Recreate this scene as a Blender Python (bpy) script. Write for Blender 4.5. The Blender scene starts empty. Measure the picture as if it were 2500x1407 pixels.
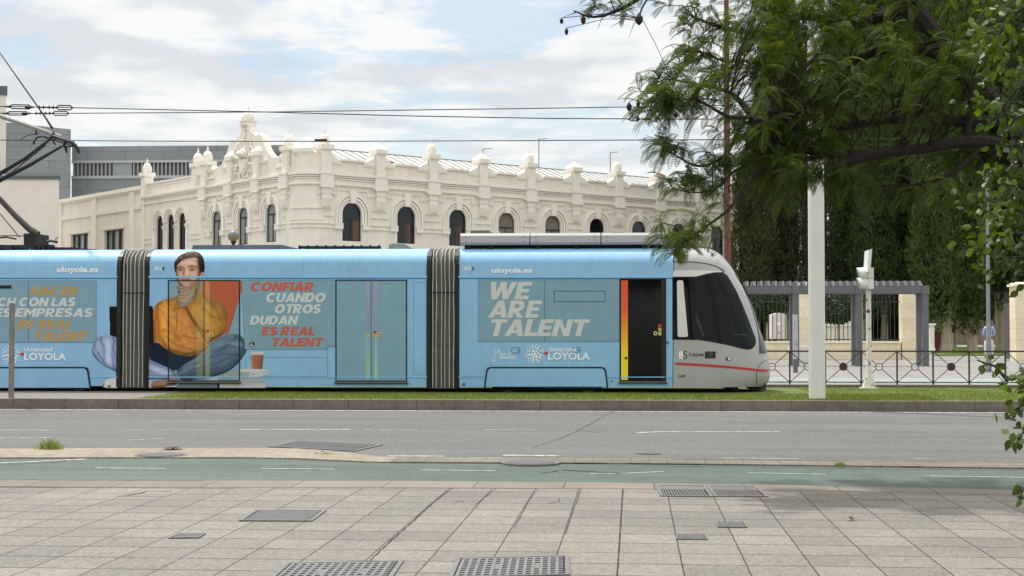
import bpy, bmesh, math, random
import numpy as np
from mathutils import Vector, Matrix
from mathutils.geometry import tessellate_polygon

# ------------------------------------------------------------------ camera
F = 3611.0; CAMH = 1.5; YAW = math.radians(3.3); PITCH = math.radians(1.61)
sc = bpy.context.scene
camd = bpy.data.cameras.new('camera'); cam = bpy.data.objects.new('camera', camd)
sc.collection.objects.link(cam); sc.camera = cam
cam.location = (0, 0, CAMH); cam.rotation_euler = (math.pi/2 + PITCH, 0, YAW)
camd.sensor_width = 36; camd.lens = 36*F/2500; camd.clip_end = 3000; camd.clip_start = .1
# ------------------------------------------------------------------ light
SUN_EL = math.radians(66); SUN_D = Vector((-.76, .65, 0)).normalized()
SUN_AZ = math.atan2(SUN_D.x, SUN_D.y)
SKY_STRENGTH = .1; SUN_STRENGTH = 2.6; EXPOSURE = .5
world = bpy.data.worlds.new('World'); sc.world = world; world.use_nodes = True
nt = world.node_tree; nt.nodes.clear()
def _n(t, **kw):
    n = nt.nodes.new(t)
    for k, v in kw.items(): setattr(n, k, v)
    return n
out = _n('ShaderNodeOutputWorld'); bg = _n('ShaderNodeBackground'); bg.inputs['Strength'].default_value = SKY_STRENGTH
sky = _n('ShaderNodeTexSky', sky_type='NISHITA', sun_disc=False, sun_elevation=SUN_EL, sun_rotation=SUN_AZ)
sky.air_density = 1.3; sky.dust_density = 1.0; sky.ozone_density = 2.5
tc = _n('ShaderNodeTexCoord'); sep = _n('ShaderNodeSeparateXYZ'); nt.links.new(tc.outputs['Generated'], sep.inputs[0])
def wm(op, a, b=None):
    m = _n('ShaderNodeMath', operation=op)
    for i, v in enumerate((a, b)):
        if v is None: continue
        if isinstance(v, (int, float)): m.inputs[i].default_value = v
        else: nt.links.new(v, m.inputs[i])
    return m.outputs[0]
zz = wm('ADD', wm('MAXIMUM', sep.outputs[2], 0.0), .11)
comb = _n('ShaderNodeCombineXYZ')
nt.links.new(wm('DIVIDE', sep.outputs[0], zz), comb.inputs[0]); nt.links.new(wm('DIVIDE', sep.outputs[1], zz), comb.inputs[1])
comb.inputs[2].default_value = 3.7
no = _n('ShaderNodeTexNoise'); no.inputs['Scale'].default_value = 1.9; no.inputs['Detail'].default_value = 9; no.inputs['Roughness'].default_value = .66; no.inputs['Distortion'].default_value = .35
nt.links.new(comb.outputs[0], no.inputs['Vector'])
no2 = _n('ShaderNodeTexNoise'); no2.inputs['Scale'].default_value = .62; no2.inputs['Detail'].default_value = 3
nt.links.new(comb.outputs[0], no2.inputs['Vector'])
msum = wm('ADD', wm('MULTIPLY', no.outputs['Fac'], .62), wm('MULTIPLY', no2.outputs['Fac'], .45))
rmp = _n('ShaderNodeMapRange'); rmp.inputs['From Min'].default_value = .47; rmp.inputs['From Max'].default_value = .585
rmp.interpolation_type = 'SMOOTHSTEP'; nt.links.new(msum, rmp.inputs['Value'])
# veil: always some haze over the blue, thicker low down
veil = _n('ShaderNodeMapRange'); veil.inputs['From Min'].default_value = 0; veil.inputs['From Max'].default_value = .2
veil.inputs['To Min'].default_value = .58; veil.inputs['To Max'].default_value = .42; nt.links.new(sep.outputs[2], veil.inputs['Value'])
cov = wm('MINIMUM', wm('ADD', wm('MULTIPLY', rmp.outputs[0], .93), veil.outputs[0]), .97)
no3 = _n('ShaderNodeTexNoise'); no3.inputs['Scale'].default_value = 3.4; no3.inputs['Detail'].default_value = 8
nt.links.new(comb.outputs[0], no3.inputs['Vector'])
shade = _n('ShaderNodeMix', data_type='RGBA')
shade.inputs['A'].default_value = (5.35, 5.5, 5.7, 1); shade.inputs['B'].default_value = (6.85, 6.9, 6.85, 1)
shr = _n('ShaderNodeMapRange'); shr.inputs['From Min'].default_value = .40; shr.inputs['From Max'].default_value = .56
nt.links.new(no3.outputs['Fac'], shr.inputs['Value']); nt.links.new(shr.outputs[0], shade.inputs['Factor'])
mixs = _n('ShaderNodeMix', data_type='RGBA')
nt.links.new(cov, mixs.inputs['Factor']); tint = _n('ShaderNodeMix', data_type='RGBA', blend_type='MULTIPLY'); tint.inputs['Factor'].default_value = 1; tint.inputs['B'].default_value = (.90, .97, 1.0, 1); nt.links.new(sky.outputs[0], tint.inputs['A']); nt.links.new(tint.outputs['Result'], mixs.inputs['A']); nt.links.new(shade.outputs['Result'], mixs.inputs['B'])
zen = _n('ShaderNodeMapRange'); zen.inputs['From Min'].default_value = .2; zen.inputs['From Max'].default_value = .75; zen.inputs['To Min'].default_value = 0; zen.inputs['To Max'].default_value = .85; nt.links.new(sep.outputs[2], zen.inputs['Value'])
zc = _n('ShaderNodeMix', data_type='RGBA'); zc.inputs['B'].default_value = (13.0, 12.8, 12.3, 1); nt.links.new(mixs.outputs['Result'], zc.inputs['A']); nt.links.new(zen.outputs[0], zc.inputs['Factor']); mz = zc      # thin cloud overhead, out of view, brightened to lift light on upright faces
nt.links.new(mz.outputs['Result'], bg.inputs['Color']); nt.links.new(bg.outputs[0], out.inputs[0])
sund = bpy.data.lights.new('sun', 'SUN'); sund.energy = SUN_STRENGTH; sund.angle = math.radians(2.0); sund.color = (1, .97, .92)
sun = bpy.data.objects.new('sun', sund); sc.collection.objects.link(sun)
sdir = Vector((SUN_D.x*math.cos(SUN_EL), SUN_D.y*math.cos(SUN_EL), math.sin(SUN_EL)))
sun.rotation_euler = (-sdir).to_track_quat('-Z', 'Y').to_euler(); sun.location = (0, 0, 60)
sc.view_settings.view_transform = 'Standard'; sc.view_settings.look = 'None'; sc.view_settings.gamma = 1
sc.view_settings.use_curve_mapping = False; sc.view_settings.exposure = EXPOSURE
sc.cycles.max_bounces = 8; sc.cycles.transparent_max_bounces = 12

# ------------------------------------------------------------------ photo measuring (pixel of the 2500 px photo -> point of the place)
RCAM = cam.rotation_euler.to_matrix()
def ray(px, py): return RCAM @ Vector(((px-1250)/F, (703.5-py)/F, -1))
def atY(px, py, Y): d = ray(px, py); t = Y/d.y; return Vector((d.x*t, Y, CAMH+d.z*t))
def atZ(px, py, Z): d = ray(px, py); t = (Z-CAMH)/d.z; return Vector((d.x*t, d.y*t, Z))
def atD(px, py, D): d = ray(px, py); return Vector((d.x*D, d.y*D, CAMH+d.z*D))

# ------------------------------------------------------------------ materials
def lin(c): return tuple(((v/255)/12.92 if v/255 <= .04045 else ((v/255+.055)/1.055)**2.4) for v in c)
MATS = {}
def mat(name, col, rough=.6, var=.12, scale=3.0, bump=0, bscale=40, metal=0, spec=.4, coat=0, stretch=(1, 1, 1), attr=None, transl=None, var2=0, scale2=.4, srgb=True):
    if name in MATS: return MATS[name]
    m = bpy.data.materials.new(name); m.use_nodes = True; t = m.node_tree; N = t.nodes; L = t.links
    b = N['Principled BSDF']; c = lin(col) if srgb else col
    b.inputs['Roughness'].default_value = rough; b.inputs['Metallic'].default_value = metal; b.inputs['Specular IOR Level'].default_value = spec
    b.inputs['Coat Weight'].default_value = coat; b.inputs['Coat Roughness'].default_value = .12
    co = N.new('ShaderNodeTexCoord'); mp = N.new('ShaderNodeMapping'); mp.inputs['Scale'].default_value = stretch; L.new(co.outputs['Object'], mp.inputs[0])
    cur = None
    if attr:
        a = N.new('ShaderNodeAttribute'); a.attribute_name = attr
        hs = N.new('ShaderNodeMix'); hs.data_type = 'RGBA'; hs.blend_type = 'MULTIPLY'; hs.inputs['Factor'].default_value = 1
        hs.inputs['A'].default_value = (*c, 1); L.new(a.outputs['Color'], hs.inputs['B']); cur = hs.outputs['Result']
    def noise(scale, lo, hi, cur):
        n = N.new('ShaderNodeTexNoise'); n.inputs['Scale'].default_value = scale; n.inputs['Detail'].default_value = 6; n.inputs['Roughness'].default_value = .62
        L.new(mp.outputs[0], n.inputs['Vector'])
        r = N.new('ShaderNodeMapRange'); r.inputs['From Min'].default_value = .3; r.inputs['From Max'].default_value = .7; r.inputs['To Min'].default_value = lo; r.inputs['To Max'].default_value = hi
        L.new(n.outputs['Fac'], r.inputs['Value'])
        x = N.new('ShaderNodeMix'); x.data_type = 'RGBA'; x.blend_type = 'MULTIPLY'; x.inputs['Factor'].default_value = 1
        if cur is None: x.inputs['A'].default_value = (*c, 1)
        else: L.new(cur, x.inputs['A'])
        L.new(r.outputs[0], x.inputs['B']); return x.outputs['Result']
    if var: cur = noise(scale, 1-var, 1+var, cur)
    if var2: cur = noise(scale2, 1-var2, 1+var2, cur)
    if cur is None: b.inputs['Base Color'].default_value = (*c, 1)
    else: L.new(cur, b.inputs['Base Color'])
    if bump:
        n = N.new('ShaderNodeTexNoise'); n.inputs['Scale'].default_value = bscale; n.inputs['Detail'].default_value = 5
        L.new(mp.outputs[0], n.inputs['Vector']); bp = N.new('ShaderNodeBump'); bp.inputs['Strength'].default_value = bump; bp.inputs['Distance'].default_value = .02
        L.new(n.outputs['Fac'], bp.inputs['Height']); L.new(bp.outputs[0], b.inputs['Normal'])
    if transl:
        tr = N.new('ShaderNodeBsdfTranslucent'); ms = N.new('ShaderNodeMixShader'); ms.inputs[0].default_value = transl[0]
        x = N.new('ShaderNodeMix'); x.data_type = 'RGBA'; x.blend_type = 'MULTIPLY'; x.inputs['Factor'].default_value = 1
        x.inputs['B'].default_value = (*transl[1], 1)
        if cur is None: x.inputs['A'].default_value = (*c, 1)
        else: L.new(cur, x.inputs['A'])
        L.new(x.outputs['Result'], tr.inputs[0]); L.new(b.outputs[0], ms.inputs[1]); L.new(tr.outputs[0], ms.inputs[2])
        L.new(ms.outputs[0], N['Material Output'].inputs[0])
    MATS[name] = m; return m

# ------------------------------------------------------------------ mesh builder
OFF = {}
COL = sc.collection
class MB:
    def __init__(s, tf=None): s.v = []; s.f = []; s.mi = []; s.tf = tf; s.m = 0; s.tone = []; s.t = 1.0
    def add(s, vs, fs):
        o = len(s.v)
        s.v.extend([tuple(s.tf(*p)) for p in vs] if s.tf else [tuple(p) for p in vs])
        for f in fs: s.f.append([i+o for i in f]); s.mi.append(s.m); s.tone.append(s.t)
    def box(s, x0, x1, y0, y1, z0, z1):
        s.add([(x0,y0,z0),(x1,y0,z0),(x1,y1,z0),(x0,y1,z0),(x0,y0,z1),(x1,y0,z1),(x1,y1,z1),(x0,y1,z1)],
              [(0,3,2,1),(4,5,6,7),(0,1,5,4),(1,2,6,5),(2,3,7,6),(3,0,4,7)]); return s
    def frustum(s, x, y, z0, z1, a0, a1, b0=None, b1=None):
        b0 = a0 if b0 is None else b0; b1 = a1 if b1 is None else b1
        s.add([(x-a0,y-b0,z0),(x+a0,y-b0,z0),(x+a0,y+b0,z0),(x-a0,y+b0,z0),(x-a1,y-b1,z1),(x+a1,y-b1,z1),(x+a1,y+b1,z1),(x-a1,y+b1,z1)],
              [(0,3,2,1),(4,5,6,7),(0,1,5,4),(1,2,6,5),(2,3,7,6),(3,0,4,7)]); return s
    def tube(s, pts, r, n=8, cap=True):
        pts = [Vector(p) for p in pts]; k = len(pts)
        rs = r if isinstance(r, (list, tuple)) else [r]*k
        vs = []; fs = []; up = None
        for i, p in enumerate(pts):
            d = (pts[min(i+1, k-1)]-pts[max(i-1, 0)])
            if d.length < 1e-9: d = Vector((0, 0, 1))
            d.normalize()
            if up is None: up = d.orthogonal().normalized()
            else:
                up = up - d*up.dot(d); up = up.normalized() if up.length > 1e-6 else d.orthogonal().normalized()
            w = d.cross(up)
            for j in range(n):
                a = 2*math.pi*j/n; vs.append(p+(up*math.cos(a)+w*math.sin(a))*rs[i])
        for i in range(k-1):
            for j in range(n): fs.append((i*n+j, i*n+(j+1)%n, (i+1)*n+(j+1)%n, (i+1)*n+j))
        if cap: fs.append(tuple(range(n-1, -1, -1))); fs.append(tuple((k-1)*n+j for j in range(n)))
        s.add(vs, fs); return s
    def lathe(s, x, y, prof, n=16):
        vs = []; fs = []; k = len(prof)
        for r, z in prof:
            for j in range(n):
                a = 2*math.pi*(j+.5)/n; vs.append((x+r*math.cos(a), y+r*math.sin(a), z))
        for i in range(k-1):
            for j in range(n): fs.append((i*n+j, i*n+(j+1)%n, (i+1)*n+(j+1)%n, (i+1)*n+j))
        fs.append(tuple(range(n-1, -1, -1))); fs.append(tuple((k-1)*n+j for j in range(n)))
        s.add(vs, fs); return s
    def prism(s, poly, y0, y1):
        """outline in (x, z), extruded along the second axis"""
        n = len(poly); vs = [(p[0], y0, p[1]) for p in poly]+[(p[0], y1, p[1]) for p in poly]
        tri = tessellate_polygon([[Vector((p[0], p[1], 0)) for p in poly]])
        fs = [tuple(t) for t in tri]+[(t[2]+n, t[1]+n, t[0]+n) for t in tri]+[(i, (i+1) % n, (i+1) % n+n, i+n) for i in range(n)]
        s.add(vs, fs); return s
    def slab(s, poly, z0, z1):
        n = len(poly); vs = [(p[0], p[1], z1) for p in poly]+[(p[0], p[1], z0) for p in poly]
        tri = tessellate_polygon([[Vector((p[0], p[1], 0)) for p in poly]])
        fs = [tuple(t) for t in tri]+[(i, (i+1) % n, (i+1) % n+n, i+n) for i in range(n)]
        s.add(vs, fs); return s
    def arch(s, c, zc, r0, r1, n0, n1, zleg, seg=18):
        """semicircular band with straight legs down to zleg, in facade coordinates (s, n, z)"""
        pts = [(c-1, None)]
        ring = [(-1, zleg-zc)] if zleg < zc else []
        vs = []; 
        ang = [math.pi*i/seg for i in range(seg+1)]
        prof = [(math.cos(a), math.sin(a)) for a in ang]
        inn = [(c+r0*x, zc+r0*y) for x, y in prof]; o = [(c+r1*x, zc+r1*y) for x, y in prof]
        if zleg < zc:
            inn = [(c+r0, zleg)]+inn+[(c-r0, zleg)]; o = [(c+r1, zleg)]+o+[(c-r1, zleg)]
        k = len(inn)
        for (a, b) in ((inn, n1), (o, n1), (inn, n0), (o, n0)):
            vs += [(p[0], b, p[1]) for p in a]
        fs = []
        for i in range(k-1):
            fs += [(i, i+1, k+i+1, k+i), (k+i, k+i+1, 3*k+i+1, 3*k+i), (i+1, i, 2*k+i, 2*k+i+1)]
        fs += [(0, k, 3*k, 2*k), (k-1, 2*k+k-1, 3*k+k-1, k+k-1)]
        s.add(vs, fs); return s
    def build(s, name, mats, parent=None, smooth=False, recalc=True, tone=False):
        me = bpy.data.meshes.new(name)
        off = OFF.get(parent.name, Vector((0, 0, 0))) if parent else Vector((0, 0, 0))
        V = np.array(s.v, dtype=float).reshape(-1, 3)-np.array(off)
        me.from_pydata(V.tolist(), [], s.f)
        if not isinstance(mats, (list, tuple)): mats = [mats]
        for m in mats: me.materials.append(m)
        if len(mats) > 1: me.polygons.foreach_set('material_index', s.mi)
        if tone:
            at = me.color_attributes.new('tone', 'FLOAT_COLOR', 'CORNER')
            arr = []
            for f, t in zip(s.f, s.tone):
                tt = t if isinstance(t, tuple) else (t, t, t)
                arr += [tt[0], tt[1], tt[2], 1.0]*len(f)
            at.data.foreach_set('color', arr)
        if recalc:
            bm = bmesh.new(); bm.from_mesh(me); bmesh.ops.recalc_face_normals(bm, faces=bm.faces); bm.to_mesh(me); bm.free()
        if smooth:
            me.polygons.foreach_set('use_smooth', [True]*len(me.polygons))
            try: me.set_sharp_from_angle(angle=math.radians(38))
            except Exception: pass
        me.update()
        o = bpy.data.objects.new(name, me); COL.objects.link(o)
        if parent: o.parent = parent
        OFF[o.name] = off
        return o
def tag(o, label=None, cat=None, group=None, kind=None):
    if label: o['label'] = label
    if cat: o['category'] = cat
    if group: o['group'] = group
    if kind: o['kind'] = kind
    return o
def thing(name, label, cat, loc=(0, 0, 0), group=None):
    o = bpy.data.objects.new(name, None); COL.objects.link(o); o.location = loc; o.empty_display_size = .2
    OFF[o.name] = Vector(loc); return tag(o, label, cat, group)
def rooted(mb, name, mats, loc, label, cat, group=None, **kw):
    """a thing that is one mesh, with its origin at loc"""
    e = bpy.data.objects.new('tmp_root', None); OFF[e.name] = Vector(loc)
    class P: pass
    p = P(); p.name = e.name
    me = None
    off = np.array(loc); mb.v = [tuple(np.array(v)-off) for v in mb.v]
    o = mb.build(name, mats, None, **kw); o.location = loc; OFF[o.name] = Vector(loc); bpy.data.objects.remove(e)
    return tag(o, label, cat, group)
def copy_tree(src, loc, label, group=None):
    r = src.copy(); COL.objects.link(r); r.location = loc; r['label'] = label
    if group: r['group'] = group
    OFF[r.name] = Vector(loc)
    for ch in src.children:
        c = ch.copy(); COL.objects.link(c); c.parent = r; OFF[c.name] = Vector(loc)
        for g in ch.children:
            d = g.copy(); COL.objects.link(d); d.parent = c
    return r

def band(name, amp, sx, sy, scale, det=5):
    """long streaks along the road: multiplies a material's colour by stretched noise"""
    t = MATS[name].node_tree; b = t.nodes['Principled BSDF']; cur = b.inputs['Base Color'].links[0].from_socket; n = t.nodes.new('ShaderNodeTexNoise'); n.inputs['Scale'].default_value = scale; n.inputs['Detail'].default_value = det; n.inputs['Roughness'].default_value = .7
    co = t.nodes.new('ShaderNodeTexCoord'); mp = t.nodes.new('ShaderNodeMapping'); mp.inputs['Scale'].default_value = (sx, sy, 1); t.links.new(co.outputs['Object'], mp.inputs[0]); t.links.new(mp.outputs[0], n.inputs['Vector'])
    r = t.nodes.new('ShaderNodeMapRange'); r.inputs['From Min'].default_value = .3; r.inputs['From Max'].default_value = .7; r.inputs['To Min'].default_value = 1-amp; r.inputs['To Max'].default_value = 1+amp; t.links.new(n.outputs['Fac'], r.inputs['Value'])
    x = t.nodes.new('ShaderNodeMix'); x.data_type = 'RGBA'; x.blend_type = 'MULTIPLY'; x.inputs['Factor'].default_value = 1; t.links.new(cur, x.inputs['A']); t.links.new(r.outputs[0], x.inputs['B']); t.links.new(x.outputs['Result'], b.inputs['Base Color'])
# ------------------------------------------------------------------ ground
def tiles(name, c1, c2, w, h, mortar, mcol, rot=0, offs=(0, 0), offset=0.0, bump=.35, bscale=70, var=.18, rough=.75, big=.14, rowline=0):
    m = bpy.data.materials.new(name); m.use_nodes = True; t = m.node_tree; N = t.nodes; L = t.links; b = N['Principled BSDF']
    b.inputs['Roughness'].default_value = rough; b.inputs['Specular IOR Level'].default_value = .25
    co = N.new('ShaderNodeTexCoord'); mp = N.new('ShaderNodeMapping'); mp.inputs['Rotation'].default_value = (0, 0, rot); mp.inputs['Location'].default_value = (offs[0], offs[1], 0)
    L.new(co.outputs['Object'], mp.inputs[0])
    wob = N.new('ShaderNodeTexNoise'); wob.inputs['Scale'].default_value = 5; wob.inputs['Detail'].default_value = 4; L.new(mp.outputs[0], wob.inputs['Vector'])
    vm = N.new('ShaderNodeVectorMath'); vm.operation = 'SCALE'; vm.inputs['Scale'].default_value = .014*min(1, w*2.4); L.new(wob.outputs['Color'], vm.inputs[0])
    va = N.new('ShaderNodeVectorMath'); L.new(mp.outputs[0], va.inputs[0]); L.new(vm.outputs[0], va.inputs[1])
    br = N.new('ShaderNodeTexBrick'); br.offset = offset; br.squash = 1; br.inputs['Scale'].default_value = 1
    br.inputs['Brick Width'].default_value = w; br.inputs['Row Height'].default_value = h; br.inputs['Mortar Size'].default_value = mortar; br.inputs['Mortar Smooth'].default_value = .3; br.inputs['Bias'].default_value = -.1
    br.inputs['Color1'].default_value = (*lin(c1), 1); br.inputs['Color2'].default_value = (*lin(c2), 1); br.inputs['Mortar'].default_value = (*lin(mcol), 1)
    L.new(va.outputs[0], br.inputs['Vector'])
    def noise(scale, lo, hi, cur, fr=(.3, .7), det=6, dist=0):
        n = N.new('ShaderNodeTexNoise'); n.inputs['Scale'].default_value = scale; n.inputs['Detail'].default_value = det; n.inputs['Distortion'].default_value = dist; L.new(mp.outputs[0], n.inputs['Vector'])
        r = N.new('ShaderNodeMapRange'); r.inputs['From Min'].default_value = fr[0]; r.inputs['From Max'].default_value = fr[1]; r.inputs['To Min'].default_value = lo; r.inputs['To Max'].default_value = hi
        L.new(n.outputs['Fac'], r.inputs['Value']); x = N.new('ShaderNodeMix'); x.data_type = 'RGBA'; x.blend_type = 'MULTIPLY'; x.inputs['Factor'].default_value = 1
        L.new(cur, x.inputs['A']); L.new(r.outputs[0], x.inputs['B']); return x.outputs['Result']
    src = br.outputs['Color']
    if rowline:      # open joints between the rows, broken in places
        s_ = N.new('ShaderNodeSeparateXYZ'); L.new(va.outputs[0], s_.inputs[0])
        def mth(op, a, b=None):
            k = N.new('ShaderNodeMath'); k.operation = op
            for i, v in enumerate((a, b)):
                if v is None: continue
                if isinstance(v, (int, float)): k.inputs[i].default_value = v
                else: L.new(v, k.inputs[i])
            return k.outputs[0]
        d_ = mth('ABSOLUTE', mth('SUBTRACT', mth('FRACT', mth('DIVIDE', s_.outputs[1], h)), .5)); nn = N.new('ShaderNodeTexNoise'); nn.inputs['Scale'].default_value = 2.2; nn.inputs['Detail'].default_value = 4; L.new(mp.outputs[0], nn.inputs['Vector'])
        ln = mth('MULTIPLY', mth('GREATER_THAN', d_, .5-rowline/2/h), mth('MINIMUM', mth('MAXIMUM', mth('MULTIPLY', mth('SUBTRACT', nn.outputs['Fac'], .34), 4.0), .12), .85))
        x_ = N.new('ShaderNodeMix'); x_.data_type = 'RGBA'; L.new(ln, x_.inputs['Factor']); L.new(src, x_.inputs['A']); x_.inputs['B'].default_value = (*lin(mcol), 1); src = x_.outputs['Result']
    c = noise(bscale, 1-var, 1+var, src, dist=1.2); c = noise(.7, 1-big, 1+big, c); c = noise(6, .93, 1.06, c)
    c = noise(9, 1, .72, c, fr=(.62, .8), det=3)      # stains
    L.new(c, b.inputs['Base Color'])
    n = N.new('ShaderNodeTexNoise'); n.inputs['Scale'].default_value = bscale; n.inputs['Detail'].default_value = 4; n.inputs['Distortion'].default_value = 1.2; L.new(mp.outputs[0], n.inputs['Vector'])
    ad = N.new('ShaderNodeMath'); ad.operation = 'MULTIPLY_ADD'; ad.inputs[1].default_value = -1.5; L.new(br.outputs['Fac'], ad.inputs[0]); L.new(n.outputs['Fac'], ad.inputs[2])
    bp = N.new('ShaderNodeBump'); bp.inputs['Strength'].default_value = bump; bp.inputs['Distance'].default_value = .012; L.new(ad.outputs[0], bp.inputs['Height']); L.new(bp.outputs[0], b.inputs['Normal'])
    MATS[name] = m; return m
M_conc = mat('kerb concrete', (108, 101, 92), .85, .18, 9, .3, 60, var2=.15, scale2=1.1)
M_road = mat('asphalt', (96, 95, 93), .85, .2, 42, .5, 70, var2=.13, scale2=.5, stretch=(.35, 1, 1))
M_line = mat('worn white road paint', (196, 194, 188), .8, .15, 7)
def wear(m, under, lo=.42, hi=.62, scale=11):
    t = m.node_tree; b = t.nodes['Principled BSDF']; cur = b.inputs['Base Color'].links[0].from_socket; n = t.nodes.new('ShaderNodeTexNoise'); n.inputs['Scale'].default_value = scale; n.inputs['Detail'].default_value = 8; n.inputs['Roughness'].default_value = .75; co = t.nodes.new('ShaderNodeTexCoord'); t.links.new(co.outputs['Object'], n.inputs['Vector'])
    r = t.nodes.new('ShaderNodeMapRange'); r.inputs['From Min'].default_value = lo; r.inputs['From Max'].default_value = hi; r.inputs['To Max'].default_value = .85; t.links.new(n.outputs['Fac'], r.inputs['Value']); x = t.nodes.new('ShaderNodeMix'); x.data_type = 'RGBA'; t.links.new(r.outputs[0], x.inputs['Factor']); t.links.new(cur, x.inputs['A']); x.inputs['B'].default_value = (*lin(under), 1); t.links.new(x.outputs['Result'], b.inputs['Base Color'])
wear(M_line, (96, 95, 93))
M_green = mat('green bike lane coating', (76, 89, 81), .8, .2, 16, .2, 60, var2=.2, scale2=.9, stretch=(.25, 1, 1))
band('asphalt', .16, .05, 1.1, 1.3); band('asphalt', .2, 1, .22, 26); band('green bike lane coating', .16, .06, 1.4, 1.6); band('green bike lane coating', .15, 1, .25, 24)
M_soil = mat('dry soil', (120, 110, 90), .95, .2, 3)
M_dark = mat('dark joint', (38, 36, 33), .9, .2, 20)
X0J = atZ(1522, 1195, 0); _a = math.radians(1.37); _r = Matrix.Rotation(_a, 2)
YJ = atZ(1300, 1281, 0); JOFF = (-(_r @ X0J.to_2d()).x, -(_r @ YJ.to_2d()).y)
M_pave = tiles('pavement slabs', (118, 115, 107), (133, 129, 120), .409, .462, .0048, (60, 56, 49), rot=math.radians(1.37), offs=JOFF, bump=.9, bscale=38, var=.34, big=.1, rowline=.022)
M_cob = tiles('beige setts', (134, 127, 113), (150, 142, 126), .2, .1, .006, (112, 100, 82), rot=math.radians(38), offset=.5, var=.15)
M_edge = tiles('beige kerb stones', (116, 110, 100), (128, 121, 111), .86, 3.0, .006, (62, 57, 50), rot=math.radians(1.4), offs=(-.2, 1.4), var=.12, bump=.2)
M_far = tiles('far pavement slabs', (128, 127, 124), (138, 137, 133), 1.1, 1.3, .02, (125, 120, 112), rot=math.radians(9), var=.06, bscale=20, bump=.1)

def gp(pts, z=0): return [tuple(atZ(x, y, z))[:2] for x, y in pts]
def struct(o): o['kind'] = 'structure'; return o
def ext(line):
    a, b = line[0], line[-1]
    return [(-160, a[1])]+line+[(160, b[1])]
mb = MB(); mb.slab([(-1500, -600), (1500, -600), (1500, 2500), (-1500, 2500)], -.4, -.12); struct(mb.build('ground', M_soil))
near_a = gp([(-900,1171),(0,1172),(500,1174.5),(1000,1175.5),(1500,1179),(2000,1187),(2500,1198),(3300,1216)])
near_b = gp([(-900,1188),(0,1189.5),(500,1191),(1000,1191.5),(1500,1194),(2000,1199),(2500,1210),(3300,1228)])
far_a = gp([(-900,1118),(0,1119.5),(360,1119),(600,1119),(720,1121),(820,1126),(920,1130),(1100,1131),(1500,1133),(1800,1136),(2200,1141),(2500,1145),(3300,1156)])
road_a = gp([(-900,1099),(0,1097.5),(600,1096),(720,1097),(800,1102),(870,1111),(940,1117),(1050,1118.5),(1400,1119.5),(1800,1123),(2200,1127),(2500,1130),(3300,1138)])
na, nb, fa, ra = ext(near_a), ext(near_b), ext(far_a), ext(road_a)
KY = 27.95                                          # near face of the far kerb
pave = MB(); pave.slab([(-160, -30)]+[(160, -30)]+nb[::-1], -.14, 0); struct(pave.build('pavement', M_pave))
m_ = MB(); m_.slab(nb+na[::-1], -.14, .004); struct(m_.build('kerb_strip', M_edge))
m_ = MB(); m_.slab(na+fa[::-1], -.14, -.004); struct(m_.build('bike_lane', M_green))
M_cobd = tiles('dirty setts', (112, 106, 95), (124, 117, 104), .42, .1, .008, (70, 64, 55), rot=math.radians(2), offset=.5, var=.25, bscale=30, big=.25)
XS_ = atZ(960, 1124, 0).x
def cut(line, keep):
    o = []
    for a, b in zip(line, line[1:]):
        if keep(a[0]): o.append(a)
        if keep(a[0]) != keep(b[0]): t = (XS_-a[0])/(b[0]-a[0]); o.append((XS_, a[1]+(b[1]-a[1])*t))
    if keep(line[-1][0]): o.append(line[-1])
    return o
for kp_, M_ in ((lambda x: x < XS_, M_cob), (lambda x: x >= XS_, M_cobd)): m_ = MB(); m_.slab(cut(fa, kp_)+cut(ra, kp_)[::-1], -.14, .012); struct(m_.build('sett_strip', M_))
m_ = MB(); m_.slab(ra+[(160, KY), (-160, KY)], -.14, -.03); struct(m_.build('road', M_road))
# thin cream margin line along the bike lane's far side, and the fork at the left
m_ = MB()
def strip(m, line, w, z):
    """flat painted strip along a polyline of photo pixels lying on height z"""
    p = [Vector(q) for q in gp(line, z)]
    L_, R_ = [], []
    for i, q in enumerate(p):
        d = p[min(i+1, len(p)-1)]-p[max(i-1, 0)]; d = d/max(d.length, 1e-6); n = Vector((-d.y, d.x))*w/2
        L_.append(q+n); R_.append(q-n)
    k = len(p)
    m.add([(v.x, v.y, z) for v in L_+R_], [(i, k+i, k+i+1, i+1) for i in range(k-1)])
for a in ([(232,1142.5),(403,1144)], [(638,1144),(815,1145.5)], [(1027,1147.5),(1211,1149.5)], [(1440,1156.5),(1510,1157)], [(1510,1157),(1560,1154),(1620,1151.5)], [(1825,1154.5),(2016,1158)], [(2258,1162),(2460,1165),(2700,1169)]):
    strip(m_, a, .05, .0)
strip(m_, [(-40,1132),(60,1128.5),(110,1125.5),(210,1121)], .09, .0005)
struct(m_.build('bike_lane_marking', M_line, recalc=False))
m_ = MB(); zr = -.026
for a, w in (([(585,1048.5),(855,1048.5)], .10), ([(-60,1050),(125,1050.5)], .07), ([(890,1048.5),(1020,1049)], .05), ([(300,1048.5),(520,1048.5)], .03), ([(1185,1049),(1310,1049.5)], .07),
             ([(1553,1057),(1620,1053.5),(1905,1054)], .09), ([(945,1113),(1085,1114)], .1), ([(1228,1111.5),(1368,1113)], .12), ([(-40,1069),(130,1069)], .06), ([(310,1075),(400,1071)], .05),
             ([(1760,1119),(1950,1120)], .05), ([(2230,1120),(2290,1121)], .06)): strip(m_, a, w, zr)
m_.add([(-160, KY-.30, zr), (160, KY-.30, zr), (160, KY-.13, zr), (-160, KY-.13, zr)], [(0, 1, 2, 3)])
struct(m_.build('road_marking', M_line, recalc=False))
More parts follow.
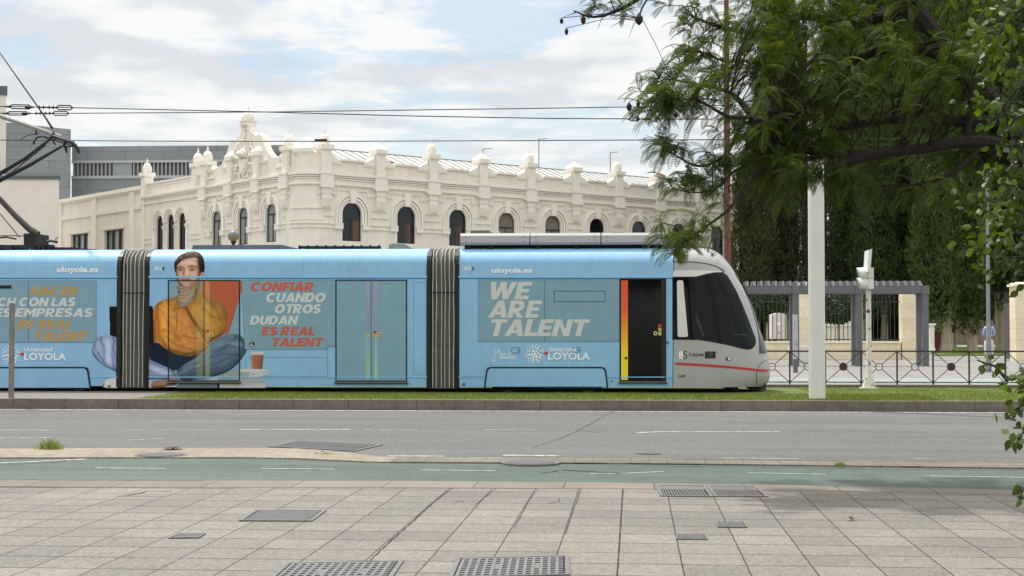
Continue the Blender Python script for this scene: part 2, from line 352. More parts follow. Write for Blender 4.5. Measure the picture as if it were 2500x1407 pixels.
# cracks and tarred joints
m_ = MB()
def crack(m, line, w, z, jit=.02, step=.15):
    p = [Vector(q) for q in gp(line, z)]; q = []
    rnd = random.Random(len(line)*7+int(line[0][0]))
    for a, b in zip(p, p[1:]):
        k = max(1, int((b-a).length/step))
        for i in range(k): q.append(a.lerp(b, i/k)+Vector((rnd.uniform(-jit, jit), rnd.uniform(-jit, jit))))
    q.append(p[-1]); L_, R_ = [], []
    for i, v in enumerate(q):
        d = q[min(i+1, len(q)-1)]-q[max(i-1, 0)]; d = d/max(d.length, 1e-6); n = Vector((-d.y, d.x))*w/2*rnd.uniform(.35, 1.3)
        L_.append(v+n); R_.append(v-n)
    k = len(q); m.add([(v.x, v.y, z) for v in L_+R_], [(i, k+i, k+i+1, i+1) for i in range(k-1)])
crack(m_, [(1497,1004),(1450,1030),(1410,1052),(1365,1072),(1300,1092)], .012, zr)
crack(m_, [(1410,1052),(1480,1057),(1553,1058)], .02, zr)
crack(m_, [(900,1096.5),(1010,1095.5),(1120,1096.5),(1200,1096)], .018, zr)
crack(m_, [(1900,1051.5),(2010,1050),(2150,1053),(2260,1056)], .02, zr)
for ln in ([(1318,1155),(1352,1152),(1362,1149)], [(1375,1147.5),(1440,1151),(1522,1156)]): crack(m_, ln, .035, .0, .01)
crack(m_, [(-40,1137),(40,1133.5),(160,1127)], .03, .0006, .006)
crack(m_, [(0,1171.5),(250,1173),(500,1174)], .02, .0055, .006); crack(m_, [(1500,1133.5),(1800,1136.5),(2200,1141.5),(2600,1146)], .03, .013, .006)
crack(m_, [(1640,1121),(1800,1122.5),(2200,1126.5),(2700,1131)], .035, .0135, .006)
# wide open joints in the slabs
crack(m_, [(1106,1190),(1060,1225),(1020,1262),(960,1315),(903,1368)], .012, .003, .004, .08)
crack(m_, [(1212,1192),(1160,1232)], .007, .003, .004, .08); crack(m_, [(1312,1194),(1290,1225),(1255,1290)], .006, .003, .003, .08)
crack(m_, [(1420,1192),(1400,1245),(1380,1305)], .006, .003, .003, .08); crack(m_, [(1522,1196),(1508,1407)], .005, .003, .003, .08)
crack(m_, [(0,1188),(400,1190.5),(800,1190.8),(1300,1192.5)], .02, .0065, .006)
crack(m_, [(305,1211),(345,1203),(360,1199),(420,1199)], .018, .003, .006); crack(m_, [(285,1211.5),(400,1211.5)], .012, .003, .004)
crack(m_, [(1340,1230),(1362,1224),(1366,1216),(1382,1216)], .01, .003, .01); crack(m_, [(1110,1225),(1135,1223)], .012, .003, .008)
crack(m_, [(2072,1217.5),(2180,1219),(2290,1220)], .014, .003, .004); crack(m_, [(2200,1264),(2330,1267)], .012, .003, .004)
struct(m_.build('crack', M_dark, recalc=False))

# the tram reserve: kerb stones, bed, lawn
GZ = .166
m_ = MB(); rnd = random.Random(3); x = -60
while x < 60:
    L_ = rnd.choice((1.02, 1.05, 1.3)); d = rnd.uniform(-.004, .004)
    m_.box(x, x+L_-.008, KY+d, KY+.17+d, -.13, GZ+rnd.uniform(-.002, .003)); x += L_
struct(m_.build('tram_kerb', M_conc))
M_turf = mat('turf', (88, 100, 46), .95, .3, 8, .4, 60, var2=.25, scale2=.7)
M_bare = mat('bare concrete bed', (120, 115, 108), .9, .2, 5)
XG = atZ(345, 970, GZ).x
m_ = MB(); m_.box(XG, 60, KY+.172, 34.6, -.13, GZ-.006); struct(m_.build('lawn', M_turf))
m_ = MB(); m_.box(-60, XG-.002, KY+.172, 34.6, -.13, GZ-.004); struct(m_.build('track_bed', M_bare))
m_ = MB(); x = -60
while x < 60:
    m_.box(x, x+1.19, 34.602, 34.78, -.13, GZ+.06); x += 1.2
struct(m_.build('far_kerb', M_conc))
m_ = MB(); FZ = .155
m_.box(-160, 160, 34.785, 300, -.13, FZ); struct(m_.build('far_pavement', M_far))
M_fgreen = mat('pale green lane', (136, 146, 140), .85, .1, 6)
m_ = MB(); m_.box(-100, 100, 38.6, 41.4, FZ-.05, FZ+.004); struct(m_.build('far_bike_lane', M_fgreen))
# lawn blades
rnd = random.Random(11); m_ = MB()
def blade(m, x, y, z, h, w, lean):
    a = rnd.uniform(0, 6.28); dx, dy = math.cos(a)*w, math.sin(a)*w; b = rnd.uniform(0, 6.28)
    m.add([(x-dx, y-dy, z), (x+dx, y+dy, z), (x+math.cos(b)*lean, y+math.sin(b)*lean, z+h)], [(0, 1, 2)])
for i in range(62000):
    if rnd.random() < .45: x = rnd.uniform(XG-.6, 6.5); y = rnd.uniform(KY+.18, 30.85)
    else: x = rnd.uniform(4.5, 16); y = rnd.uniform(KY+.18, 34.55)
    if x < 4.3 and y > 30.85: continue
    if x < XG+rnd.uniform(0, 1.2): continue
    k = .5+.5*math.sin(x*1.3+math.sin(y*2.1)*1.5)*math.sin(y*1.7+x*.4)
    t = rnd.uniform(.65, 1.25)*(.85+.3*k); yel = rnd.random()
    m_.t = (t*(1.0+.35*(yel > .7)), t*1.0, t*.8)
    blade(m_, x, y, GZ-.01, rnd.uniform(.03, .07)*(.7+.5*k)*(1 if y < 31 else .7), rnd.uniform(.003, .006), rnd.uniform(.005, .03))
M_blade = mat('grass blades', (106, 122, 52), .6, 0, attr='tone', transl=(.35, (1.1, 1.2, .5)))
o = m_.build('grass', M_blade, recalc=False, tone=True); o['kind'] = 'stuff'
# park lawn beyond the gateway
m_ = MB(); m_.slab([(9.5, 77), (60, 77), (60, 112), (9.5, 112)], FZ-.05, FZ+.06); struct(m_.build('park_lawn', M_turf))
m_ = MB()
for i in range(16000):
    x = rnd.uniform(18, 40); y = rnd.uniform(77, 106); t = rnd.uniform(.6, 1.1); m_.t = (t, t, t*.8)
    blade(m_, x, y, FZ+.05, rnd.uniform(.06, .13), .012, .04)
o = m_.build('park_grass', M_blade, recalc=False, tone=True); o['kind'] = 'stuff'

# ---- covers and grates set in the ground
M_iron = mat('worn cast iron', (114, 114, 113), .55, .22, 30, .2, 80, metal=.35)
M_irond = mat('dark iron slot', (20, 20, 21), .8, .1, 20)
def cover(name, label, corners, z, nx, ny, style, group=None, cat='manhole cover', frame=.03):
    c = [Vector(q) for q in gp(corners, z)]                       # back-left, back-right, front-right, front-left
    ctr = sum(c, Vector((0, 0)))/4
    root = thing(name, label, cat, (ctr.x, ctr.y, z), group)
    def P(u, v): return c[0].lerp(c[1], u).lerp(c[3].lerp(c[2], u), v)
    def q(m, u0, u1, v0, v1, za, zb): m.slab([tuple(P(u0, v0)), tuple(P(u1, v0)), tuple(P(u1, v1)), tuple(P(u0, v1))], za, zb)
    m = MB(); q(m, 0, 1, 0, 1, z-.05, z+.003); m.build('sunken_plate', M_irond, root)
    m = MB(); fu = frame/max((c[1]-c[0]).length, .01); fv = frame/max((c[3]-c[0]).length, .01)
    for a in ((0, 1, 0, fv), (0, 1, 1-fv, 1), (0, fu, fv, 1-fv), (1-fu, 1, fv, 1-fv)): q(m, *a, z+.0035, z+.010)
    m.build('frame', M_iron, root)
    m = MB(); fu *= 1.35; fv *= 1.35
    if style == 'checker':
        for i in range(nx):
            u0 = fu+(1-2*fu)*i/nx; u1 = fu+(1-2*fu)*(i+1)/nx; um = u0+(u1-u0)*.42
            q(m, u0, um, fv, 1-fv, z+.0032, z+.009)
            for j in range(ny):
                v0 = fv+(1-2*fv)*j/ny; v1 = fv+(1-2*fv)*(j+.45)/ny
                if (i+1) % 5 == 0 and .35 < j/ny < .6: v1 = fv+(1-2*fv)*(j+.98)/ny
                q(m, um+.002, u1-.002, v0, v1, z+.0032, z+.008)
    elif style == 'slats':
        for i in range(nx):
            u0 = fu+(1-2*fu)*i/nx; u1 = fu+(1-2*fu)*(i+.42)/nx; q(m, u0, u1, fv, 1-fv, z+.0032, z+.009)
        if ny: 
            for k in range(ny): q(m, fu, 1-fu, fv+(1-2*fv)*(k+.5)/ny-.012, fv+(1-2*fv)*(k+.5)/ny+.012, z+.0032, z+.0085)
    elif style == 'ridges':
        for j in range(ny):
            v0 = fv+(1-2*fv)*j/ny; v1 = fv+(1-2*fv)*(j+.6)/ny; q(m, fu, 1-fu, v0, v1, z+.0032, z+.008)
    m.build('raised_ribs' if style != 'slats' else 'grate_bars', M_iron, root); return root
def sq(px0, py0, px1, py1, depth):
    a = atZ(px0, py0, 0); b = atZ(px1, py1, 0); d = Vector((.024, -1, 0))
    def pix(w):
        cpt = RCAM.transposed() @ (Vector(w)-Vector((0, 0, CAMH))); return (1250+F*cpt.x/-cpt.z, 703.5-F*cpt.y/-cpt.z)
    return [(px0, py0), (px1, py1), pix(b+d*depth), pix(a+d*depth)]
cover('manhole_cover', 'big square iron cover with raised bars, left one of the two at the bottom edge', sq(700,1377,986,1371,.76), 0, 13, 8, 'checker', 'big iron covers in the pavement')
cover('manhole_cover', 'big square iron cover with raised bars, right one of the two at the bottom edge', sq(1115,1365,1390,1359,.76), 0, 13, 8, 'checker', 'big iron covers in the pavement')
cover('manhole_cover', 'ridged grey iron plate in the slabs, left of the long open joint', [(622,1247),(797,1248),(762,1274),(583,1273)], 0, 1, 14, 'ridges')
cover('drain_grate', 'striped iron plate beside the green lane, left half of the pair', [(1600,1186),(1722,1187.5),(1742,1214),(1612,1213)], 0, 16, 0, 'slats', 'striped plates beside the green lane', 'grate')
cover('drain_grate', 'striped iron plate beside the green lane, right half of the pair', [(1724,1187.5),(1846,1188.5),(1877,1214),(1744,1214)], 0, 16, 0, 'slats', 'striped plates beside the green lane', 'grate')
cover('valve_cover', 'small oblong iron lid in the slabs, farther of the two on the right', [(1749,1276.5),(1818,1277),(1826,1290),(1752,1289)], 0, 1, 5, 'ridges', None, 'valve cover', .012)
cover('valve_cover', 'small oblong iron lid in the slabs, nearer of the two on the right', [(1650,1306.5),(1723,1307),(1728,1319),(1651,1318.5)], 0, 1, 5, 'ridges', None, 'valve cover', .012)
cover('valve_cover', 'small broken stone lid with a dark back edge, on the left of the slabs', [(436,1304.5),(503,1304.5),(484,1315.5),(411,1316)], 0, 1, 3, 'ridges', None, 'valve cover', .012)
cover('drain_grate', 'large slanting storm grate in the road where the sett strip narrows', [(715,1077.5),(935,1087),(868,1102.5),(655,1091.5)], -.027, 26, 2, 'slats', None, 'grate', .06)
def round_cover(label, px, py, r, z, group=None):
    p = atZ(px, py, z); root = thing('manhole_cover', label, 'manhole cover', p, group)
    m = MB(); m.lathe(p.x, p.y, [(r, z-.05), (r, z+.006), (r*.9, z+.006), (r*.89, z+.003), (.01, z+.003)], 28); m.build('rim', M_iron, root)
    m = MB()
    for i in range(-5, 6):
        y = i*r*.155; h = math.sqrt(max(0, (r*.84)**2-y*y))
        if h > .02: m.box(p.x-h, p.x+h, p.y+y-r*.05, p.y+y+r*.05, z+.0032, z+.009)
    m.build('raised_ribs', M_iron, root)
round_cover('round grey iron cover in the beige sett strip', 392, 1111, .31, .013)
round_cover('small dark round lid sunk in the asphalt near the kerb', 1583, 1107.5, .17, -.027)
round_cover('round iron lid on the far edge of the green lane', 1295, 1129.5, .33, .013)
# ---- weeds
M_weed = mat('weed blades', (142, 150, 84), .7, 0, attr='tone', transl=(.3, (1, 1.1, .6)))
def weed(name, label, px, py, z, w, h, n, cat='weed'):
    p = atZ(px, py, z); m = MB()
    for i in range(n):
        a = rnd.gauss(0, .45)*w; y = rnd.gauss(0, .04); hh = h*rnd.uniform(.35, 1)*(1-.5*abs(a)/w); lx = rnd.gauss(0, .35)*hh+a*.4; ly = rnd.gauss(0, .2)*hh
        b = Vector((p.x+a*.6, p.y+y, z)); t = rnd.uniform(.7, 1.2); m.t = (t, t, t)
        mid = b+Vector((lx*.4, ly*.4, hh*.65)); tip = b+Vector((lx, ly, hh)); wd = .005
        m.add([b-Vector((wd, 0, 0)), b+Vector((wd, 0, 0)), mid+Vector((wd*.8, 0, 0)), mid-Vector((wd*.8, 0, 0)), tip], [(0, 1, 2, 3), (3, 2, 4)])
    rooted(m, name, M_weed, p, label, cat, recalc=False, tone=True)
weed('weed_tuft', 'large pale grass tuft growing at the road edge on the left', 122, 1098, .01, .24, .17, 170)
weed('weed_tuft', 'dry brownish tuft in a joint beyond the green lane, at the right', 2052, 1138, .013, .07, .06, 60)
weed('weed_tuft', 'tiny green weed at the foot of the tram kerb, on the left', 190, 999, -.03, .07, .09, 40)
M_leaf0 = mat('dead leaves', (70, 66, 40), .8, .3, 20)
def litter(label, px, py, z, w, n):
    p = atZ(px, py, z); m = MB()
    for i in range(n):
        a = rnd.uniform(0, 6.28); c = Vector((p.x+rnd.gauss(0, w/2), p.y+rnd.gauss(0, w/3), z+.004+rnd.uniform(0, .03)))
        d = Vector((math.cos(a), math.sin(a), rnd.uniform(-.3, .3)))*.035; e = d.cross(Vector((0, 0, 1)))*.45
        m.add([c-d, c+e, c+d, c-e], [(0, 1, 2, 3)])
    rooted(m, 'leaf_litter', M_leaf0, p, label, 'leaf litter', recalc=False)
litter('small heap of dark dead leaves at the road edge beyond the round cover', 420, 1098, .012, .11, 60)
litter('curled dark leaf lying alone on the slabs at the right', 2082, 1270, .002, .03, 5)
litter('bits of dark litter on the bend of the sett strip', 790, 1108, .013, .16, 14)
# ------------------------------------------------------------------ tram
YT = 31.5; HW = 1.325; YC = YT+HW
def tp(px, py): p = atY(px, py, YT); return (p.x, p.z)
X0C = tp(1644, 700)[0]; ZB = tp(1250, 945)[1]; ZR = tp(1250, 604)[1]
ZS = tp(1250, 648)[1]
print('tram', X0C, ZB, ZR, ZS)
def wprof(z):
    """half width of the body at height z"""
    if z > ZS:
        u = min(1, (z-ZS)/(ZR-ZS)); return HW-.52*(1-math.sqrt(max(0, 1-u**2.2)))
    pass
    return HW
NOSE = [(1703.8,601),(1725.7,604),(1747.6,615),(1763,626),(1778.8,644.7),(1793,662),(1807,684),(1822.6,715),(1835,743),(1844.5,771),(1852,799.5),(1860,821),(1868,846),(1874,871),(1879,893),(1880.4,907),(1879,924.5),(1874,934.5),(1866,940)]
NP = sorted([(lambda p: (p.z, p.x))(atY(x, y, YC-.15)) for x, y in NOSE])
def xfront(z):
    if z <= NP[0][0]: return NP[0][1]
    for a, b in zip(NP, NP[1:]):
        if z <= b[0]: return a[1]+(b[1]-a[1])*(z-a[0])/(b[0]-a[0])
    return NP[-1][1]
NE = 2.7
def half(x, z):
    w = wprof(z)
    if x <= X0C: return w
    u = min(1, (x-X0C)/(xfront(z)-X0C)); return w*max(0, 1-u**NE)**(1/NE)
def onbody(px, py, eps=0):
    """point of the tram's near side seen at a photo pixel"""
    y = YT
    for _ in range(60):
        p = atY(px, py, y); y = .5*y+.5*(YC-half(p.x, p.z)-eps)
    return atY(px, py, y)
def sheet(m, poly, eps, thick=0, cell=None, xz=False):
    """a panel cut to an outline (photo pixels, or (x, z) when xz) that follows the body's near side"""
    pts = []
    for p in poly:
        if xz: pts.append((p[0], p[1]))
        else: q = onbody(p[0], p[1]); pts.append((q.x, q.z))
    bm = bmesh.new()
    tri = tessellate_polygon([[Vector((p[0], p[1], 0)) for p in pts]])
    vs = [bm.verts.new((p[0], 0, p[1])) for p in pts]
    for t in tri:
        try: bm.faces.new([vs[i] for i in t])
        except ValueError: pass
    zs = [p[1] for p in pts]; xs = [p[0] for p in pts]
    if cell is None: cell = .06 if (max(zs) > ZS or max(xs) > X0C+.02) else 0
    if cell:
        if max(zs) > ZS or max(xs) > X0C:
            z = math.ceil(min(zs)/cell)*cell
            while z < max(zs):
                bmesh.ops.bisect_plane(bm, geom=bm.verts[:]+bm.edges[:]+bm.faces[:], plane_co=(0, 0, z), plane_no=(0, 0, 1)); z += cell
        if max(xs) > X0C:
            x = max(X0C, math.ceil(min(xs)/cell)*cell)
            while x < max(xs):
                bmesh.ops.bisect_plane(bm, geom=bm.verts[:]+bm.edges[:]+bm.faces[:], plane_co=(x, 0, 0), plane_no=(1, 0, 0)); x += cell
    bm.verts.ensure_lookup_table(); bm.verts.index_update()
    V = [(v.co.x, YC-half(v.co.x, v.co.z)-eps, v.co.z) for v in bm.verts]; Fc = [[v.index for v in f.verts] for f in bm.faces]
    if thick:
        n = len(V); B = [(v[0], v[1]+thick, v[2]) for v in V]
        for e in bm.edges:
            if len(e.link_faces) == 1: Fc.append([e.verts[0].index, e.verts[1].index, e.verts[1].index+n, e.verts[0].index+n])
        V = V+B
    m.add(V, Fc); bm.free(); return m
def line_poly(pts, w, closed=False):
    P = [Vector(p) for p in pts]; k = len(P); L_, R_ = [], []
    for i in range(k):
        if closed: a, b = P[i-1], P[(i+1) % k]
        else: a, b = P[max(i-1, 0)], P[min(i+1, k-1)]
        d0 = (P[i]-P[i-1]).normalized() if (i or closed) else (P[1]-P[0]).normalized()
        d1 = (P[(i+1) % k]-P[i]).normalized() if (i < k-1 or closed) else d0
        n0 = Vector((-d0.y, d0.x)); n1 = Vector((-d1.y, d1.x)); n = (n0+n1)
        n = n.normalized() if n.length > 1e-6 else n0
        s = 1/max(.35, n.dot(n0)); L_.append(P[i]+n*w/2*s); R_.append(P[i]-n*w/2*s)
    return L_, R_
def stripe(m, pts, w, eps, closed=False, thick=.0):
    """line of width w (pixels) drawn on the body's near side"""
    L_, R_ = line_poly(pts, w, closed); k = len(L_)
    for i in range(k if closed else k-1):
        j = (i+1) % k; sheet(m, [tuple(L_[i]), tuple(L_[j]), tuple(R_[j]), tuple(R_[i])], eps, thick)
    return m
def rect(x0, y0, x1, y1): return [(x0, y0), (x1, y0), (x1, y1), (x0, y1)]
def rrect(x0, y0, x1, y1, r, n=5):
    o = []
    for cx, cy, a in ((x1-r, y0+r, -90), (x1-r, y1-r, 0), (x0+r, y1-r, 90), (x0+r, y0+r, 180)):
        for i in range(n+1): t = math.radians(a+90*i/n); o.append((cx+r*math.cos(t), cy+r*math.sin(t)))
    return o
M_blue = mat('sky blue vinyl wrap', (139, 184, 217), .5, .04, 3, .05, 3, spec=.28, coat=.04, var2=.05, scale2=.8)
band('sky blue vinyl wrap', .05, 3.5, 1, 1.6)
M_film = mat('greyed window film', (124, 158, 175), .3, .05, 5, spec=.35)
M_film2 = mat('greyed door film', (124, 160, 178), .3, .05, 5, spec=.35)
M_silver = mat('silver paint', (166, 166, 164), .35, .03, 3, spec=.5, metal=.1, coat=.3)
M_silver2 = mat('pale silver paint', (214, 213, 210), .35, .03, 3, spec=.5, metal=.1, coat=.3)
M_glass = mat('dark tinted glass', (10, 13, 15), .06, 0, spec=.24)
M_blackt = mat('black trim', (14, 15, 17), .45, .1, 20)
M_navy = mat('dark navy edge', (16, 26, 46), .4, .1, 20)
M_under = mat('sooty underframe', (22, 23, 24), .8, .3, 8)
M_bell = mat('grey bellows rubber', (116, 116, 109), .7, .22, 3, stretch=(4, 1, .6))
M_bellridge = mat('pale bellows ridge', (186, 184, 176), .6, .2, 6)
M_white = mat('white print', (240, 241, 240), .5, 0); M_grey_t = mat('grey print on film', (198, 200, 196), .5, .03)
M_lt = mat('light print on film', (200, 206, 202), .5, .03); M_red_t = mat('brick red print', (192, 92, 66), .5, .04); M_amb_t = mat('amber print', (184, 146, 78), .5, .04)
M_red = mat('red paint', (184, 46, 40), .4, .04); M_blk = mat('black print', (20, 20, 22), .5, 0)
M_steel = mat('worn steel', (120, 118, 114), .5, .2, 12, metal=.6)
M_roofgrey = mat('roof grey', (96, 100, 102), .6, .15, 4)

tram = thing('tram', 'long sky blue tram with a silver cab, printed with a seated man and university slogans', 'tram', (tp(1250, 900)[0], YC, GZ))
def body(name, xa, xb, m_side):
    zs = [ZB, ZB+.1, ZB+.22, 1.0, 1.6, 2.2, 2.6]+[ZS+(ZR-ZS)*t for t in (0, .15, .3, .45, .6, .72, .82, .9, .95, .985, 1)]
    m = MB(); prof = [(YC-wprof(z), z) for z in zs]+[(YC+wprof(z), z) for z in zs[::-1]]
    n = len(prof); m.add([(x, y, z) for x in (xa, xb) for y, z in prof], [(i, (i+1) % n, n+(i+1) % n, n+i) for i in range(n)]+[tuple(range(n))[::-1], tuple(range(n, 2*n))])
    return m.build(name, m_side, tram, smooth=True)
XS = dict(l0=tp(-900, 800)[0], l1=tp(289, 800)[0], m0=tp(361, 800)[0], m1=tp(1045, 800)[0], r0=tp(1118, 800)[0], r1=X0C)
b_l = body('body_section', XS['l0'], XS['l1'], M_blue); b_m = body('body_section', XS['m0'], XS['m1'], M_blue); b_r = body('body_section', XS['r0'], XS['r1'], M_blue)
# cab
m = MB(); zs = [ZB+(ZR-.004-ZB)*t for t in [i/26 for i in range(20)]]+[ZS+(ZR-.004-ZS)*t for t in (0, .15, .3, .45, .6, .72, .82, .9, .95, .985, 1)]
zs = sorted(set(z for z in zs if z <= ZS))+sorted(z for z in zs if z > ZS)
NU = 40; vs = []
for z in zs:
    xf = xfront(z); w = wprof(z)
    for i in range(NU+1):
        t = math.pi*(i/NU)                               # near rear -> nose -> far rear
        x = X0C+(xf-X0C)*abs(math.sin(t))**(2/NE); y = -w*math.copysign(abs(math.cos(t))**(2/NE), math.cos(t)); vs.append((x, YC+y, z))
fs = []; k = NU+1
for a in range(len(zs)-1):
    for i in range(NU): fs.append((a*k+i, a*k+i+1, (a+1)*k+i+1, (a+1)*k+i))
fs.append(tuple(range(k))[::-1]); fs.append(tuple((len(zs)-1)*k+i for i in range(k)))
m.add(vs, fs); cab = m.build('cab', M_silver, tram, smooth=True)
Z4 = lambda pts: [(1560+x*.31265, 540+y*.31265) for x, y in pts]
m = MB(); G = Z4([(266,437),(440,437),(520,416),(590,403),(655,400),(690,425),(722,475),(760,543),(800,632),(840,730),(880,835),(908,905),(915,940),(906,975),(882,998),(850,1004),(800,996),(700,970),(560,943),(460,928),(266,925)])
sheet(m, G, .006, .004); m.build('side_window', M_glass, cab, smooth=True)
m = MB(); sheet(m, Z4([(296,478),(302,466),(318,462),(338,464),(345,475),(382,892),(376,904),(312,906),(302,898)]), .010, .004); m.build('window_pillar', M_silver2, cab)
m = MB(); sheet(m, Z4([(452,700),(466,760),(510,900),(500,905),(440,765)]), .008); m.build('pillar_edge', mat('dim interior shape', (44, 50, 54), .3, .2, 8), cab); m = MB(); sheet(m, Z4([(735,880),(850,885),(846,893),(738,887)]), .008); m.build('console_edge', mat('dim interior shape', (44, 50, 54), .3, .2, 8), cab)
m = MB(); stripe(m, Z4([(264,318),(420,320),(520,331),(600,352),(655,380),(668,398)]), 2.2, .004); stripe(m, Z4([(640,262),(620,300),(608,335)]), .8, .004)
stripe(m, Z4([(1000,1085),(960,1105),(935,1135),(920,1165),(918,1275)]), 1.3, .004); stripe(m, Z4([(264,437),(264,925)]), 2.2, .005); stripe(m, Z4([(264,200),(264,1295)]), 1.6, .003)
m.build('panel_gap', M_blackt, cab)
m = MB(); sheet(m, Z4([(275,385),(520,385),(640,395),(655,398),(590,400),(520,413),(440,433),(268,434),(268,400)]), .012, .006); m.build('visor_lip', M_silver2, cab)
m = MB()
for a, b in ((575, 255), (573, 269)): sheet(m, [(1560+(a+11*math.cos(t))*.31265, 540+(b+7*math.sin(t))*.31265) for t in [i*.628 for i in range(10)]], .01, .008)
m.build('marker_light', M_blk, cab)
m = MB(); stripe(m, Z4([(284,1113),(500,1125),(700,1140),(850,1155),(917,1163)]), 5.6, .006); stripe(m, Z4([(928,1166),(980,1167),(1012,1168)]), 6.2, .006); m.build('red_stripe', M_red, cab)
def loft(tdeg, z, e=0):
    s, c = math.sin(math.radians(tdeg)), math.cos(math.radians(tdeg)); xf = xfront(z); w = wprof(z); return (X0C+(xf-X0C)*abs(s)**(2/NE)+e, YC-(w+e)*math.copysign(abs(c)**(2/NE), c), z)
for sg in (0, 1):
    m = MB(); zz2 = [.99+.53*i/10 for i in range(11)]; V = []
    for i, z in enumerate(zz2):
        u = i/10; t0 = 58+12*u; t1 = 80-2*(1-u)+2*math.sin(u*3.1); 
        V += [loft(t if not sg else 180-t, z, .014) for t in (t0, t0*.5+t1*.5, t1)]
    m.add(V, [(i*3+j, i*3+j+1, i*3+j+4, i*3+j+3) for i in range(10) for j in range(2)]); m.build('headlight', mat('smoked headlight', (16, 19, 22), .1, .3, 30), cab, smooth=True)
m = MB(); sheet(m, Z4([(680,1066),(712,1062),(722,1068),(720,1086),(682,1088)]), .016, .014); hd = m.build('camera_housing', M_blackt, cab)
m = MB(); sheet(m, Z4([(694,1066),(714,1065),(718,1070),(717,1083),(694,1084)]), .019, .0); m.build('camera_lens', M_silver2, cab)
# windscreen round the front
m = MB(); zz_ = [1.05+(2.72-1.05)*i/14 for i in range(15)]; yy = [-.58+1.16*i/16 for i in range(17)]; vs = []
for z in zz_:
    for y in yy:
        w = wprof(z); u = max(0, 1-abs(y/w)**NE)**(1/NE); vs.append((X0C+(xfront(z)-X0C)*u+.012, YC+y, z))
m.add(vs, [(a*17+i, a*17+i+1, a*17+i+18, a*17+i+17) for a in range(14) for i in range(16)]); m.build('windscreen', M_glass, cab, smooth=True)
m = MB(); c0 = atY(1833, 934, YC-.5); c1 = atY(1870, 956, YC-.5); m.box(c0.x, c1.x, YC-.55, YC+.55, GZ+.03, c0.z+.03)
m.frustum((c0.x+c1.x)/2, YC, c0.z-.02, c0.z+.05, .2, .16, .5, .45); m.build('coupler_cover', mat('dark grey rubber', (62, 64, 66), .7, .15, 8), tram)
# roof line seams, belt lines
m = MB()
for xa, xb in ((-880, 287), (363, 1043), (1119, 1642)):
    stripe(m, [(xa, 676.5), (xb, 676.5)], 4, .016, thick=.014); stripe(m, [(xa, 641), (xb, 641)], 1.2, .004); stripe(m, [(xa, 921), (xb, 921)], 2.2, .012, thick=.01)
for x in (74, 740, 1292, 1467): stripe(m, [(x, 607), (x, 641)], .8, .004)
m.build('belt_rail', mat('blue rail', (134, 192, 230), .35, .03), tram)
m = MB()
for xa, xb in ((-880, 287), (363, 1043), (1119, 1642)): stripe(m, [(xa, 680.3), (xb, 680.3)], 1.2, .003)
stripe(m, [(1325,947.5),(1500,947.5)], .8, .002); stripe(m, rrect(600, 873, 800, 919, 4), .8, .003, True); stripe(m, [(800,848),(800,872)], .8, .003); stripe(m, rrect(1010, 690, 1040, 915, 3), .6, .003, True); stripe(m, [(1122,919),(1180,919)], .7, .003); stripe(m, rrect(378, 690, 406, 915, 3), .6, .003, True) if False else None
for x in (740, 391, 1040, 1150): stripe(m, [(x, 642), (x, 674)], .5, .003)
m.build('panel_seam', mat('seam shade', (56, 98, 136), .6, 0), tram)
# window film panels
def film(poly, name='window_panel', M=M_film):
    m = MB(); sheet(m, poly, .005, .004); o = m.build(name, M, tram); f = MB(); stripe(f, poly, 1.0, .0065, True); f.build('panel_edge', mat('film edge', (80, 122, 142), .5, 0), o); return o
w_l1 = film(rect(70, 686, 235, 836)); w_l0 = film(rect(-260, 686, 69, 836)); w_ll = film(rect(-620, 686, -262, 836))
w_m = film([(590, 684), (819, 684), (819, 847), (800, 847), (800, 853), (598, 853)]); w_r1 = film(rect(1168, 683, 1329, 834)); w_r2 = film(rect(1330, 683, 1512, 834))
m = MB(); stripe(m, rect(1353, 711, 1477, 737), 1.3, .008, True); m.build('hopper_frame', M_navy, w_r2)
m = MB(); sheet(m, rect(-60, 697, 28, 705), .012, .008); m.build('display_slot', M_blk, w_l0)
# doors
def door(x0, y0, x1, y1, M, leafs=2):
    m = MB(); sheet(m, rect(x0, y0, x1, y1), .006, .005); d = m.build('door', M, tram)
    f = MB(); stripe(f, rect(x0, y0, x1, y1), 2.6, .014, True, .012); f.build('door_frame', M_blackt, d)
    s = MB(); stripe(s, [(x0-4, y1+3), (x1+4, y1+3.4)], 2.6, .05, thick=.05); s.build('door_sill', M_steel, d)
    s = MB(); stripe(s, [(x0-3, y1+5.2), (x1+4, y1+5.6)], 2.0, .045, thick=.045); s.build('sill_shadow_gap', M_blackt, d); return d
d2 = door(820.5, 684.5, 992.5, 930.5, M_film2)
m = MB(); stripe(m, [(906.2, 687), (906.2, 929)], 1.6, .009); stripe(m, [(899, 760), (898.5, 929)], .5, .009); m.build('leaf_gap', mat('leaf gap shade', (58, 104, 124), .5, 0), d2)
def grad_strip(m, x0, x1, y0, y1, stops, n=24):
    for i in range(n):
        u = (i+.5)/n
        for (a, ca), (b, cb) in zip(stops, stops[1:]):
            if a <= u <= b: t = (u-a)/(b-a); c = tuple(lin(ca)[k]*(1-t)+lin(cb)[k]*t for k in range(3)); break
        m.t = c; ya = y0+(y1-y0)*i/n; yb = y0+(y1-y0)*(i+1)/n; sheet(m, rect(x0, ya, x1, yb), .009)
M_grad = mat('printed colour bars', (255, 255, 255), .4, 0, attr='tone')
for xa, xb in ((893, 904), (913, 923.5)): m = MB(); grad_strip(m, xa, xb, 688, 926, [(0, (158, 152, 190)), (.45, (138, 150, 180)), (.7, (140, 178, 180)), (1, (158, 194, 172))]); m.build('colour_bar', M_grad, d2, tone=True)
d3 = door(1514, 681.5, 1625, 930, M_glass)
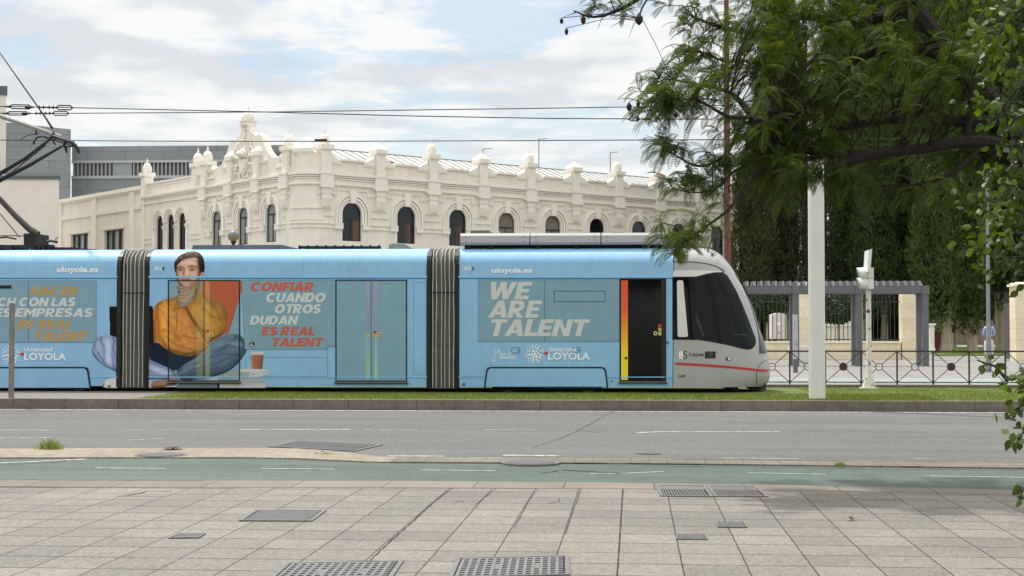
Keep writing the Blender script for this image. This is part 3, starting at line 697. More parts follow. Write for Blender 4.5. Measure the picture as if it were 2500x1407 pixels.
m = MB(); grad_strip(m, 1516.5, 1533, 685, 928, [(0, (214, 82, 50)), (.3, (222, 96, 46)), (.5, (232, 150, 46)), (.72, (238, 204, 52)), (1, (230, 214, 66))]); m.build('colour_bar', M_grad, d3, tone=True)
m = MB(); stripe(m, [(1619, 684), (1619, 928)], 9, .010); m.build('leaf_edge', mat('brown black seal', (30, 26, 22), .5, .1), d3)
M_yel = mat('yellow sticker', (224, 196, 112), .5, .05); M_org = mat('orange sticker', (204, 86, 50), .5, .05)
def disc(m, x, y, r, eps, n=12, r2=None): sheet(m, [(x+r*math.cos(2*math.pi*i/n), y+(r2 or r)*math.sin(2*math.pi*i/n)) for i in range(n)], eps); return m
def stickers(parent, btn, sq, dark=True):
    m = MB(); disc(m, *btn, 5, .014); b = m.build('door_button', M_yel, parent); m = MB(); disc(m, *btn, 2.4, .0165); m.build('button_core', M_blk, b) if False else m.build('button_core', M_blk, parent)
    m = MB(); m.m = 0
    for (x, y, c) in sq:
        m.m = c; sheet(m, rect(x-3.6, y-3.8, x+3.6, y+3.8), .0125); m.m = 2; stripe(m, [(x-2, y+2), (x+.3, y-1.8), (x+2, y+1)], 1.2, .0145)
    m.build('sticker', [M_yel, M_org, M_blk], parent)
stickers(d3, (1600, 814), [(1610.5, 796, 1), (1611, 805.5, 0), (1611, 815, 0)])
stickers(d2, (926.5, 816.5), [(915.7, 811.5, 1), (916, 820.5, 0), (897, 819, 0)])
m = MB(); disc(m, 1528.5, 874.5, 3.4, .012); m.build('lock', M_blk, d3)
m = MB(); disc(m, 837, 877, 2.6, .012); m.build('lock', mat('lock blue', (110, 160, 182), .3, 0), d2)
# bogie covers
def bogie(x0, x1, xl0, xl1, y0, y1, vis=True):
    m = MB(); sheet(m, [(xl0, y1), (x0-2, y0+8), (x0+4, y0+2), (x1-4, y0+2), (x1+2, y0+8), (xl1, y1)], .03, .028); o = m.build('bogie_cover', M_blue, tram)
    f = MB(); stripe(f, [(xl0-2, y1+4), (x0-4, y0+8), (x0-1, y0+2), (x0+5, y0), (x1-5, y0), (x1+1, y0+2), (x1+4, y0+8), (xl1+2, y1+4)], 4.2, .026, thick=.024); f.build('cover_edge', M_navy, o); return o
bogie(1193, 1474, 1186, 1481, 898, 944); bogie(-90, 211, -97, 219, 898, 947)
# underframe, bogies, wheels
m = MB(); m.box(XS['l0'], X0C-.1, YC-1.18, YC+1.18, GZ+.12, ZB+.05); m.box(X0C-.1, X0C+1.0, YC-.95, YC+.95, GZ+.14, ZB+.02)
for a in (1190, -90): xa = tp(a+10, 940)[0]; xb = tp(a+280, 940)[0]; m.box(xa, xb, YC-1.1, YC+1.1, GZ+.03, GZ+.16)
m.box(tp(1786, 940)[0], tp(1806, 940)[0], YC-1.0, YC+1.0, GZ+.02, ZB+.05)
m.build('underframe', M_under, tram)
for px in (1238, 1436, -40, 182):
    x = tp(px, 940)[0]; m = MB()
    for s in (-1, 1):
        y = YC+s*1.0; r = .30
        m.add([(x+rr*math.cos(a), y+dy, GZ+.30+rr*math.sin(a)) for dy in (-.06, .06) for rr in (r,) for a in [i*2*math.pi/20 for i in range(20)]], [tuple(range(20)), tuple(range(20, 40))]+[(i, (i+1) % 20, 20+(i+1) % 20, 20+i) for i in range(20)])
    m.build('wheel', M_steel, tram)
# bellows
def bellows(pa, pb):
    xa, xb = tp(pa, 800)[0], tp(pb, 800)[0]; n = 7; m = MB(); zs = [ZB-.02, .9, 1.6, 2.3]+[ZS+(ZR-ZS)*t for t in (0, .3, .55, .75, .9, 1)]
    cols = []
    for i in range(n*6+1):
        u = i/(n*6); ph = (u*n) % 1; d = .045+.085*abs(math.sin(math.pi*ph))**.7; cols.append((xa+(xb-xa)*u, d))
    V = []; K = len(zs)*2
    for x, d in cols:
        V += [(x, YC-wprof(z)+.04-(.10-d), z+(.03 if z == zs[-1] else 0)-d*.2) for z in zs]+[(x, YC+wprof(z)-.04+(.10-d), z) for z in zs[::-1]]
    m.add(V, [(c*K+i, c*K+(i+1) % K, (c+1)*K+(i+1) % K, (c+1)*K+i) for c in range(len(cols)-1) for i in range(K)])
    o = m.build('bellows', M_bell, tram, smooth=True)
    m = MB()
    for i in range(1, n):
        x = xa+(xb-xa)*i/n+rnd.uniform(-.015, .015); m.tube([(x+rnd.uniform(-.012, .012)*(j > 0), YC-wprof(z)-.012, z) for j, z in enumerate(zs[:-1])]+[(x+.03, YC-wprof(zs[-1])+.06, zs[-1]+.03)], .009, 5)
    m.build('bellows_ridge', M_bellridge, o)
    m = MB(); zc = tp(320, 716)[1]; m.box(xa+.02, xb-.02, YC-HW-.02, YC-HW-.004, zc-.012, zc+.012); zc = tp(320, 843)[1]; m.box(xa+.05, xb-.05, YC-HW-.006, YC-HW-.001, zc-.006, zc+.006); m.build('seam', M_blackt, o)
    w = .05
    for x in (xa, xb):
        m = MB()
        for a, b in zip(zs, zs[1:]):
            m.add([(x-w, YC-wprof(a)-.006, a), (x+w, YC-wprof(a)-.006, a), (x+w, YC-wprof(b)-.006, b), (x-w, YC-wprof(b)-.006, b), (x-w, YC-wprof(a)+.08, a), (x+w, YC-wprof(a)+.08, a), (x+w, YC-wprof(b)+.08, b), (x-w, YC-wprof(b)+.08, b)], [(0, 1, 2, 3), (1, 5, 6, 2), (4, 0, 3, 7)])
        m.build('end_frame', M_blackt, o)
bellows(290, 359); bellows(1047, 1116)
# roof equipment
m = MB(); xs = [tp(1121, 580)[0], tp(1291, 580)[0], tp(1293.6, 580)[0], tp(1466, 580)[0], tp(1468.6, 580)[0], tp(1642, 580)[0]]
zt = tp(1300, 567)[1]; zb_ = tp(1300, 596)[1]
for i in (0, 2, 4):
    m = MB(); pr = [(YT+.30, zb_), (YT+.26, zb_+.05), (YT+.27, zt-.06), (YT+.33, zt), (YC+.9, zt), (YC+.9, zb_)]
    m.add([(x, y, z) for x in (xs[i], xs[i+1]) for y, z in pr], [(j, (j+1) % 6, 6+(j+1) % 6, 6+j) for j in range(6)]+[(5, 4, 3, 2, 1, 0), (6, 7, 8, 9, 10, 11)])
    rb = m.build('roof_fairing', M_silver, tram)
    m = MB()
    for u in (.08, .92):
        for z in (zb_+.07, zt-.08): x = xs[i]+(xs[i+1]-xs[i])*u; m.lathe(x, YT+.262, [(.012, z-.012), (.012, z+.012)], 8)
    m.build('bolt', M_steel, rb)
m = MB(); m.box(xs[0]+.1, xs[5]-.1, YT+.45, YC+.8, ZR-.03, zb_+.02)
for px in (1131, 1190, 1306, 1400): x = tp(px, 600)[0]; m.box(x, x+.12, YT+.34, YT+.44, ZR-.05, zb_+.01)
m.build('fairing_mount', M_under, tram)
m = MB(); a = tp(1140, 560)[0]; b = tp(1188, 560)[0]; m.box(a, b, YC-.5, YC+.3, zt-.02, tp(1160, 561)[1]+.04); m.build('roof_unit', M_roofgrey, tram)
m = MB(); a = tp(452, 600)[0]; b = tp(714, 600)[0]; m.prism([(a, ZR-.05), (a+.03, tp(600, 595)[1]), (b-.35, tp(600, 595)[1]), (b, ZR+.02), (b, ZR-.05)], YT+.5, YC+.9); ru = m.build('roof_unit', M_roofgrey, tram)
m = MB()
for px in (460, 518, 556, 640, 672, 690): x = tp(px, 600)[0]; m.box(x, x+.035, YT+.48, YT+.497, ZR, ZR+.055)
m.build('bracket', M_steel, ru)
m = MB(); m.tube([(tp(715, 600)[0], YT+.6, ZR+.045), (tp(920, 600)[0], YT+.6, ZR+.035)], .035, 8)
for px in range(716, 920, 22): x = tp(px, 600)[0]; m.box(x, x+.03, YT+.55, YT+.65, ZR-.04, ZR+.09)
m.build('roof_pipe', M_under, tram)
m = MB(); a = tp(936, 600)[0]; b = tp(1002, 600)[0]; m.prism([(a, ZR-.05), (a+.02, ZR+.10), (a+.1, ZR+.13), (a+.35, ZR+.12), (b-.05, ZR+.02), (b, ZR-.05)], YC-.6, YC+.4); m.build('roof_unit', mat('weathered grey cover', (132, 128, 118), .7, .15, 6), tram)
# pantograph
YP = YC
def P3(px, py, dy=0): return tuple(atY(px, py, YP+dy))
M_pan = mat('grey pantograph tube', (70, 70, 68), .5, .25, 6, metal=.3); M_pand = mat('black pantograph part', (26, 26, 27), .5, .2, 10)
m = MB(); m.tube([P3(-34,452), P3(0,487), P3(40,530), P3(72,560), P3(93,573)], [.055, .06, .065, .075, .085], 10); pg = m.build('pantograph', M_pan, tram, smooth=True)
m = MB()
for l in ([P3(-34,452), P3(0,424), P3(60,388), P3(112,348)],): m.tube(l, [.05, .05, .04, .03], 8)
for l in ([P3(-30,462,-.25), P3(0,440,-.28), P3(75,402,-.3), P3(150,358,-.34)],): m.tube(l, [.055, .055, .045, .028], 8)
m.tube([P3(-20,455,.1), P3(40,412,.1), P3(112,354,.05)], .014, 6); m.tube([P3(10,425,.1), P3(60,385,.1), P3(90,362,.1)], .01, 6)
m.build('upper_arm', M_pand, pg, smooth=True)
m = MB(); m.tube([P3(128,332,-.55), P3(150,340,-.6), P3(178,350,-.62), P3(186,358,-.62), P3(191,367,-.62), P3(193,375,-.62)], [.03, .035, .04, .04, .035, .03], 7)
m.tube([P3(82,353,.6), P3(84,343,.6), P3(92,335,.6), P3(110,333,.5), P3(128,338,.2)], .025, 6); m.tube([P3(155,352,-.4), P3(160,360,-.4), P3(163,374,-.4)], [.025, .035, .022], 6)
m.tube([P3(128,338,.5), P3(140,345,0), P3(178,356,-.6)], .022, 6); m.tube([P3(112,336,.55), P3(135,342,0), P3(160,349,-.5)], .035, 6); m.tube([P3(112,350,0), P3(125,335,0), P3(133,325,0)], .03, 6)
m.tube([P3(125,338,0), P3(136,354,0), P3(128,348,.3)], .014, 5); m.tube([P3(148,357,-.34), P3(168,359,-.45), P3(182,357,-.6)], .016, 5)
m.build('collector_head', M_pand, pg, smooth=True)
m = MB(); m.tube([P3(0,522,-.2), P3(48,580,-.2)], .012, 6); m.tube([P3(-40,575.5), P3(80,576.5)], .012, 5); m.build('lift_rod', M_pand, pg)
m = MB(); c = Vector(P3(89, 588)); m.frustum(c.x, YP, ZR-.02, P3(89, 573)[2], .13, .14, .4, .4)
a = P3(-60, 592)[0]; b = P3(160, 592)[0]; m.box(a, b, YP-.75, YP-.66, ZR+.06, ZR+.12); m.box(a, b, YP+.6, YP+.7, ZR+.08, ZR+.14)
for px in (-30, 5, 60, 115, 138): x = P3(px, 600)[0]; m.box(x-.035, x+.035, YP-.8, YP-.62, ZR-.05, ZR+.1); m.lathe(x+.1, YP-.7, [(.045, ZR-.03), (.06, ZR), (.045, ZR+.02), (.06, ZR+.04), (.045, ZR+.07)], 8)
m.tube([P3(105,580,-.3), P3(113,590,-.3), P3(125,588,-.3), P3(140,592,-.3)], .03, 6); m.tube([P3(136,592,-.3), P3(137,582,-.3), P3(143,580,-.3)], .012, 5); m.tube([P3(-20,583,-.5), P3(15,579,-.5), P3(40,584,-.5)], .02, 5)
m.prism([(P3(140,600)[0], ZR-.04), (P3(140,600)[0], ZR+.1), (P3(165,600)[0], ZR+.07), (P3(262,600)[0], ZR+.02), (P3(262,600)[0], ZR-.04)], YP-.7, YP+.5)
m.box(P3(-60,600)[0], P3(30,600)[0], YP-.5, YP+.5, ZR-.02, ZR+.14)
m.build('base_frame', M_pand, pg)
# ---- lettering
def lettering(text, box, M, parent, shear=0, bold=.0, eps=.0085, name='lettering', spacing=1.0):
    cu = bpy.data.curves.new('t', 'FONT'); cu.body = text; cu.size = 1; cu.shear = shear; cu.offset = bold; cu.space_character = spacing; cu.resolution_u = 4
    ob = bpy.data.objects.new('t', cu); COL.objects.link(ob); dg = bpy.context.evaluated_depsgraph_get(); me = bpy.data.meshes.new_from_object(ob.evaluated_get(dg))
    V = np.array([v.co[:2] for v in me.vertices]); Fs = [list(p.vertices) for p in me.polygons]
    bpy.data.objects.remove(ob); bpy.data.curves.remove(cu); bpy.data.meshes.remove(me)
    lo, hi = V.min(0), V.max(0); x0, y0, x1, y1 = box; m = MB(); pts = []
    for vx, vy in V:
        px = x0+(vx-lo[0])/(hi[0]-lo[0])*(x1-x0); py = y1-(vy-lo[1])/(hi[1]-lo[1])*(y1-y0); p = onbody(px, py, eps) ; pts.append((p.x, p.y, p.z))
    m.add(pts, Fs); return m.build(name, M, parent, recalc=False)

def _arc(cx, cy, rx, ry, a0, a1, n=12): return [(cx+rx*math.cos(math.radians(a0+(a1-a0)*i/n)), cy+ry*math.sin(math.radians(a0+(a1-a0)*i/n))) for i in range(n+1)]
def _R(x0, y0, x1, y1): return [[(x0, y0), (x1, y0), (x1, y1), (x0, y1)]]
_t, _h = .255, .215
def _st(pts, w):
    L_, R2 = line_poly(pts, w); return [[tuple(p) for p in L_]+[tuple(p) for p in R2[::-1]]]
_bowl = [(_t, 1), (.40, 1)]+_arc(.40, .67, .31, .33, 90, -90)+[(_t, .34), (_t, .55), (.40, .55)]+_arc(.40, .665, .065, .115, -90, 90)+[(.40, .78), (_t, .78)]
GLY = {
 'E': (.64, [_R(0,0,_t,1), _R(_t,0,.64,_h), _R(_t,.395,.59,.605), _R(_t,1-_h,.64,1)]), 'F': (.62, [_R(0,0,_t,1), _R(_t,.37,.57,.585), _R(_t,1-_h,.63,1)]), 'L': (.6, [_R(0,0,_t,1), _R(_t,0,.6,_h)]),
 'T': (.74, [_R(0,1-_h,.74,1), _R(.2425,0,.4975,1-_h)]), 'I': (_t, [_R(0,0,_t,1)]), 'H': (.78, [_R(0,0,_t,1), _R(.525,0,.78,1), _R(_t,.39,.525,.61)]),
 'N': (.82, [_R(0,0,_t,1), _R(.565,0,.82,1), [[(_t,1),(_t,.60),(.565,0),(.565,.40)]]]), 'M': (.98, [_R(0,0,.25,1), _R(.73,0,.98,1), [[(.25,1),(.25,.58),(.49,.18),(.49,.60)]], [[(.73,1),(.73,.58),(.49,.18),(.49,.60)]]]),
 'A': (.9, [[[(0,0),(.31,1),(.59,1),(.9,0),(.63,0),(.58,.17),(.32,.17),(.27,0)], [(.375,.36),(.525,.36),(.45,.64)]]]),
 'W': (1.24, [[[(0,1),(.27,1),(.375,.42),(.49,1),(.75,1),(.865,.42),(.97,1),(1.24,1),(1.0,0),(.74,0),(.62,.52),(.5,0),(.24,0)]]]),
 'O': (.94, [[_arc(.47,.5,.47,.52,0,345,23), _arc(.47,.5,.205,.27,0,345,23)]]), 'D': (.82, [[[(0,0),(.36,0)]+_arc(.36,.5,.46,.5,-90,90)+[(0,1)], [(_t,.22),(.36,.22)]+_arc(.36,.5,.2,.28,-90,90)+[(_t,.78)]]]),
 'C': (.86, [[_arc(.47,.5,.47,.52,48,312,20)+_arc(.47,.5,.205,.275,312,48,16)]]), 'U': (.78, [[[(0,1),(0,.40)]+_arc(.39,.40,.39,.42,180,360)+[(.78,1),(.525,1),(.525,.40)]+_arc(.39,.40,.135,.185,360,180)+[(_t,.40),(_t,1)]]]),
 'R': (.80, [_R(0,0,_t,1), [_bowl], [[(_t,.34),(.5,.34),(.80,0),(.5,0),(_t,.33)]]]), 'P': (.71, [_R(0,0,_t,1), [_bowl]]),
 'S': (.70, [_st(_arc(.35,.70,.235,.20,28,250,12)+_arc(.35,.29,.235,.19,70,-152,12), .24)]), 'J': (.6, [_st([(.47,1),(.47,.40)]+_arc(.28,.36,.19,.25,0,-140,8), .255)])}
def slogan(text, box, M, parent, shear=.21, eps=.0085):
    x = 0; shapes = []
    for ch in text:
        if ch == ' ': x += .30; continue
        w, polys = GLY[ch]
        for loops in polys: shapes.append([[(px+x+shear*py, py) for px, py in lp] for lp in loops])
        x += w+(.055 if ch not in 'LAT' else .02)
    ax = [p[0] for s_ in shapes for lp in s_ for p in lp]; lo, hi = min(ax), max(ax); x0, y0, x1, y1 = box; m = MB()
    for k, loops in enumerate(shapes):
        pts = [p for lp in loops for p in lp]; tri = tessellate_polygon([[Vector((p[0], p[1], 0)) for p in lp] for lp in loops]); V = []
        for px, py in pts: q = onbody(x0+(px-lo)/(hi-lo)*(x1-x0), y1-py*(y1-y0), eps+.0002*(k % 2)); V.append((q.x, q.y, q.z))
        m.add(V, tri)
    return m.build('lettering', M, parent, recalc=False)
IT = .26; BD = .032
for txt, box, M in (('WE', (1198,689,1300,731), M_grey_t), ('ARE', (1191,734,1324,776), M_grey_t), ('TALENT', (1199,780,1441,821), M_grey_t)): slogan(txt, box, M, w_r1)
for txt, box, M in (('CONFIAR', (612,689,765,711), M_red_t), ('CUANDO', (650,715.5,795,738), M_lt), ('OTROS', (671,743,784,765.5), M_lt), ('DUDAN', (609,771,729,793), M_lt), ('ES REAL', (637,798,768,819), M_red_t), ('TALENT', (665,825,791,846), M_red_t)): slogan(txt, box, M, w_m)
for txt, box, M in (('HACER', (73,700,190,722.5), M_amb_t), ('MATCH CON LAS', (-78,727,185,748), M_lt), ('MEJORES EMPRESAS', (-139,753,227,774), M_lt), ('ES REAL', (41,780.5,176,803), M_amb_t), ('TALENT', (85,809,216,832), M_amb_t)): slogan(txt, box, M, w_l1)
lettering('uloyola.es', (139,651,240,669), M_white, b_l, 0, .03); lettering('uloyola.es', (1200,654,1299,670), M_white, b_r, 0, .03)
for (x, b) in ((376, b_m), (1132, b_r)):
    lettering('302', (x,651.5,x+19,660.5), M_white, b, 0, .012); lettering('4' if b is b_m else '5', (x+19.5,651.5,x+25.5,660.5), M_blk, b, 0, .01)
def logo(x, y, r, parent):
    m = MB(); rn = random.Random(5)
    for ring, n, d in ((0, 1, 3.4), (.33, 6, 3.2), (.62, 11, 2.6), (.84, 16, 1.9), (.98, 20, 1.2)):
        for i in range(n):
            a = 2*math.pi*i/n+ring*3+rn.uniform(-.1, .1); disc(m, x+ring*r*math.cos(a), y+ring*r*math.sin(a), d*rn.uniform(.75, 1.15)*r/24, .008, 8)
    m.build('globe_emblem', M_white, parent, recalc=False)
    m = MB(); sheet(m, [(x+22, y-3), (x+28, y-5), (x+33, y-2.5), (x+31, y+2), (x+26, y+3), (x+22, y+1)], .009); m.build('red_leaf_mark', mat('red print', (176, 70, 50), .5, 0), parent)
logo(1306, 864, 23, b_r); lettering('Universidad', (1339,847.5,1406,858.5), M_white, b_r, 0, .012); lettering('LOYOLA', (1338,861,1440,878.5), M_white, b_r, 0, .02)
logo(27, 866, 23, b_l); lettering('Universidad', (59,848,127,858.5), M_white, b_l, 0, .012); lettering('LOYOLA', (59,862,161,879.5), M_white, b_l, 0, .02)
m = MB(); Z3 = lambda pts: [(1100+x*.31265, 540+y*.31265) for x, y in pts]
for l in ([(345,1005),(352,1020),(356,1050),(350,1085),(338,1100),(325,1090),(335,1060),(372,1010),(378,995)], [(376,1045),(372,1025),(382,1010),(392,1030),(395,1048)], [(398,1030),(402,1046),(415,1045),(420,1030),(424,1045),(445,1035),(480,1030)]): stripe(m, Z3(l), 1.1, .008)
m.build('script_mark', M_white, b_r, recalc=False); lettering('jesuitas', (1219,866.5,1259,880.5), M_white, b_r, 0, 0)
m = MB()
for x in (1249.5, 1396.5): stripe(m, rrect(x, 849, x+19, 862, 3), .9, .009, True); stripe(m, [(x+14, 856), (x+18.5, 856)], 1.4, .0095)
m.build('filler_flap', M_navy, b_r)
m = MB(); sheet(m, rect(1128,935.5,1136,942.5), .009); sheet(m, rect(1624,833,1633,840.5), .009); sheet(m, [(1489,932),(1497,927.5),(1496,932)], .009); m.build('notice_sticker', mat('grey sticker', (96, 112, 120), .5, .3, 60), b_r)
m = MB(); disc(m, 615.5, 841, 6.6, .009, 16); m.build('access_sign', M_navy, w_m)
m = MB(); disc(m, 614.5, 837, 1.2, .012); stripe(m, [(614.5,838),(614,842.5),(617.5,843),(619.5,846)], 1.1, .012); stripe(m, [(612.5,841),(612,844),(614,846),(616.5,845.5)], 1.0, .0125); m.build('access_figure', M_white, w_m)
lettering('S', (1668,857,1678,876), M_blk, cab, 0, -.01); lettering('TUSSAM', (1681,863,1717,870.5), M_blk, cab, 0, .01); lettering('CAF', (1656,915,1674,921.5), M_blk, cab, .2, .02)
m = MB(); sheet(m, Z4([(312,1018),(342,1018),(342,1075),(312,1075)]), .008); pl = m.build('notice_sticker', M_white, cab)
m = MB(); stripe(m, Z4([(330,1026),(322,1034),(331,1043)]), .8, .011); stripe(m, Z4([(316,1060),(338,1060)]), 1.2, .011); m.build('sticker_marks', M_blk, cab)
m = MB(); sheet(m, Z4([(516,1018),(598,1018),(598,1071),(516,1071)]), .008); m.build('notice_sticker', M_blk, cab)
m = MB()
for a, b, c, w in ((535, 580, 1030, 1.0), (530, 585, 1040, .6), (545, 570, 1050, .6), (535, 580, 1058, .6)): stripe(m, Z4([(a, c), (b, c)]), w, .011)
m.build('sticker_marks', mat('grey marks', (120, 120, 118), .5, 0), cab)
# ---- the printed man on the wrap: painted on a fine grid of faces lying on the body's side
def print_figure():
    st = 4.2
    gx = np.arange(8, 1680, st); gy = np.arange(78, 1366, st); X, Y = np.meshgrid(gx, gy)
    H, W = X.shape; rgb = np.zeros((H, W, 3)); al = np.zeros((H, W), bool)
    def inside(poly):
        p = np.array(poly, float); r = np.zeros((H, W), bool); n = len(p)
        for i in range(n):
            x0, y0 = p[i]; x1, y1 = p[(i+1) % n]
            if y0 == y1: continue
            c = ((y0 > Y) != (y1 > Y)) & (X < (x1-x0)*(Y-y0)/(y1-y0)+x0); r ^= c
        return r
    def smooth(poly, it=2):
        p = [tuple(q) for q in poly]
        for _ in range(it):
            q = []
            for a, b in zip(p, p[1:]+p[:1]): q += [(a[0]*.75+b[0]*.25, a[1]*.75+b[1]*.25), (a[0]*.25+b[0]*.75, a[1]*.25+b[1]*.75)]
            p = q
        return p
    def fill(poly, col, sm=2, a=1.0, new=True):
        msk = inside(smooth(poly, sm) if sm else poly); c = np.array(lin(col))
        if not new: msk &= al
        rgb[msk] = rgb[msk]*(1-a)+c*a if not new or a < 1 else c
        if new: al[msk] = True
        return msk
    def soft(msk, pts, w, col, a):
        d = np.full((H, W), 1e9)
        for (x0, y0), (x1, y1) in zip(pts, pts[1:]):
            vx, vy = x1-x0, y1-y0; t = np.clip(((X-x0)*vx+(Y-y0)*vy)/(vx*vx+vy*vy+1e-9), 0, 1); d = np.minimum(d, np.hypot(X-x0-t*vx, Y-y0-t*vy))
        k = (np.exp(-(d/w)**2)*a*msk)[..., None]; rgb[:] = rgb*(1-k)+np.array(lin(col))*k
    def grain(msk, amt, sx, sy, seed):
        r = np.random.RandomState(seed); n = r.rand(H//sy+2, W//sx+2); n = np.kron(n, np.ones((sy, sx)))[:H, :W]; rgb[msk] *= (1+amt*(n[msk]-.5))[:, None]
    def vol(mk, r, lo):
        m = mk.astype(float)
        for _ in range(3):
            for ax in (0, 1):
                q = np.pad(m, [(r, r) if a == ax else (0, 0) for a in (0, 1)]); c = np.cumsum(np.concatenate([np.zeros_like(np.take(q, [0], ax)), q], ax), ax); nn = m.shape[ax]; m = (np.take(c, range(2*r+1, 2*r+1+nn), ax)-np.take(c, range(0, nn), ax))/(2*r+1)
        k = np.clip((m-.45)/.5, 0, 1); rgb[mk] *= (lo+(1-lo)*k[mk])[:, None]
    def wrinkle(mk, seed, ang, lu, lv, amp):
        r = np.random.RandomState(seed).rand(80, 80); a = math.radians(ang); tot = 0
        for o, wgt in ((1, 1), (2.1, .5), (4.3, .25)):
            u = (X*math.cos(a)+Y*math.sin(a))/lu*o+40; v = (-X*math.sin(a)+Y*math.cos(a))/lv*o+40; iu, iv = np.floor(u).astype(int), np.floor(v).astype(int); fu, fv = u-iu, v-iv; fu = fu*fu*(3-2*fu); fv = fv*fv*(3-2*fv); g = lambda i, j: r[i % 80, j % 80]
            tot = tot+wgt*((g(iu, iv)*(1-fu)+g(iu+1, iv)*fu)*(1-fv)+(g(iu, iv+1)*(1-fu)+g(iu+1, iv+1)*fu)*fv-.5)
        rgb[mk] *= np.clip(1+amp*2*tot[mk], .35, 1.7)[:, None]
    # orange triangle behind him
    fill([(1040,362),(1440,362),(1290,850),(1150,900),(1000,600)], (184, 92, 62), 0)
    # books, cup
    fill([(1180,1205),(1480,1205),(1480,1262),(1300,1270),(1180,1275)], (150, 160, 160), 0); fill([(1380,1180),(1668,1188),(1660,1215),(1380,1208)], (196, 196, 194), 0)
    b = fill([(1478,1208),(1664,1192),(1660,1232),(1600,1252),(1478,1262)], (188, 190, 190), 0); soft(b, [(1500,1232),(1530,1230)], 4, (70, 80, 84), .8); soft(b, [(1590,1218),(1655,1214)], 2.5, (110, 114, 116), .7)
    fill([(1310,1262),(1620,1262),(1616,1305),(1310,1305)], (158, 166, 168), 0); b = fill([(1200,1310),(1640,1305),(1630,1362),(1200,1362)], (182, 184, 184), 0); soft(b, [(1210,1312),(1640,1308)], 5, (100, 108, 112), .6); soft(b, [(1410,1330),(1510,1322)], 2, (120, 124, 126), .6)
    fill([(1125,1290),(1200,1290),(1200,1362),(1120,1362)], (170, 172, 172), 0); fill([(1180,1312),(1202,1312),(1202,1362),(1180,1362)], (40, 42, 46), 0)
    c = fill([(1490,1054),(1612,1054),(1600,1186),(1502,1186)], (150, 98, 68), 0); soft(c, [(1505,1060),(1515,1180)], 16, (182, 128, 92), .6); soft(c, [(1602,1060),(1590,1180)], 18, (110, 66, 44), .6)
    c = fill([(1484,1030),(1492,1022),(1608,1022),(1616,1030),(1612,1056),(1490,1056)], (190, 192, 190), 0); soft(c, [(1488,1052),(1612,1052)], 5, (140, 142, 142), .8)
    # left leg, left shoe
    jl = fill([(14,1010),(26,950),(52,902),(88,880),(130,870),(185,876),(260,890),(300,1000),(300,1225),(240,1212),(180,1182),(118,1150),(60,1100),(20,1050)], (158, 174, 204), 1)
    for l in ([(150,930),(155,1130)], [(170,960),(176,1135)], [(162,930),(166,1120)]): soft(jl, l, 2.2, (200, 208, 222), .9)
    soft(jl, [(25,1050),(110,1150),(240,1205)], 16, (86, 104, 140), .8); soft(jl, [(60,910),(130,885),(240,900)], 14, (176, 192, 216), .5); soft(jl, [(215,900),(230,1200)], 18, (104, 120, 158), .6); soft(jl, [(60,1000),(110,1080)], 16, (112, 132, 172), .4); [soft(jl, l, 7, (92, 108, 142), .7) for l in ([(40,960),(90,1060),(150,1150)], [(100,890),(130,1000),(130,1120)], [(230,920),(200,1040),(220,1190)])]; soft(jl, [(60,920),(70,1010)], 14, (190, 204, 226), .6); grain(jl, .1, 2, 3, 1); vol(jl, 9, .5); wrinkle(jl, 3, 70, 120, 28, .22)
    fill([(110,1362),(130,1305),(160,1272),(250,1258),(300,1262),(300,1362)], (206, 204, 198), 1); fill([(160,1330),(196,1330),(196,1356),(160,1356)], (120, 118, 112), 0)
    fill([(108,1364),(118,1335),(132,1312),(138,1320),(124,1345),(120,1364)], (30, 32, 36), 0)
    jl2 = fill([(520,1070),(640,1125),(720,1165),(800,1205),(780,1250),(720,1280),(600,1284),(520,1278)], (140, 156, 186), 1); soft(jl2, [(530,1150),(640,1200),(760,1230)], 26, (176, 190, 214), .7); soft(jl2, [(530,1110),(660,1165),(780,1205)], 6, (90, 104, 136), .7); soft(jl2, [(560,1240),(680,1250),(770,1240)], 8, (96, 110, 142), .7); soft(jl2, [(520,1272),(640,1280),(740,1270)], 12, (50, 60, 90), .9); soft(jl2, [(525,1075),(680,1150)], 14, (84, 100, 136), .7); grain(jl2, .1, 3, 2, 2); vol(jl2, 6, .6); wrinkle(jl2, 4, 20, 130, 26, .22)
    # dark lap
    fill([(520,930),(600,920),(720,990),(860,1060),(1060,1015),(980,1085),(880,1150),(800,1212),(700,1160),(520,1080)], (24, 34, 52), 1)
    # right leg
    jr = fill([(800,1205),(860,1150),(960,1090),(1060,1020),(1110,960),(1160,916),(1240,872),(1300,856),(1368,852),(1412,876),(1442,930),(1462,985),(1452,1030),(1402,1100),(1350,1160),(1290,1204),(1200,1242),(1100,1268),(950,1290),(835,1292),(812,1250)], (86, 106, 128), 1)
    soft(jr, [(1120,970),(1250,890),(1380,870)], 30, (120, 148, 172), .55); soft(jr, [(830,1275),(1000,1262),(1200,1215),(1400,1080)], 26, (62, 84, 108), .7); soft(jr, [(880,1170),(1050,1080),(1200,1000)], 26, (110, 138, 164), .45); soft(jr, [(1000,1200),(1200,1130),(1330,1030)], 14, (74, 98, 126), .5); soft(jr, [(1420,900),(1450,990)], 14, (66, 88, 112), .6); soft(jr, [(840,1290),(1100,1262)], 5, (150, 164, 172), .6); soft(jr, [(1060,1022),(1130,965),(1240,880),(1370,858)], 8, (150, 172, 190), .8); soft(jr, [(1110,1000),(1250,940),(1400,950)], 22, (126, 152, 174), .6); soft(jr, [(860,1160),(980,1100),(1070,1030)], 10, (146, 166, 184), .7); soft(jr, [(812,1240),(900,1180),(1000,1150)], 16, (134, 156, 174), .6)
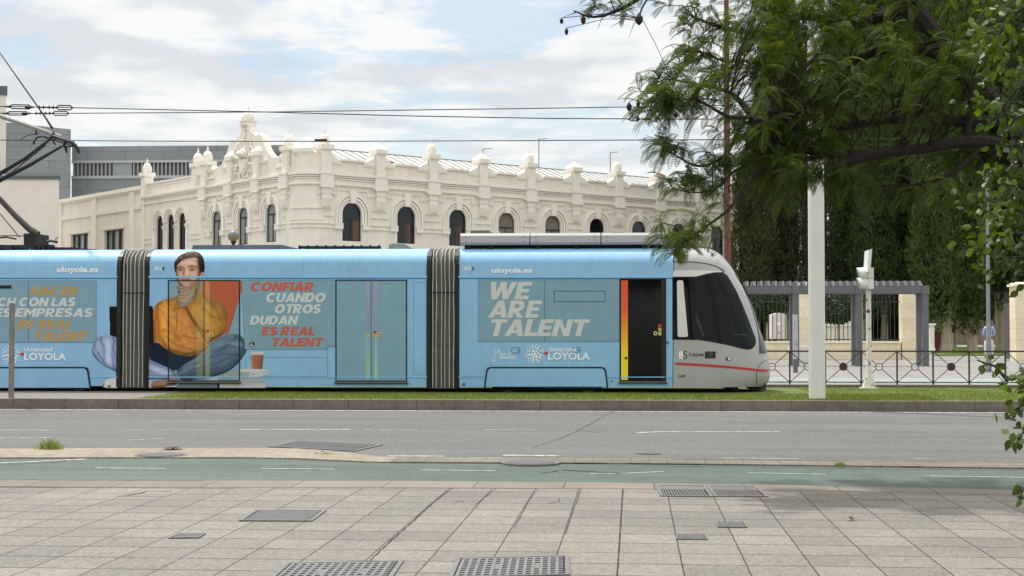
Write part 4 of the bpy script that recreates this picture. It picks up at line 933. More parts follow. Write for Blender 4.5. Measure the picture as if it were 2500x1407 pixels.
    for l in ([(1150,1030),(1290,960),(1420,1000)], [(1100,1090),(1240,1040),(1390,1060)], [(960,1180),(1130,1150),(1300,1080)], [(880,1230),(1040,1215),(1180,1170)], [(1330,870),(1400,910),(1440,1000)]): soft(jr, l, 6, (52, 70, 92), .7)
    soft(jr, [(825,1288),(960,1284),(1120,1258),(1290,1200),(1400,1095),(1455,1025)], 9, (40, 54, 72), .85); grain(jr, .12, 2, 2, 3); vol(jr, 10, .48); wrinkle(jr, 5, -28, 150, 34, .25)
    # foot and sole
    sk = fill([(535,1310),(600,1290),(700,1282),(775,1246),(800,1215),(822,1290),(806,1330),(740,1342),(640,1358),(560,1362),(530,1350)], (156, 118, 100), 1); soft(sk, [(560,1350),(700,1342),(800,1325)], 12, (100, 68, 56), .7); soft(sk, [(760,1260),(810,1310)], 14, (180, 144, 124), .5)
    fill([(520,1290),(560,1290),(580,1310),(560,1330),(575,1360),(520,1362)], (196, 190, 178), 1); fill([(800,1340),(830,1312),(1180,1310),(1180,1362),(800,1362)], (112, 122, 128), 0); fill([(1080,1290),(1150,1256),(1180,1248),(1192,1275),(1180,1306),(1090,1312)], (190, 196, 192), 1)
    vol(sk, 4, .65)
    # neck
    nk = fill([(830,400),(1005,370),(1022,350),(1030,400),(1012,470),(975,525),(900,560),(835,540),(810,470)], (120, 84, 66), 1); soft(nk, [(820,430),(830,540)], 34, (56, 38, 32), .8)
    # shirt
    sh = fill([(588,612),(620,575),(660,546),(720,526),(790,512),(806,488),(812,540),(840,590),(870,602),(905,578),(972,522),(1005,470),(1026,450),(1056,500),(1110,525),(1180,550),(1232,580),(1266,625),(1282,690),(1276,770),(1258,835),(1225,880),(1160,915),(1110,950),(1096,985),(1060,1022),(1000,1046),(920,1066),(850,1056),(780,1040),(720,1004),(650,960),(628,925),(600,945),(586,920),(584,700)], (206, 140, 66), 1)
    fill([(905,578),(985,530),(1110,540),(1200,565),(1262,630),(1278,700),(1272,780),(1230,875),(1150,905),(1080,905),(1000,790),(930,680),(885,600)], (184, 132, 50), 2, .75, False)
    for l, w, c, a in (([(640,560),(612,700),(600,900)], 14, (168, 92, 36), .6), ([(700,560),(680,760),(720,960)], 26, (226, 158, 74), .5), ([(632,700),(640,880),(700,960)], 10, (168, 96, 38), .55), ([(885,600),(930,700),(1000,800),(1070,905)], 9, (134, 78, 32), .8), ([(905,590),(960,690),(1040,790)], 10, (226, 160, 80), .5),
                       ([(820,560),(805,700),(800,840)], 6, (150, 96, 40), .6), ([(860,610),(852,830)], 5, (150, 96, 40), .5), ([(740,1000),(900,1045),(1050,1010)], 12, (150, 92, 34), .6), ([(1100,560),(1180,640),(1240,760)], 20, (150, 108, 44), .5), ([(1120,640),(1160,760),(1150,860)], 16, (160, 114, 44), .5), ([(1200,600),(1250,700),(1250,800)], 14, (206, 150, 62), .4), ([(1090,940),(1150,900),(1230,850)], 12, (110, 74, 30), .7), ([(660,820),(760,840),(830,900)], 14, (176, 106, 40), .5), ([(880,880),(960,940),(1040,960)], 22, (180, 112, 42), .45), ([(1000,470),(1040,520),(1070,620)], 8, (226, 150, 80), .5), ([(1090,520),(1060,600),(1110,680)], 8, (120, 80, 36), .5)): soft(sh, l, w, tuple(v*.86 if a > .5 and sum(c) < 480 else v for v in c), min(1, a*1.3))
    fill([(770,640),(806,510),(822,560),(862,608),(820,660)], (194, 122, 46), 0, .9, False); soft(sh, [(770,640),(862,608)], 5, (120, 72, 30), .7); fill([(885,598),(985,526),(1025,455),(1050,500),(1010,560),(930,680)], (214, 142, 62), 1, .6, False); grain(sh, .06, 2, 2, 4); vol(sh, 12, .55); wrinkle(sh, 6, 62, 170, 42, .16); wrinkle(sh, 9, -40, 120, 36, .12)
    for l, w, c, a in (([(600,650),(640,900)], 30, (188, 112, 44), .6), ([(1150,905),(1000,790),(890,610)], 16, (112, 70, 28), .8), ([(1240,640),(1275,760),(1235,860)], 22, (140, 92, 36), .8), ([(1060,620),(1130,700),(1200,720)], 7, (120, 80, 32), .7), ([(1000,640),(1080,740),(1170,800)], 18, (206, 152, 66), .55), ([(860,870),(960,900),(1060,880)], 8, (142, 86, 32), .6), ([(700,880),(800,960),(960,1010)], 9, (142, 86, 32), .6), ([(760,700),(800,720),(830,760)], 8, (150, 94, 36), .5), ([(640,600),(700,640),(720,720)], 12, (232, 166, 84), .5), ([(840,640),(838,820)], 18, (226, 156, 70), .4), ([(690,1000),(860,1052),(1000,1040),(1090,985)], 7, (96, 58, 26), .8)): soft(sh, l, w, c, a)
    # laptop, left of and right of the bellows
    fill([(176,600),(578,598),(586,612),(590,900),(598,990),(592,990),(585,935),(530,960),(300,905),(184,872)], (18, 19, 20), 0)
    # face
    fc = fill([(797,262),(806,222),(826,192),(852,168),(890,156),(940,148),(985,150),(1004,172),(1014,215),(1020,262),(1022,305),(1014,352),(1000,395),(972,432),(930,446),(880,440),(836,416),(812,382),(799,335),(793,295)], (206, 164, 142), 1)
    fill([(1022,300),(1028,282),(1044,277),(1058,290),(1054,328),(1042,352),(1028,352)], (186, 136, 114), 1)
    for l, w, c, a in (([(800,260),(806,340),(830,410)], 22, (150, 100, 80), .75), ([(1010,200),(1016,300),(1000,390)], 20, (146, 96, 78), .8), ([(845,200),(930,180),(980,200)], 26, (222, 184, 162), .6), ([(905,250),(898,310)], 12, (226, 188, 166), .8), ([(872,255),(866,305),(874,322)], 9, (150, 100, 82), .6), ([(875,322),(900,328),(926,320)], 4, (110, 66, 54), .8), ([(830,310),(846,330)], 18, (212, 166, 144), .6), ([(960,310),(975,330)], 20, (214, 166, 144), .6), ([(850,352),(890,347),(930,352)], 5, (140, 76, 66), .9), ([(858,359),(892,360),(926,357)], 4, (168, 106, 94), .8), ([(860,372),(900,376),(935,370)], 10, (150, 104, 86), .5), ([(940,400),(985,385)], 20, (128, 86, 68), .6), ([(815,385),(850,420)], 16, (140, 94, 76), .6),
                       ([(808,248),(835,236),(866,238)], 7, (44, 30, 26), .95), ([(912,236),(945,228),(986,238)], 7, (44, 30, 26), .95), ([(815,262),(842,252),(868,262)], 6, (120, 78, 62), .8), ([(918,258),(948,250),(978,260)], 6, (120, 78, 62), .8)): soft(fc, l, w, c, a)
    for cx, cy in ((843, 266), (947, 263)):
        fill([(cx-23,cy+1),(cx-10,cy-8),(cx+8,cy-8),(cx+23,cy+1),(cx+8,cy+8),(cx-10,cy+8)], (206, 196, 188), 1); fill([(cx+9*math.cos(t), cy+9*math.sin(t)) for t in [i*.6 for i in range(10)]], (40, 28, 24), 0); soft(fc, [(cx-23,cy),(cx-8,cy-9),(cx+9,cy-9),(cx+24,cy)], 3, (40, 26, 22), .95); soft(fc, [(cx-18,cy+12),(cx+18,cy+12)], 6, (160, 112, 94), .5)
    for l, w, c, a in (([(1000,180),(1018,260),(1012,340)], 12, (112, 72, 58), .8), ([(800,300),(812,370),(838,412)], 10, (120, 78, 62), .8), ([(880,250),(868,300)], 7, (132, 86, 70), .7), ([(835,400),(900,436),(960,424)], 10, (112, 80, 64), .6), ([(850,175),(930,165),(990,185)], 12, (150, 112, 92), .5)): soft(fc, l, w, c, a)
    vol(fc, 6, .62)
    # hair
    hr = fill([(777,215),(781,190),(794,165),(808,140),(830,118),(860,98),(900,86),(942,83),(986,94),(1020,114),(1046,145),(1061,185),(1068,235),(1063,282),(1048,288),(1036,276),(1022,310),(1016,262),(1012,215),(1002,172),(984,150),(940,149),(892,159),(852,172),(826,196),(806,226),(800,262),(796,302),(786,280),(780,240)], (46, 37, 33), 1)
    for l, c, a in (([(800,180),(860,120),(940,100),(1010,130)], (104, 84, 72), .7), ([(850,160),(910,130),(980,130)], (92, 74, 62), .6), ([(1000,120),(1040,170),(1055,250)], (40, 32, 30), .8), ([(790,230),(786,200),(810,160)], (88, 70, 60), .5), ([(870,110),(930,92)], (124, 102, 88), .5)): soft(hr, l, 9, c, a)
    vol(hr, 5, .6); wrinkle(hr, 7, 35, 60, 7, .45)
    # hand
    hd = fill([(808,412),(830,405),(880,424),(915,440),(942,424),(972,402),(982,420),(972,470),(972,512),(930,545),(902,582),(870,592),(838,580),(815,555),(804,522),(815,490),(838,474),(822,450),(806,434)], (176, 152, 126), 1)
    for l, w, c, a in (([(812,428),(870,446),(900,462)], 5, (110, 84, 66), .8), ([(815,452),(850,470),(882,480)], 4, (116, 90, 70), .8), ([(812,495),(850,500),(880,505)], 4, (118, 92, 72), .75), ([(810,525),(850,530),(880,530)], 4, (118, 92, 72), .7), ([(940,440),(925,480),(900,500)], 8, (136, 108, 88), .6), ([(968,420),(962,470)], 8, (196, 172, 148), .6), ([(905,575),(965,520)], 10, (130, 102, 82), .6), ([(850,415),(905,440)], 6, (196, 172, 146), .6), ([(820,555),(860,585)], 10, (120, 92, 74), .6)): soft(hd, l, w, c, a)
    vol(hd, 4, .65)
    # the greyer film of the door glass, its pale bars and dark centre gap
    D = (X > 728) & (X < 1390) & (Y > 362) & (Y < 1292) & al
    rgb[D] = rgb[D]*.84+np.array(lin((96, 122, 116)))*.07
    for xa, xb, k in ((990, 1046, 1), (1068, 1112, 1), (1050, 1064, 0)):
        m_ = (X > xa) & (X < xb) & (Y > 368) & (Y < 1288) & al
        if k: rgb[m_] = rgb[m_]*.72+np.array(lin((196, 188, 120)))*.32*(.7 if xa < 1000 else 1)
        else: rgb[m_] *= .62
    al[(X > 1390) & (Y < 362)] = False
    PX = 220+X/3.802; PY = 590+Y/3.802
    al &= ~((PX > 287) & (PX < 363)); al &= PY < 947.5
    rgb = np.clip(rgb*1.12, 0, .95); M_fig = mat('printed figure', (255, 255, 255), .75, 0, attr='tone', spec=.12)
    for side, name, par in ((PX <= 287, 'printed_leg', b_l), (PX >= 363, 'printed_figure', b_m)):
        a = al & side; q = a[:-1, :-1] & a[1:, :-1] & a[:-1, 1:] & a[1:, 1:]
        idx = -np.ones((H, W), int); use = np.zeros((H, W), bool)
        use[:-1, :-1] |= q; use[1:, :-1] |= q; use[:-1, 1:] |= q; use[1:, 1:] |= q
        ii = np.argwhere(use); idx[use] = np.arange(len(ii)); V = []; C = []
        for (r, c) in ii:
            p = atY(PX[r, c], PY[r, c], YT); V.append((p.x, YC-wprof(p.z)-.0045-(.004 if 728 < X[r, c] < 1390 and 362 < Y[r, c] < 1292 else 0), p.z)); C.append(rgb[r, c])
        Fs = [(idx[r, c], idx[r, c+1], idx[r+1, c+1], idx[r+1, c]) for r, c in np.argwhere(q)]
        off = np.array(OFF[par.name]); me = bpy.data.meshes.new(name); me.from_pydata((np.array(V)-off).tolist(), [], [tuple(int(i) for i in f) for f in Fs]); me.materials.append(M_fig)
        at = me.color_attributes.new('tone', 'FLOAT_COLOR', 'POINT'); cc = np.ones((len(V), 4)); cc[:, :3] = np.array(C); at.data.foreach_set('color', cc.ravel())
        ob = bpy.data.objects.new(name, me); COL.objects.link(ob); ob.parent = par
d1 = door(411.5, 685, 585, 930, M_film2)
print_figure()
stickers(d1, (516.5, 817.5), [(507, 809, 1), (507, 818, 0), (485.5, 819, 0)])
# ------------------------------------------------------------------ historic building
M_pl = mat('cream lime plaster', (228, 222, 210), .85, .06, 2.5, .12, 14, var2=.07, scale2=.25, stretch=(1, 1, .35), spec=.2)
band('cream lime plaster', .05, 2.2, .25, 1.2)
M_plm = mat('cream moulding plaster', (231, 226, 215), .85, .05, 4, .1, 20, spec=.2)
M_lead = mat('lead roof sheet', (176, 177, 174), .7, .14, 2, spec=.4); M_seam = mat('roof seam', (96, 98, 100), .6, .1, 4)
M_wframe = mat('dark window frame', (46, 48, 50), .5, .1, 8); M_pane = mat('window glass', (20, 24, 28), .05, .3, .6, spec=.5)
M_pane2 = mat('reflection-grey window glass', (138, 140, 142), .12, .15, .8, spec=.5); M_curt = mat('brownish curtain', (104, 84, 74), .9, .25, 9, stretch=(3, 3, .2)); M_blind = mat('beige curtain', (128, 118, 104), .9, .2, 8, stretch=(3, 3, .2))  # pale pane grey is reflected light put into the base colour
CO = atD(740, 805, 80); RDIR = Vector((math.sin(math.radians(47.9)), math.cos(math.radians(47.9)), 0)); LDIR = Vector((-math.sin(math.radians(42.4)), math.cos(math.radians(42.4)), 0))
RN = Vector((RDIR.y, -RDIR.x, 0)); LN = Vector((-LDIR.y, LDIR.x, 0)); RN = RN if RN.y < 0 else -RN; LN = LN if LN.y < 0 else -LN
def R_(s, n, z): p = CO+RDIR*s+RN*n; return (p.x, p.y, z)
def L_(s, n, z): p = CO+LDIR*s+LN*n; return (p.x, p.y, z)
bld = thing('historic_building', 'ornate cream two-sided building with arched windows, domed pinnacles and a scrolled gable at its corner', 'building', (CO.x, CO.y, 0))
def arched_wall(m, s0, s1, wins, z0, z1, depth=.4):
    """wall from s0 to s1 with arched openings (centre, radius, sill, springing)"""
    cur = s0
    for c, r, zs, zc in wins:
        m.add([(cur,0,z0),(c-r,0,z0),(c-r,0,z1),(cur,0,z1)], [(0,1,2,3)])
        m.add([(c-r,0,z0),(c+r,0,z0),(c+r,0,zs),(c-r,0,zs)], [(0,1,2,3)])
        k = 16; pts = [(c-r*math.cos(math.pi*i/k), zc+r*math.sin(math.pi*i/k)) for i in range(k+1)]
        for a, b in zip(pts, pts[1:]): m.add([(a[0],0,a[1]),(b[0],0,b[1]),(b[0],0,z1),(a[0],0,z1)], [(0,1,2,3)])
        rv = [(c-r, zs)]+pts+[(c+r, zs)]
        for a, b in zip(rv, rv[1:]+rv[:1]): m.add([(a[0],0,a[1]),(b[0],0,b[1]),(b[0],-depth,b[1]),(a[0],-depth,a[1])], [(0,1,2,3)])
        cur = c+r
    m.add([(cur,0,z0),(s1,0,z0),(s1,0,z1),(cur,0,z1)], [(0,1,2,3)])
def window(tf, c, r, zs, zc, style, narrow=False):
    d = -.13; k = 16; f = MB(tf); w = .055
    f.arch(c, zc, r-w, r+.02, d-.05, d+.03, zs); f.box(c-r, c+r, d-.05, d+.03, zs, zs+w)
    zt = zc-.28 if not narrow else zc-.05
    f.box(c-r+w, c+r-w, d-.04, d+.02, zt-.04, zt+.04)
    f.box(c-.03+(.0 if style != 2 else .1), c+.03+(.0 if style != 2 else .1), d-.04, d+.015, zs+w, zt-.04)
    W = f.build('window', M_wframe, bld)
    p = MB(tf); pts = [(c-r, zs)]+[(c-r*math.cos(math.pi*i/k), zc+r*math.sin(math.pi*i/k)) for i in range(k+1)]+[(c+r, zs)]
    p.prism(pts, d-.035, d-.02); p.build('pane', M_pane if style else M_pane2, W)
    if style in (1, 2):
        q = MB(tf); n = 9; x0, x1 = (c+.22*r, c+.95*r) if style == 1 else (c+.0, c+.55*r)
        for i in range(n): a = x0+(x1-x0)*i/n; q.box(a, a+(x1-x0)/n*.9, d-.018+.006*(i % 2), d-.012+.008*(i % 2), zs+.06, zt-.05)
        q.build('curtain', M_curt, W)
    if style == 3:
        q = MB(tf); n = 16
        for i in range(n):
            a = c-r*.93+2*r*.93*i/n; h = zc+math.sqrt(max(0, (r*.92)**2-(a+.06*r-c)**2)); q.box(a, a+2*r*.93/n*.85, d-.018+.006*(i % 2), d-.012+.008*(i % 2), zs+.06, h)
        q.build('curtain', M_blind, W)
    if style == 4:
        q = MB(tf); q.box(c-r*.9, c-.03, d-.018, d-.012, zs+.75, zs+1.02); q.build('blind', mat('pale blind', (140, 142, 140), .8, .1, 5), W)
SILL, SPR, RAD = 6.40, 7.92, .625
PARA = 10.15
m = MB(R_); rc = [3.1+3.66*i for i in range(9)]
arched_wall(m, 1.27, 34.3, [(c, RAD, SILL, SPR) for c in rc], 0, PARA)
m.add([(34.3,0,0),(34.3,-14,0),(34.3,-14,PARA),(34.3,0,PARA)], [(0,1,2,3)])
m.box(1.27, 34.3, -.42, -.02, PARA, 10.82)
m.build('wall', M_pl, bld, recalc=False)
m = MB(L_); lc = [3.5, 6.7, 9.9]; tcs = [14.4, 15.95, 17.5]
arched_wall(m, 1.4, 20.0, [(c, RAD-.05, SILL, SPR+.1) for c in lc]+[(c, .47, SILL-.3, SPR+.33) for c in tcs], 0, PARA)
m.box(1.4, 20.0, -.42, -.02, PARA, 10.5); m.box(11.6, 20.0, -.42, -.02, 10.5, 10.82)
m.build('wall', M_pl, bld, recalc=False)
for i, c in enumerate(rc): window(R_, c, RAD, SILL, SPR, (1, 2, 2, 3, 3, 4, 4, 5, 5)[i])
for i, c in enumerate(lc): window(L_, c, RAD-.05, SILL, SPR+.1, 0, True)
for i, c in enumerate(tcs): window(L_, c, .47, SILL-.3, SPR+.33, 5, True)
# mouldings
def arch_set(m, c, spr, r, zl, outer=True):
    m.arch(c, spr, r+.03, r+.13, 0, .05, zl+.3); m.arch(c, spr, r+.18, r+.30, 0, .09, zl+.3); m.arch(c, spr, r+.36, r+.46, 0, .13, zl+.3)
    for s in (-1, 1):
        a, b = sorted((c+s*(r+.02), c+s*(r+.52))); m.box(a, b, 0, .15, zl, zl+.30); m.box(a-.02, b+.02, .0, .17, zl+.26, zl+.31)
def bay(m, c, hw, pil=True, spr=SPR, r=RAD):
    arch_set(m, c, spr, r, 7.05)
    m.frustum(c, .0, 8.50, 9.25, .17, .24, .18, .19)
    for s in (-1, 1):
        a, b = sorted((c+s*.26, c+s*1.02)); m.box(a, b, 0, .06, 9.18, 9.235)
        a, b = sorted((c+s*.97, c+s*1.02)); m.box(a, b, 0, .05, 8.93, 9.18)
        a, b = sorted((c+s*.97, c+s*1.24)); m.box(a, b, 0, .06, 8.88, 8.93)
        for z, x0 in ((8.13, 1.33), (7.74, 1.24), (7.31, 1.16), (7.08, 1.18)):
            a, b = sorted((c+s*x0, c+s*hw)); m.box(a, b-.0, 0, .07, z, z+.055)
    for z, n, h in ((9.98, .16, .13), (9.88, .12, .06), (9.78, .08, .05), (9.45, .13, .12)):
        m.box(c-hw+(.42 if z < 9.95 else 0), c+hw-(.42 if z < 9.95 else 0), 0, n, z, z+h)
    for s in (-1, 1): x = c+s*(hw-.47); m.box(x-.06, x+.06, 0, .2, 9.36, 9.6)
    m.box(c-hw, c+hw, 0, .12, 10.11, 10.16)
def pilaster(m, s, first=False):
    m.box(s-.40, s+.40, 0, .24, 9.30, 10.08); m.box(s-.44, s+.44, 0, .28, 10.02, 10.16); m.box(s-.44, s+.44, 0, .27, 9.28, 9.33)
    m.box(s-.30, s+.30, 0, .17, 8.36, 9.28); m.frustum(s, 0, 8.18, 8.36, .24, .30, .10, .17)
    for z in (8.98, 8.66): m.box(s-.33, s+.33, 0, .20, z, z+.05)
    for z in (8.24, 8.34, 8.44, 8.54): m.box(s-.27, s+.27, 0, .20, z, z+.045)
    for t in (-1, 1): m.box(s+t*.43-.05, s+t*.43+.05, 0, .14, 8.93, 9.06)
def pier(m, s, kind, n=0):
    y = -.12; m.frustum(s, y, PARA, 11.36, .28, .27, .32, .31)
    m.frustum(s, y, 11.30, 11.40, .30, .39, .34, .42); m.frustum(s, y, 11.40, 11.62, .395, .395, .41, .41)
    if kind == 'pyramid': m.frustum(s, y, 11.62, 11.69, .395, .35, .41, .36); m.frustum(s, y, 11.69, 12.02, .35, .01, .36, .01)
    else:
        m.lathe(s, y, [(.24, 11.62), (.24, 11.66), (.285, 11.70), (.30, 11.82), (.285, 11.97), (.24, 12.10), (.17, 12.2), (.09, 12.26), (.05, 12.26), (.04, 12.31), (.075, 12.35), (.04, 12.42), (.03, 12.52), (.005, 12.58)], 14)
def ramps(m, s, l=True, r=True):
    for t in ([-1] if l else [])+([1] if r else []):
        pr = [(s+t*.29, 10.6), (s+t*.29, 11.34)]+[(s+t*(.29+.75*u), 11.28-.34*u**.5-.12*u) for u in (.15, .3, .5, .7, .85, 1)]+[(s+t*1.04, 10.6)]
        m.prism(pr, -.44, .03); a, b = sorted((s+t*.29, s+t*1.0)); 
        for i in range(5): x = a+(b-a)*(i+.15)/5; m.box(x, x+.08, .03, .06, 10.66, 10.78)
m = MB(R_); pr_s = [1.27+3.66*i for i in range(10)]
for c in rc: bay(m, c, 1.83)
for s in pr_s[:10]: pilaster(m, s if s > 2 else s+.12)
m.build('moulding', M_plm, bld)
for i in range(9):
    m = MB(R_); a, b = pr_s[i]+1.04, pr_s[i+1]-1.04; m.box(a, b, -.5, .1, 10.82, 10.86); m.tube([(a, -.2, 10.86), (b, -.2, 10.86)], .1, 8); m.box(a, b, -.46, .08, 10.862, 10.93); m.build('parapet_coping', M_plm, bld)
for i, s in enumerate(pr_s):
    m = MB(R_); s = s if i else s+.1; pier(m, s, 'dome' if i % 2 == 0 else 'pyramid'); ramps(m, s, l=i > 0, r=i < 9); m.build('pinnacle', M_plm, bld)
# left front
m = MB(L_)
for c in lc: bay(m, c, 1.6, spr=SPR+.1, r=RAD-.05)
for s in (1.9, 5.1, 8.3, 11.5): pilaster(m, s)
for c in tcs:
    for a, b, n in ((.04, .13, .06), (.18, .26, .10), (.30, .36, .13)): m.arch(c, SPR+.33, .47+a, .47+b, 0, n, SPR+.3)
    for s in (-1, 1): m.box(c+s*.74-.16, c+s*.74+.16, 0, .16, 7.92, 8.0); m.box(c+s*.74-.13, c+s*.74+.13, 0, .13, 7.78, 7.92); m.box(c+s*.74-.10, c+s*.74+.10, 0, .1, 6.2, 7.78)
m.box(11.9, 20.0, 0, .22, 10.0, 10.14); m.box(11.9, 20.0, 0, .14, 9.9, 10.0); m.box(11.9, 20.0, 0, .1, 9.55, 9.64)
for x0, x1, z in ((12.6, 19.0, 10.30), (12.6, 19.0, 10.62)): m.box(x0, x1, -.02, .02, z, z+.03)
m.box(12.6, 12.64, -.02, .02, 10.33, 10.62); m.box(18.96, 19.0, -.02, .02, 10.33, 10.62)
for z in (7.31, 7.0): m.box(12.0, 13.4, 0, .06, z, z+.05); m.box(18.5, 20, 0, .06, z, z+.05)
for z in (6.9, 6.7, 6.5, 6.3): m.box(19.4, 19.9, 0, .05, z, z+.04)
m.box(11.6, 19.9, -.46, .06, 10.82, 10.92); m.box(10.2, 11.5, -.46, .08, 10.5, 10.62); m.box(1.9, 3.0, -.46, .08, 10.5, 10.62)
m.box(19.62, 20.02, 0, .08, 6, 10)
m.build('moulding', M_plm, bld)
for s, k in ((1.75, 'dome'), (11.3, 'dome'), (12.55, 'dome'), (19.6, 'dome'), (5.0, 'pyramid'), (8.1, 'pyramid')):
    m = MB(L_); pier(m, s, k); m.build('pinnacle', M_plm, bld)
# scrolled gable
GC = 6.55
half_g = [(4.45, 10.5), (4.45, 11.05), (4.35, 11.22), (4.12, 11.28), (3.9, 11.2), (3.78, 11.02), (3.65, 11.12), (3.4, 11.1), (3.0, 11.22), (2.65, 11.45), (2.35, 11.75), (2.12, 12.05), (1.98, 12.3), (1.85, 12.5), (1.65, 12.62), (1.42, 12.62), (1.22, 12.55), (1.05, 12.7), (.82, 12.75), (.62, 12.86), (.5, 13.05), (.42, 13.22), (.40, 13.25)]
poly = [(GC+x, z) for x, z in half_g]+[(GC-x, z) for x, z in half_g[::-1]]
m = MB(L_); m.prism(poly, -.45, -.03); m.build('gable', M_pl, bld)
m = MB(L_)
for sgn in (-1, 1):
    e = [(GC+sgn*x, -.24, z+.03) for x, z in half_g[1:]]; m.tube(e, .05, 6)
    m.lathe(GC+sgn*4.12, -.24, [(.001, 11.0), (.2, 11.02), (.24, 11.16), (.2, 11.3), (.001, 11.32)], 10)
m.box(GC-.42, GC+.42, -.5, .05, 13.22, 13.3); m.frustum(GC, -.22, 13.3, 13.5, .36, .34); m.box(GC-.4, GC+.4, -.62, .18, 13.5, 13.56)
m.lathe(GC, -.22, [(.3, 13.56), (.36, 13.62), (.38, 13.75), (.34, 13.92), (.22, 14.06), (.1, 14.13), (.05, 14.16), (.08, 14.22), (.05, 14.3), (.005, 14.45)], 14)
for s0, s1 in ((10.4, 11.0), (GC-.9, GC-1.35), (GC+.9, GC+1.35), (2.1, 2.7), (GC-2.6, GC-1.9), (GC+1.9, GC+2.6)):
    a, b = sorted((s0, s1)); m.box(a, b, -.03, .08, 11.0, 11.08); m.box(a+.04, b-.04, -.03, .06, 10.9, 11.0)
m.build('gable_coping', M_plm, bld)
m = MB(L_); rnd = random.Random(8)
sh = [(GC-.42, 11.35), (GC+.42, 11.35), (GC+.44, 11.0), (GC+.36, 10.7), (GC+.15, 10.46), (GC, 10.4), (GC-.15, 10.46), (GC-.36, 10.7), (GC-.44, 11.0)]
m.prism(sh, -.03, .14); m.prism([(GC+(x-GC)*.72, 10.93+(z-10.93)*.72) for x, z in sh], .14, .2)
m.box(GC-.46, GC+.46, -.03, .2, 11.4, 11.5); m.lathe(GC, .1, [(.36, 11.5), (.42, 11.62), (.36, 11.76), (.12, 11.86), (.04, 11.95)], 12)
for i in range(5): m.lathe(GC-.36+.18*i, .12, [(.05, 11.5), (.075, 11.66), (.05, 11.78), (.004, 11.84)], 7)
def curl(cx, cz, r, a0, a1, w):
    m.tube([(cx+r*math.cos(a0+(a1-a0)*i/10)*(1-.04*i), .06, cz+r*math.sin(a0+(a1-a0)*i/10)*(1-.04*i)) for i in range(11)], [w*(1-.06*i) for i in range(11)], 6)
for s in (-1, 1):
    for cx, cz, r, a0, a1, w in ((.75, 11.2, .3, 1.2, 5.5, .08), (.85, 10.75, .28, 2.2, -2.4, .08), (.62, 10.4, .25, .2, 3.9, .07), (.3, 10.25, .22, 2.8, 6.0, .06), (.8, 11.75, .3, -1.2, 3.2, .08), (1.1, 11.35, .22, 0, 4.5, .06), (.55, 12.1, .25, -.6, 3.6, .06), (.25, 12.3, .2, -.3, 3.8, .05), (1.2, 10.95, .2, 1, 5.5, .05), (.95, 10.45, .18, -.5, 4, .05), (.45, 10.18, .12, 0, 5, .05)):
        curl(GC+s*cx, cz, r, a0 if s > 0 else math.pi-a0, a1 if s > 0 else math.pi-a1, w)
for i in range(26):
    a = rnd.uniform(0, 6.28); x = GC+1.05*math.cos(a)*rnd.uniform(.75, 1); z = 11.1+.95*math.sin(a)*rnd.uniform(.8, 1); m.frustum(x, .02, z-.07, z+.07, .07, .02, .09, .03)
m.tube([(GC, .0, 12.35), (GC, .03, 13.1)], [.1, .07], 6); m.box(GC-.14, GC+.14, -.03, .1, 12.55, 12.62); m.box(GC-.16, GC+.16, -.03, .1, 13.0, 13.08)
m.build('coat_of_arms', M_plm, bld, smooth=True)
# rounded corner between the two fronts
pr = R_(1.27, 0, 0); pl = L_(1.4, 0, 0)
P0 = Vector(pl[:2]); P2 = Vector(pr[:2]); P1 = Vector((CO.x, CO.y))
def carc(off, k=14):
    o = []
    for i in range(k+1):
        t = i/k; p = P0*(1-t)**2+P1*2*t*(1-t)+P2*t*t; d = ((P1-P0)*(1-t)+(P2-P1)*t).normalized(); n = Vector((d.y, -d.x)); n = n if n.y < 0 else -n
        o.append(p+n*off)
    return o
def cband(m, off, z0, z1):
    a = carc(off); b = carc(-.5); k = len(a); m.add([(p.x, p.y, z0) for p in a]+[(p.x, p.y, z1) for p in a]+[(p.x, p.y, z1) for p in b]+[(p.x, p.y, z0) for p in b], [f for i in range(k-1) for f in ((i, i+1, k+i+1, k+i), (k+i, k+i+1, 2*k+i+1, 2*k+i), (3*k+i, 3*k+i+1, i+1, i))]+[(0, k, 2*k, 3*k), (k-1, 4*k-1, 3*k-1, 2*k-1)])
m = MB(); cband(m, 0, 0, 10.1); cband(m, -.04, 10.1, 11.2); m.build('corner_wall', M_pl, bld, smooth=True)
for z, n, h in ((9.98, .16, .13), (9.88, .12, .06), (9.78, .08, .05), (9.45, .13, .12), (10.11, .12, .05), (8.13, .07, .055), (7.31, .09, .08), (7.08, .07, .055), (7.5, .05, .05)): m = MB(); cband(m, n, z, z+h); m.build('corner_moulding', M_plm, bld, smooth=False)
for t in (.10, .56):
    q = P0*(1-t)**2+P1*2*t*(1-t)+P2*t*t; c = (P0+P2)/2; d = (q-c).normalized(); q = q-d*.28
    def cf(x, y, z, q=q, d=d): e = Vector((-d.y, d.x)); p = q+e*x-d*y; return (p.x, p.y, z)
    m = MB(cf); m.frustum(0, 0, 11.12, 11.22, .26, .32); m.frustum(0, 0, 11.22, 11.42, .33, .33); m.frustum(0, 0, 11.42, 11.47, .33, .29); m.frustum(0, 0, 11.47, 11.86, .29, .01); m.build('pinnacle', M_plm, bld)
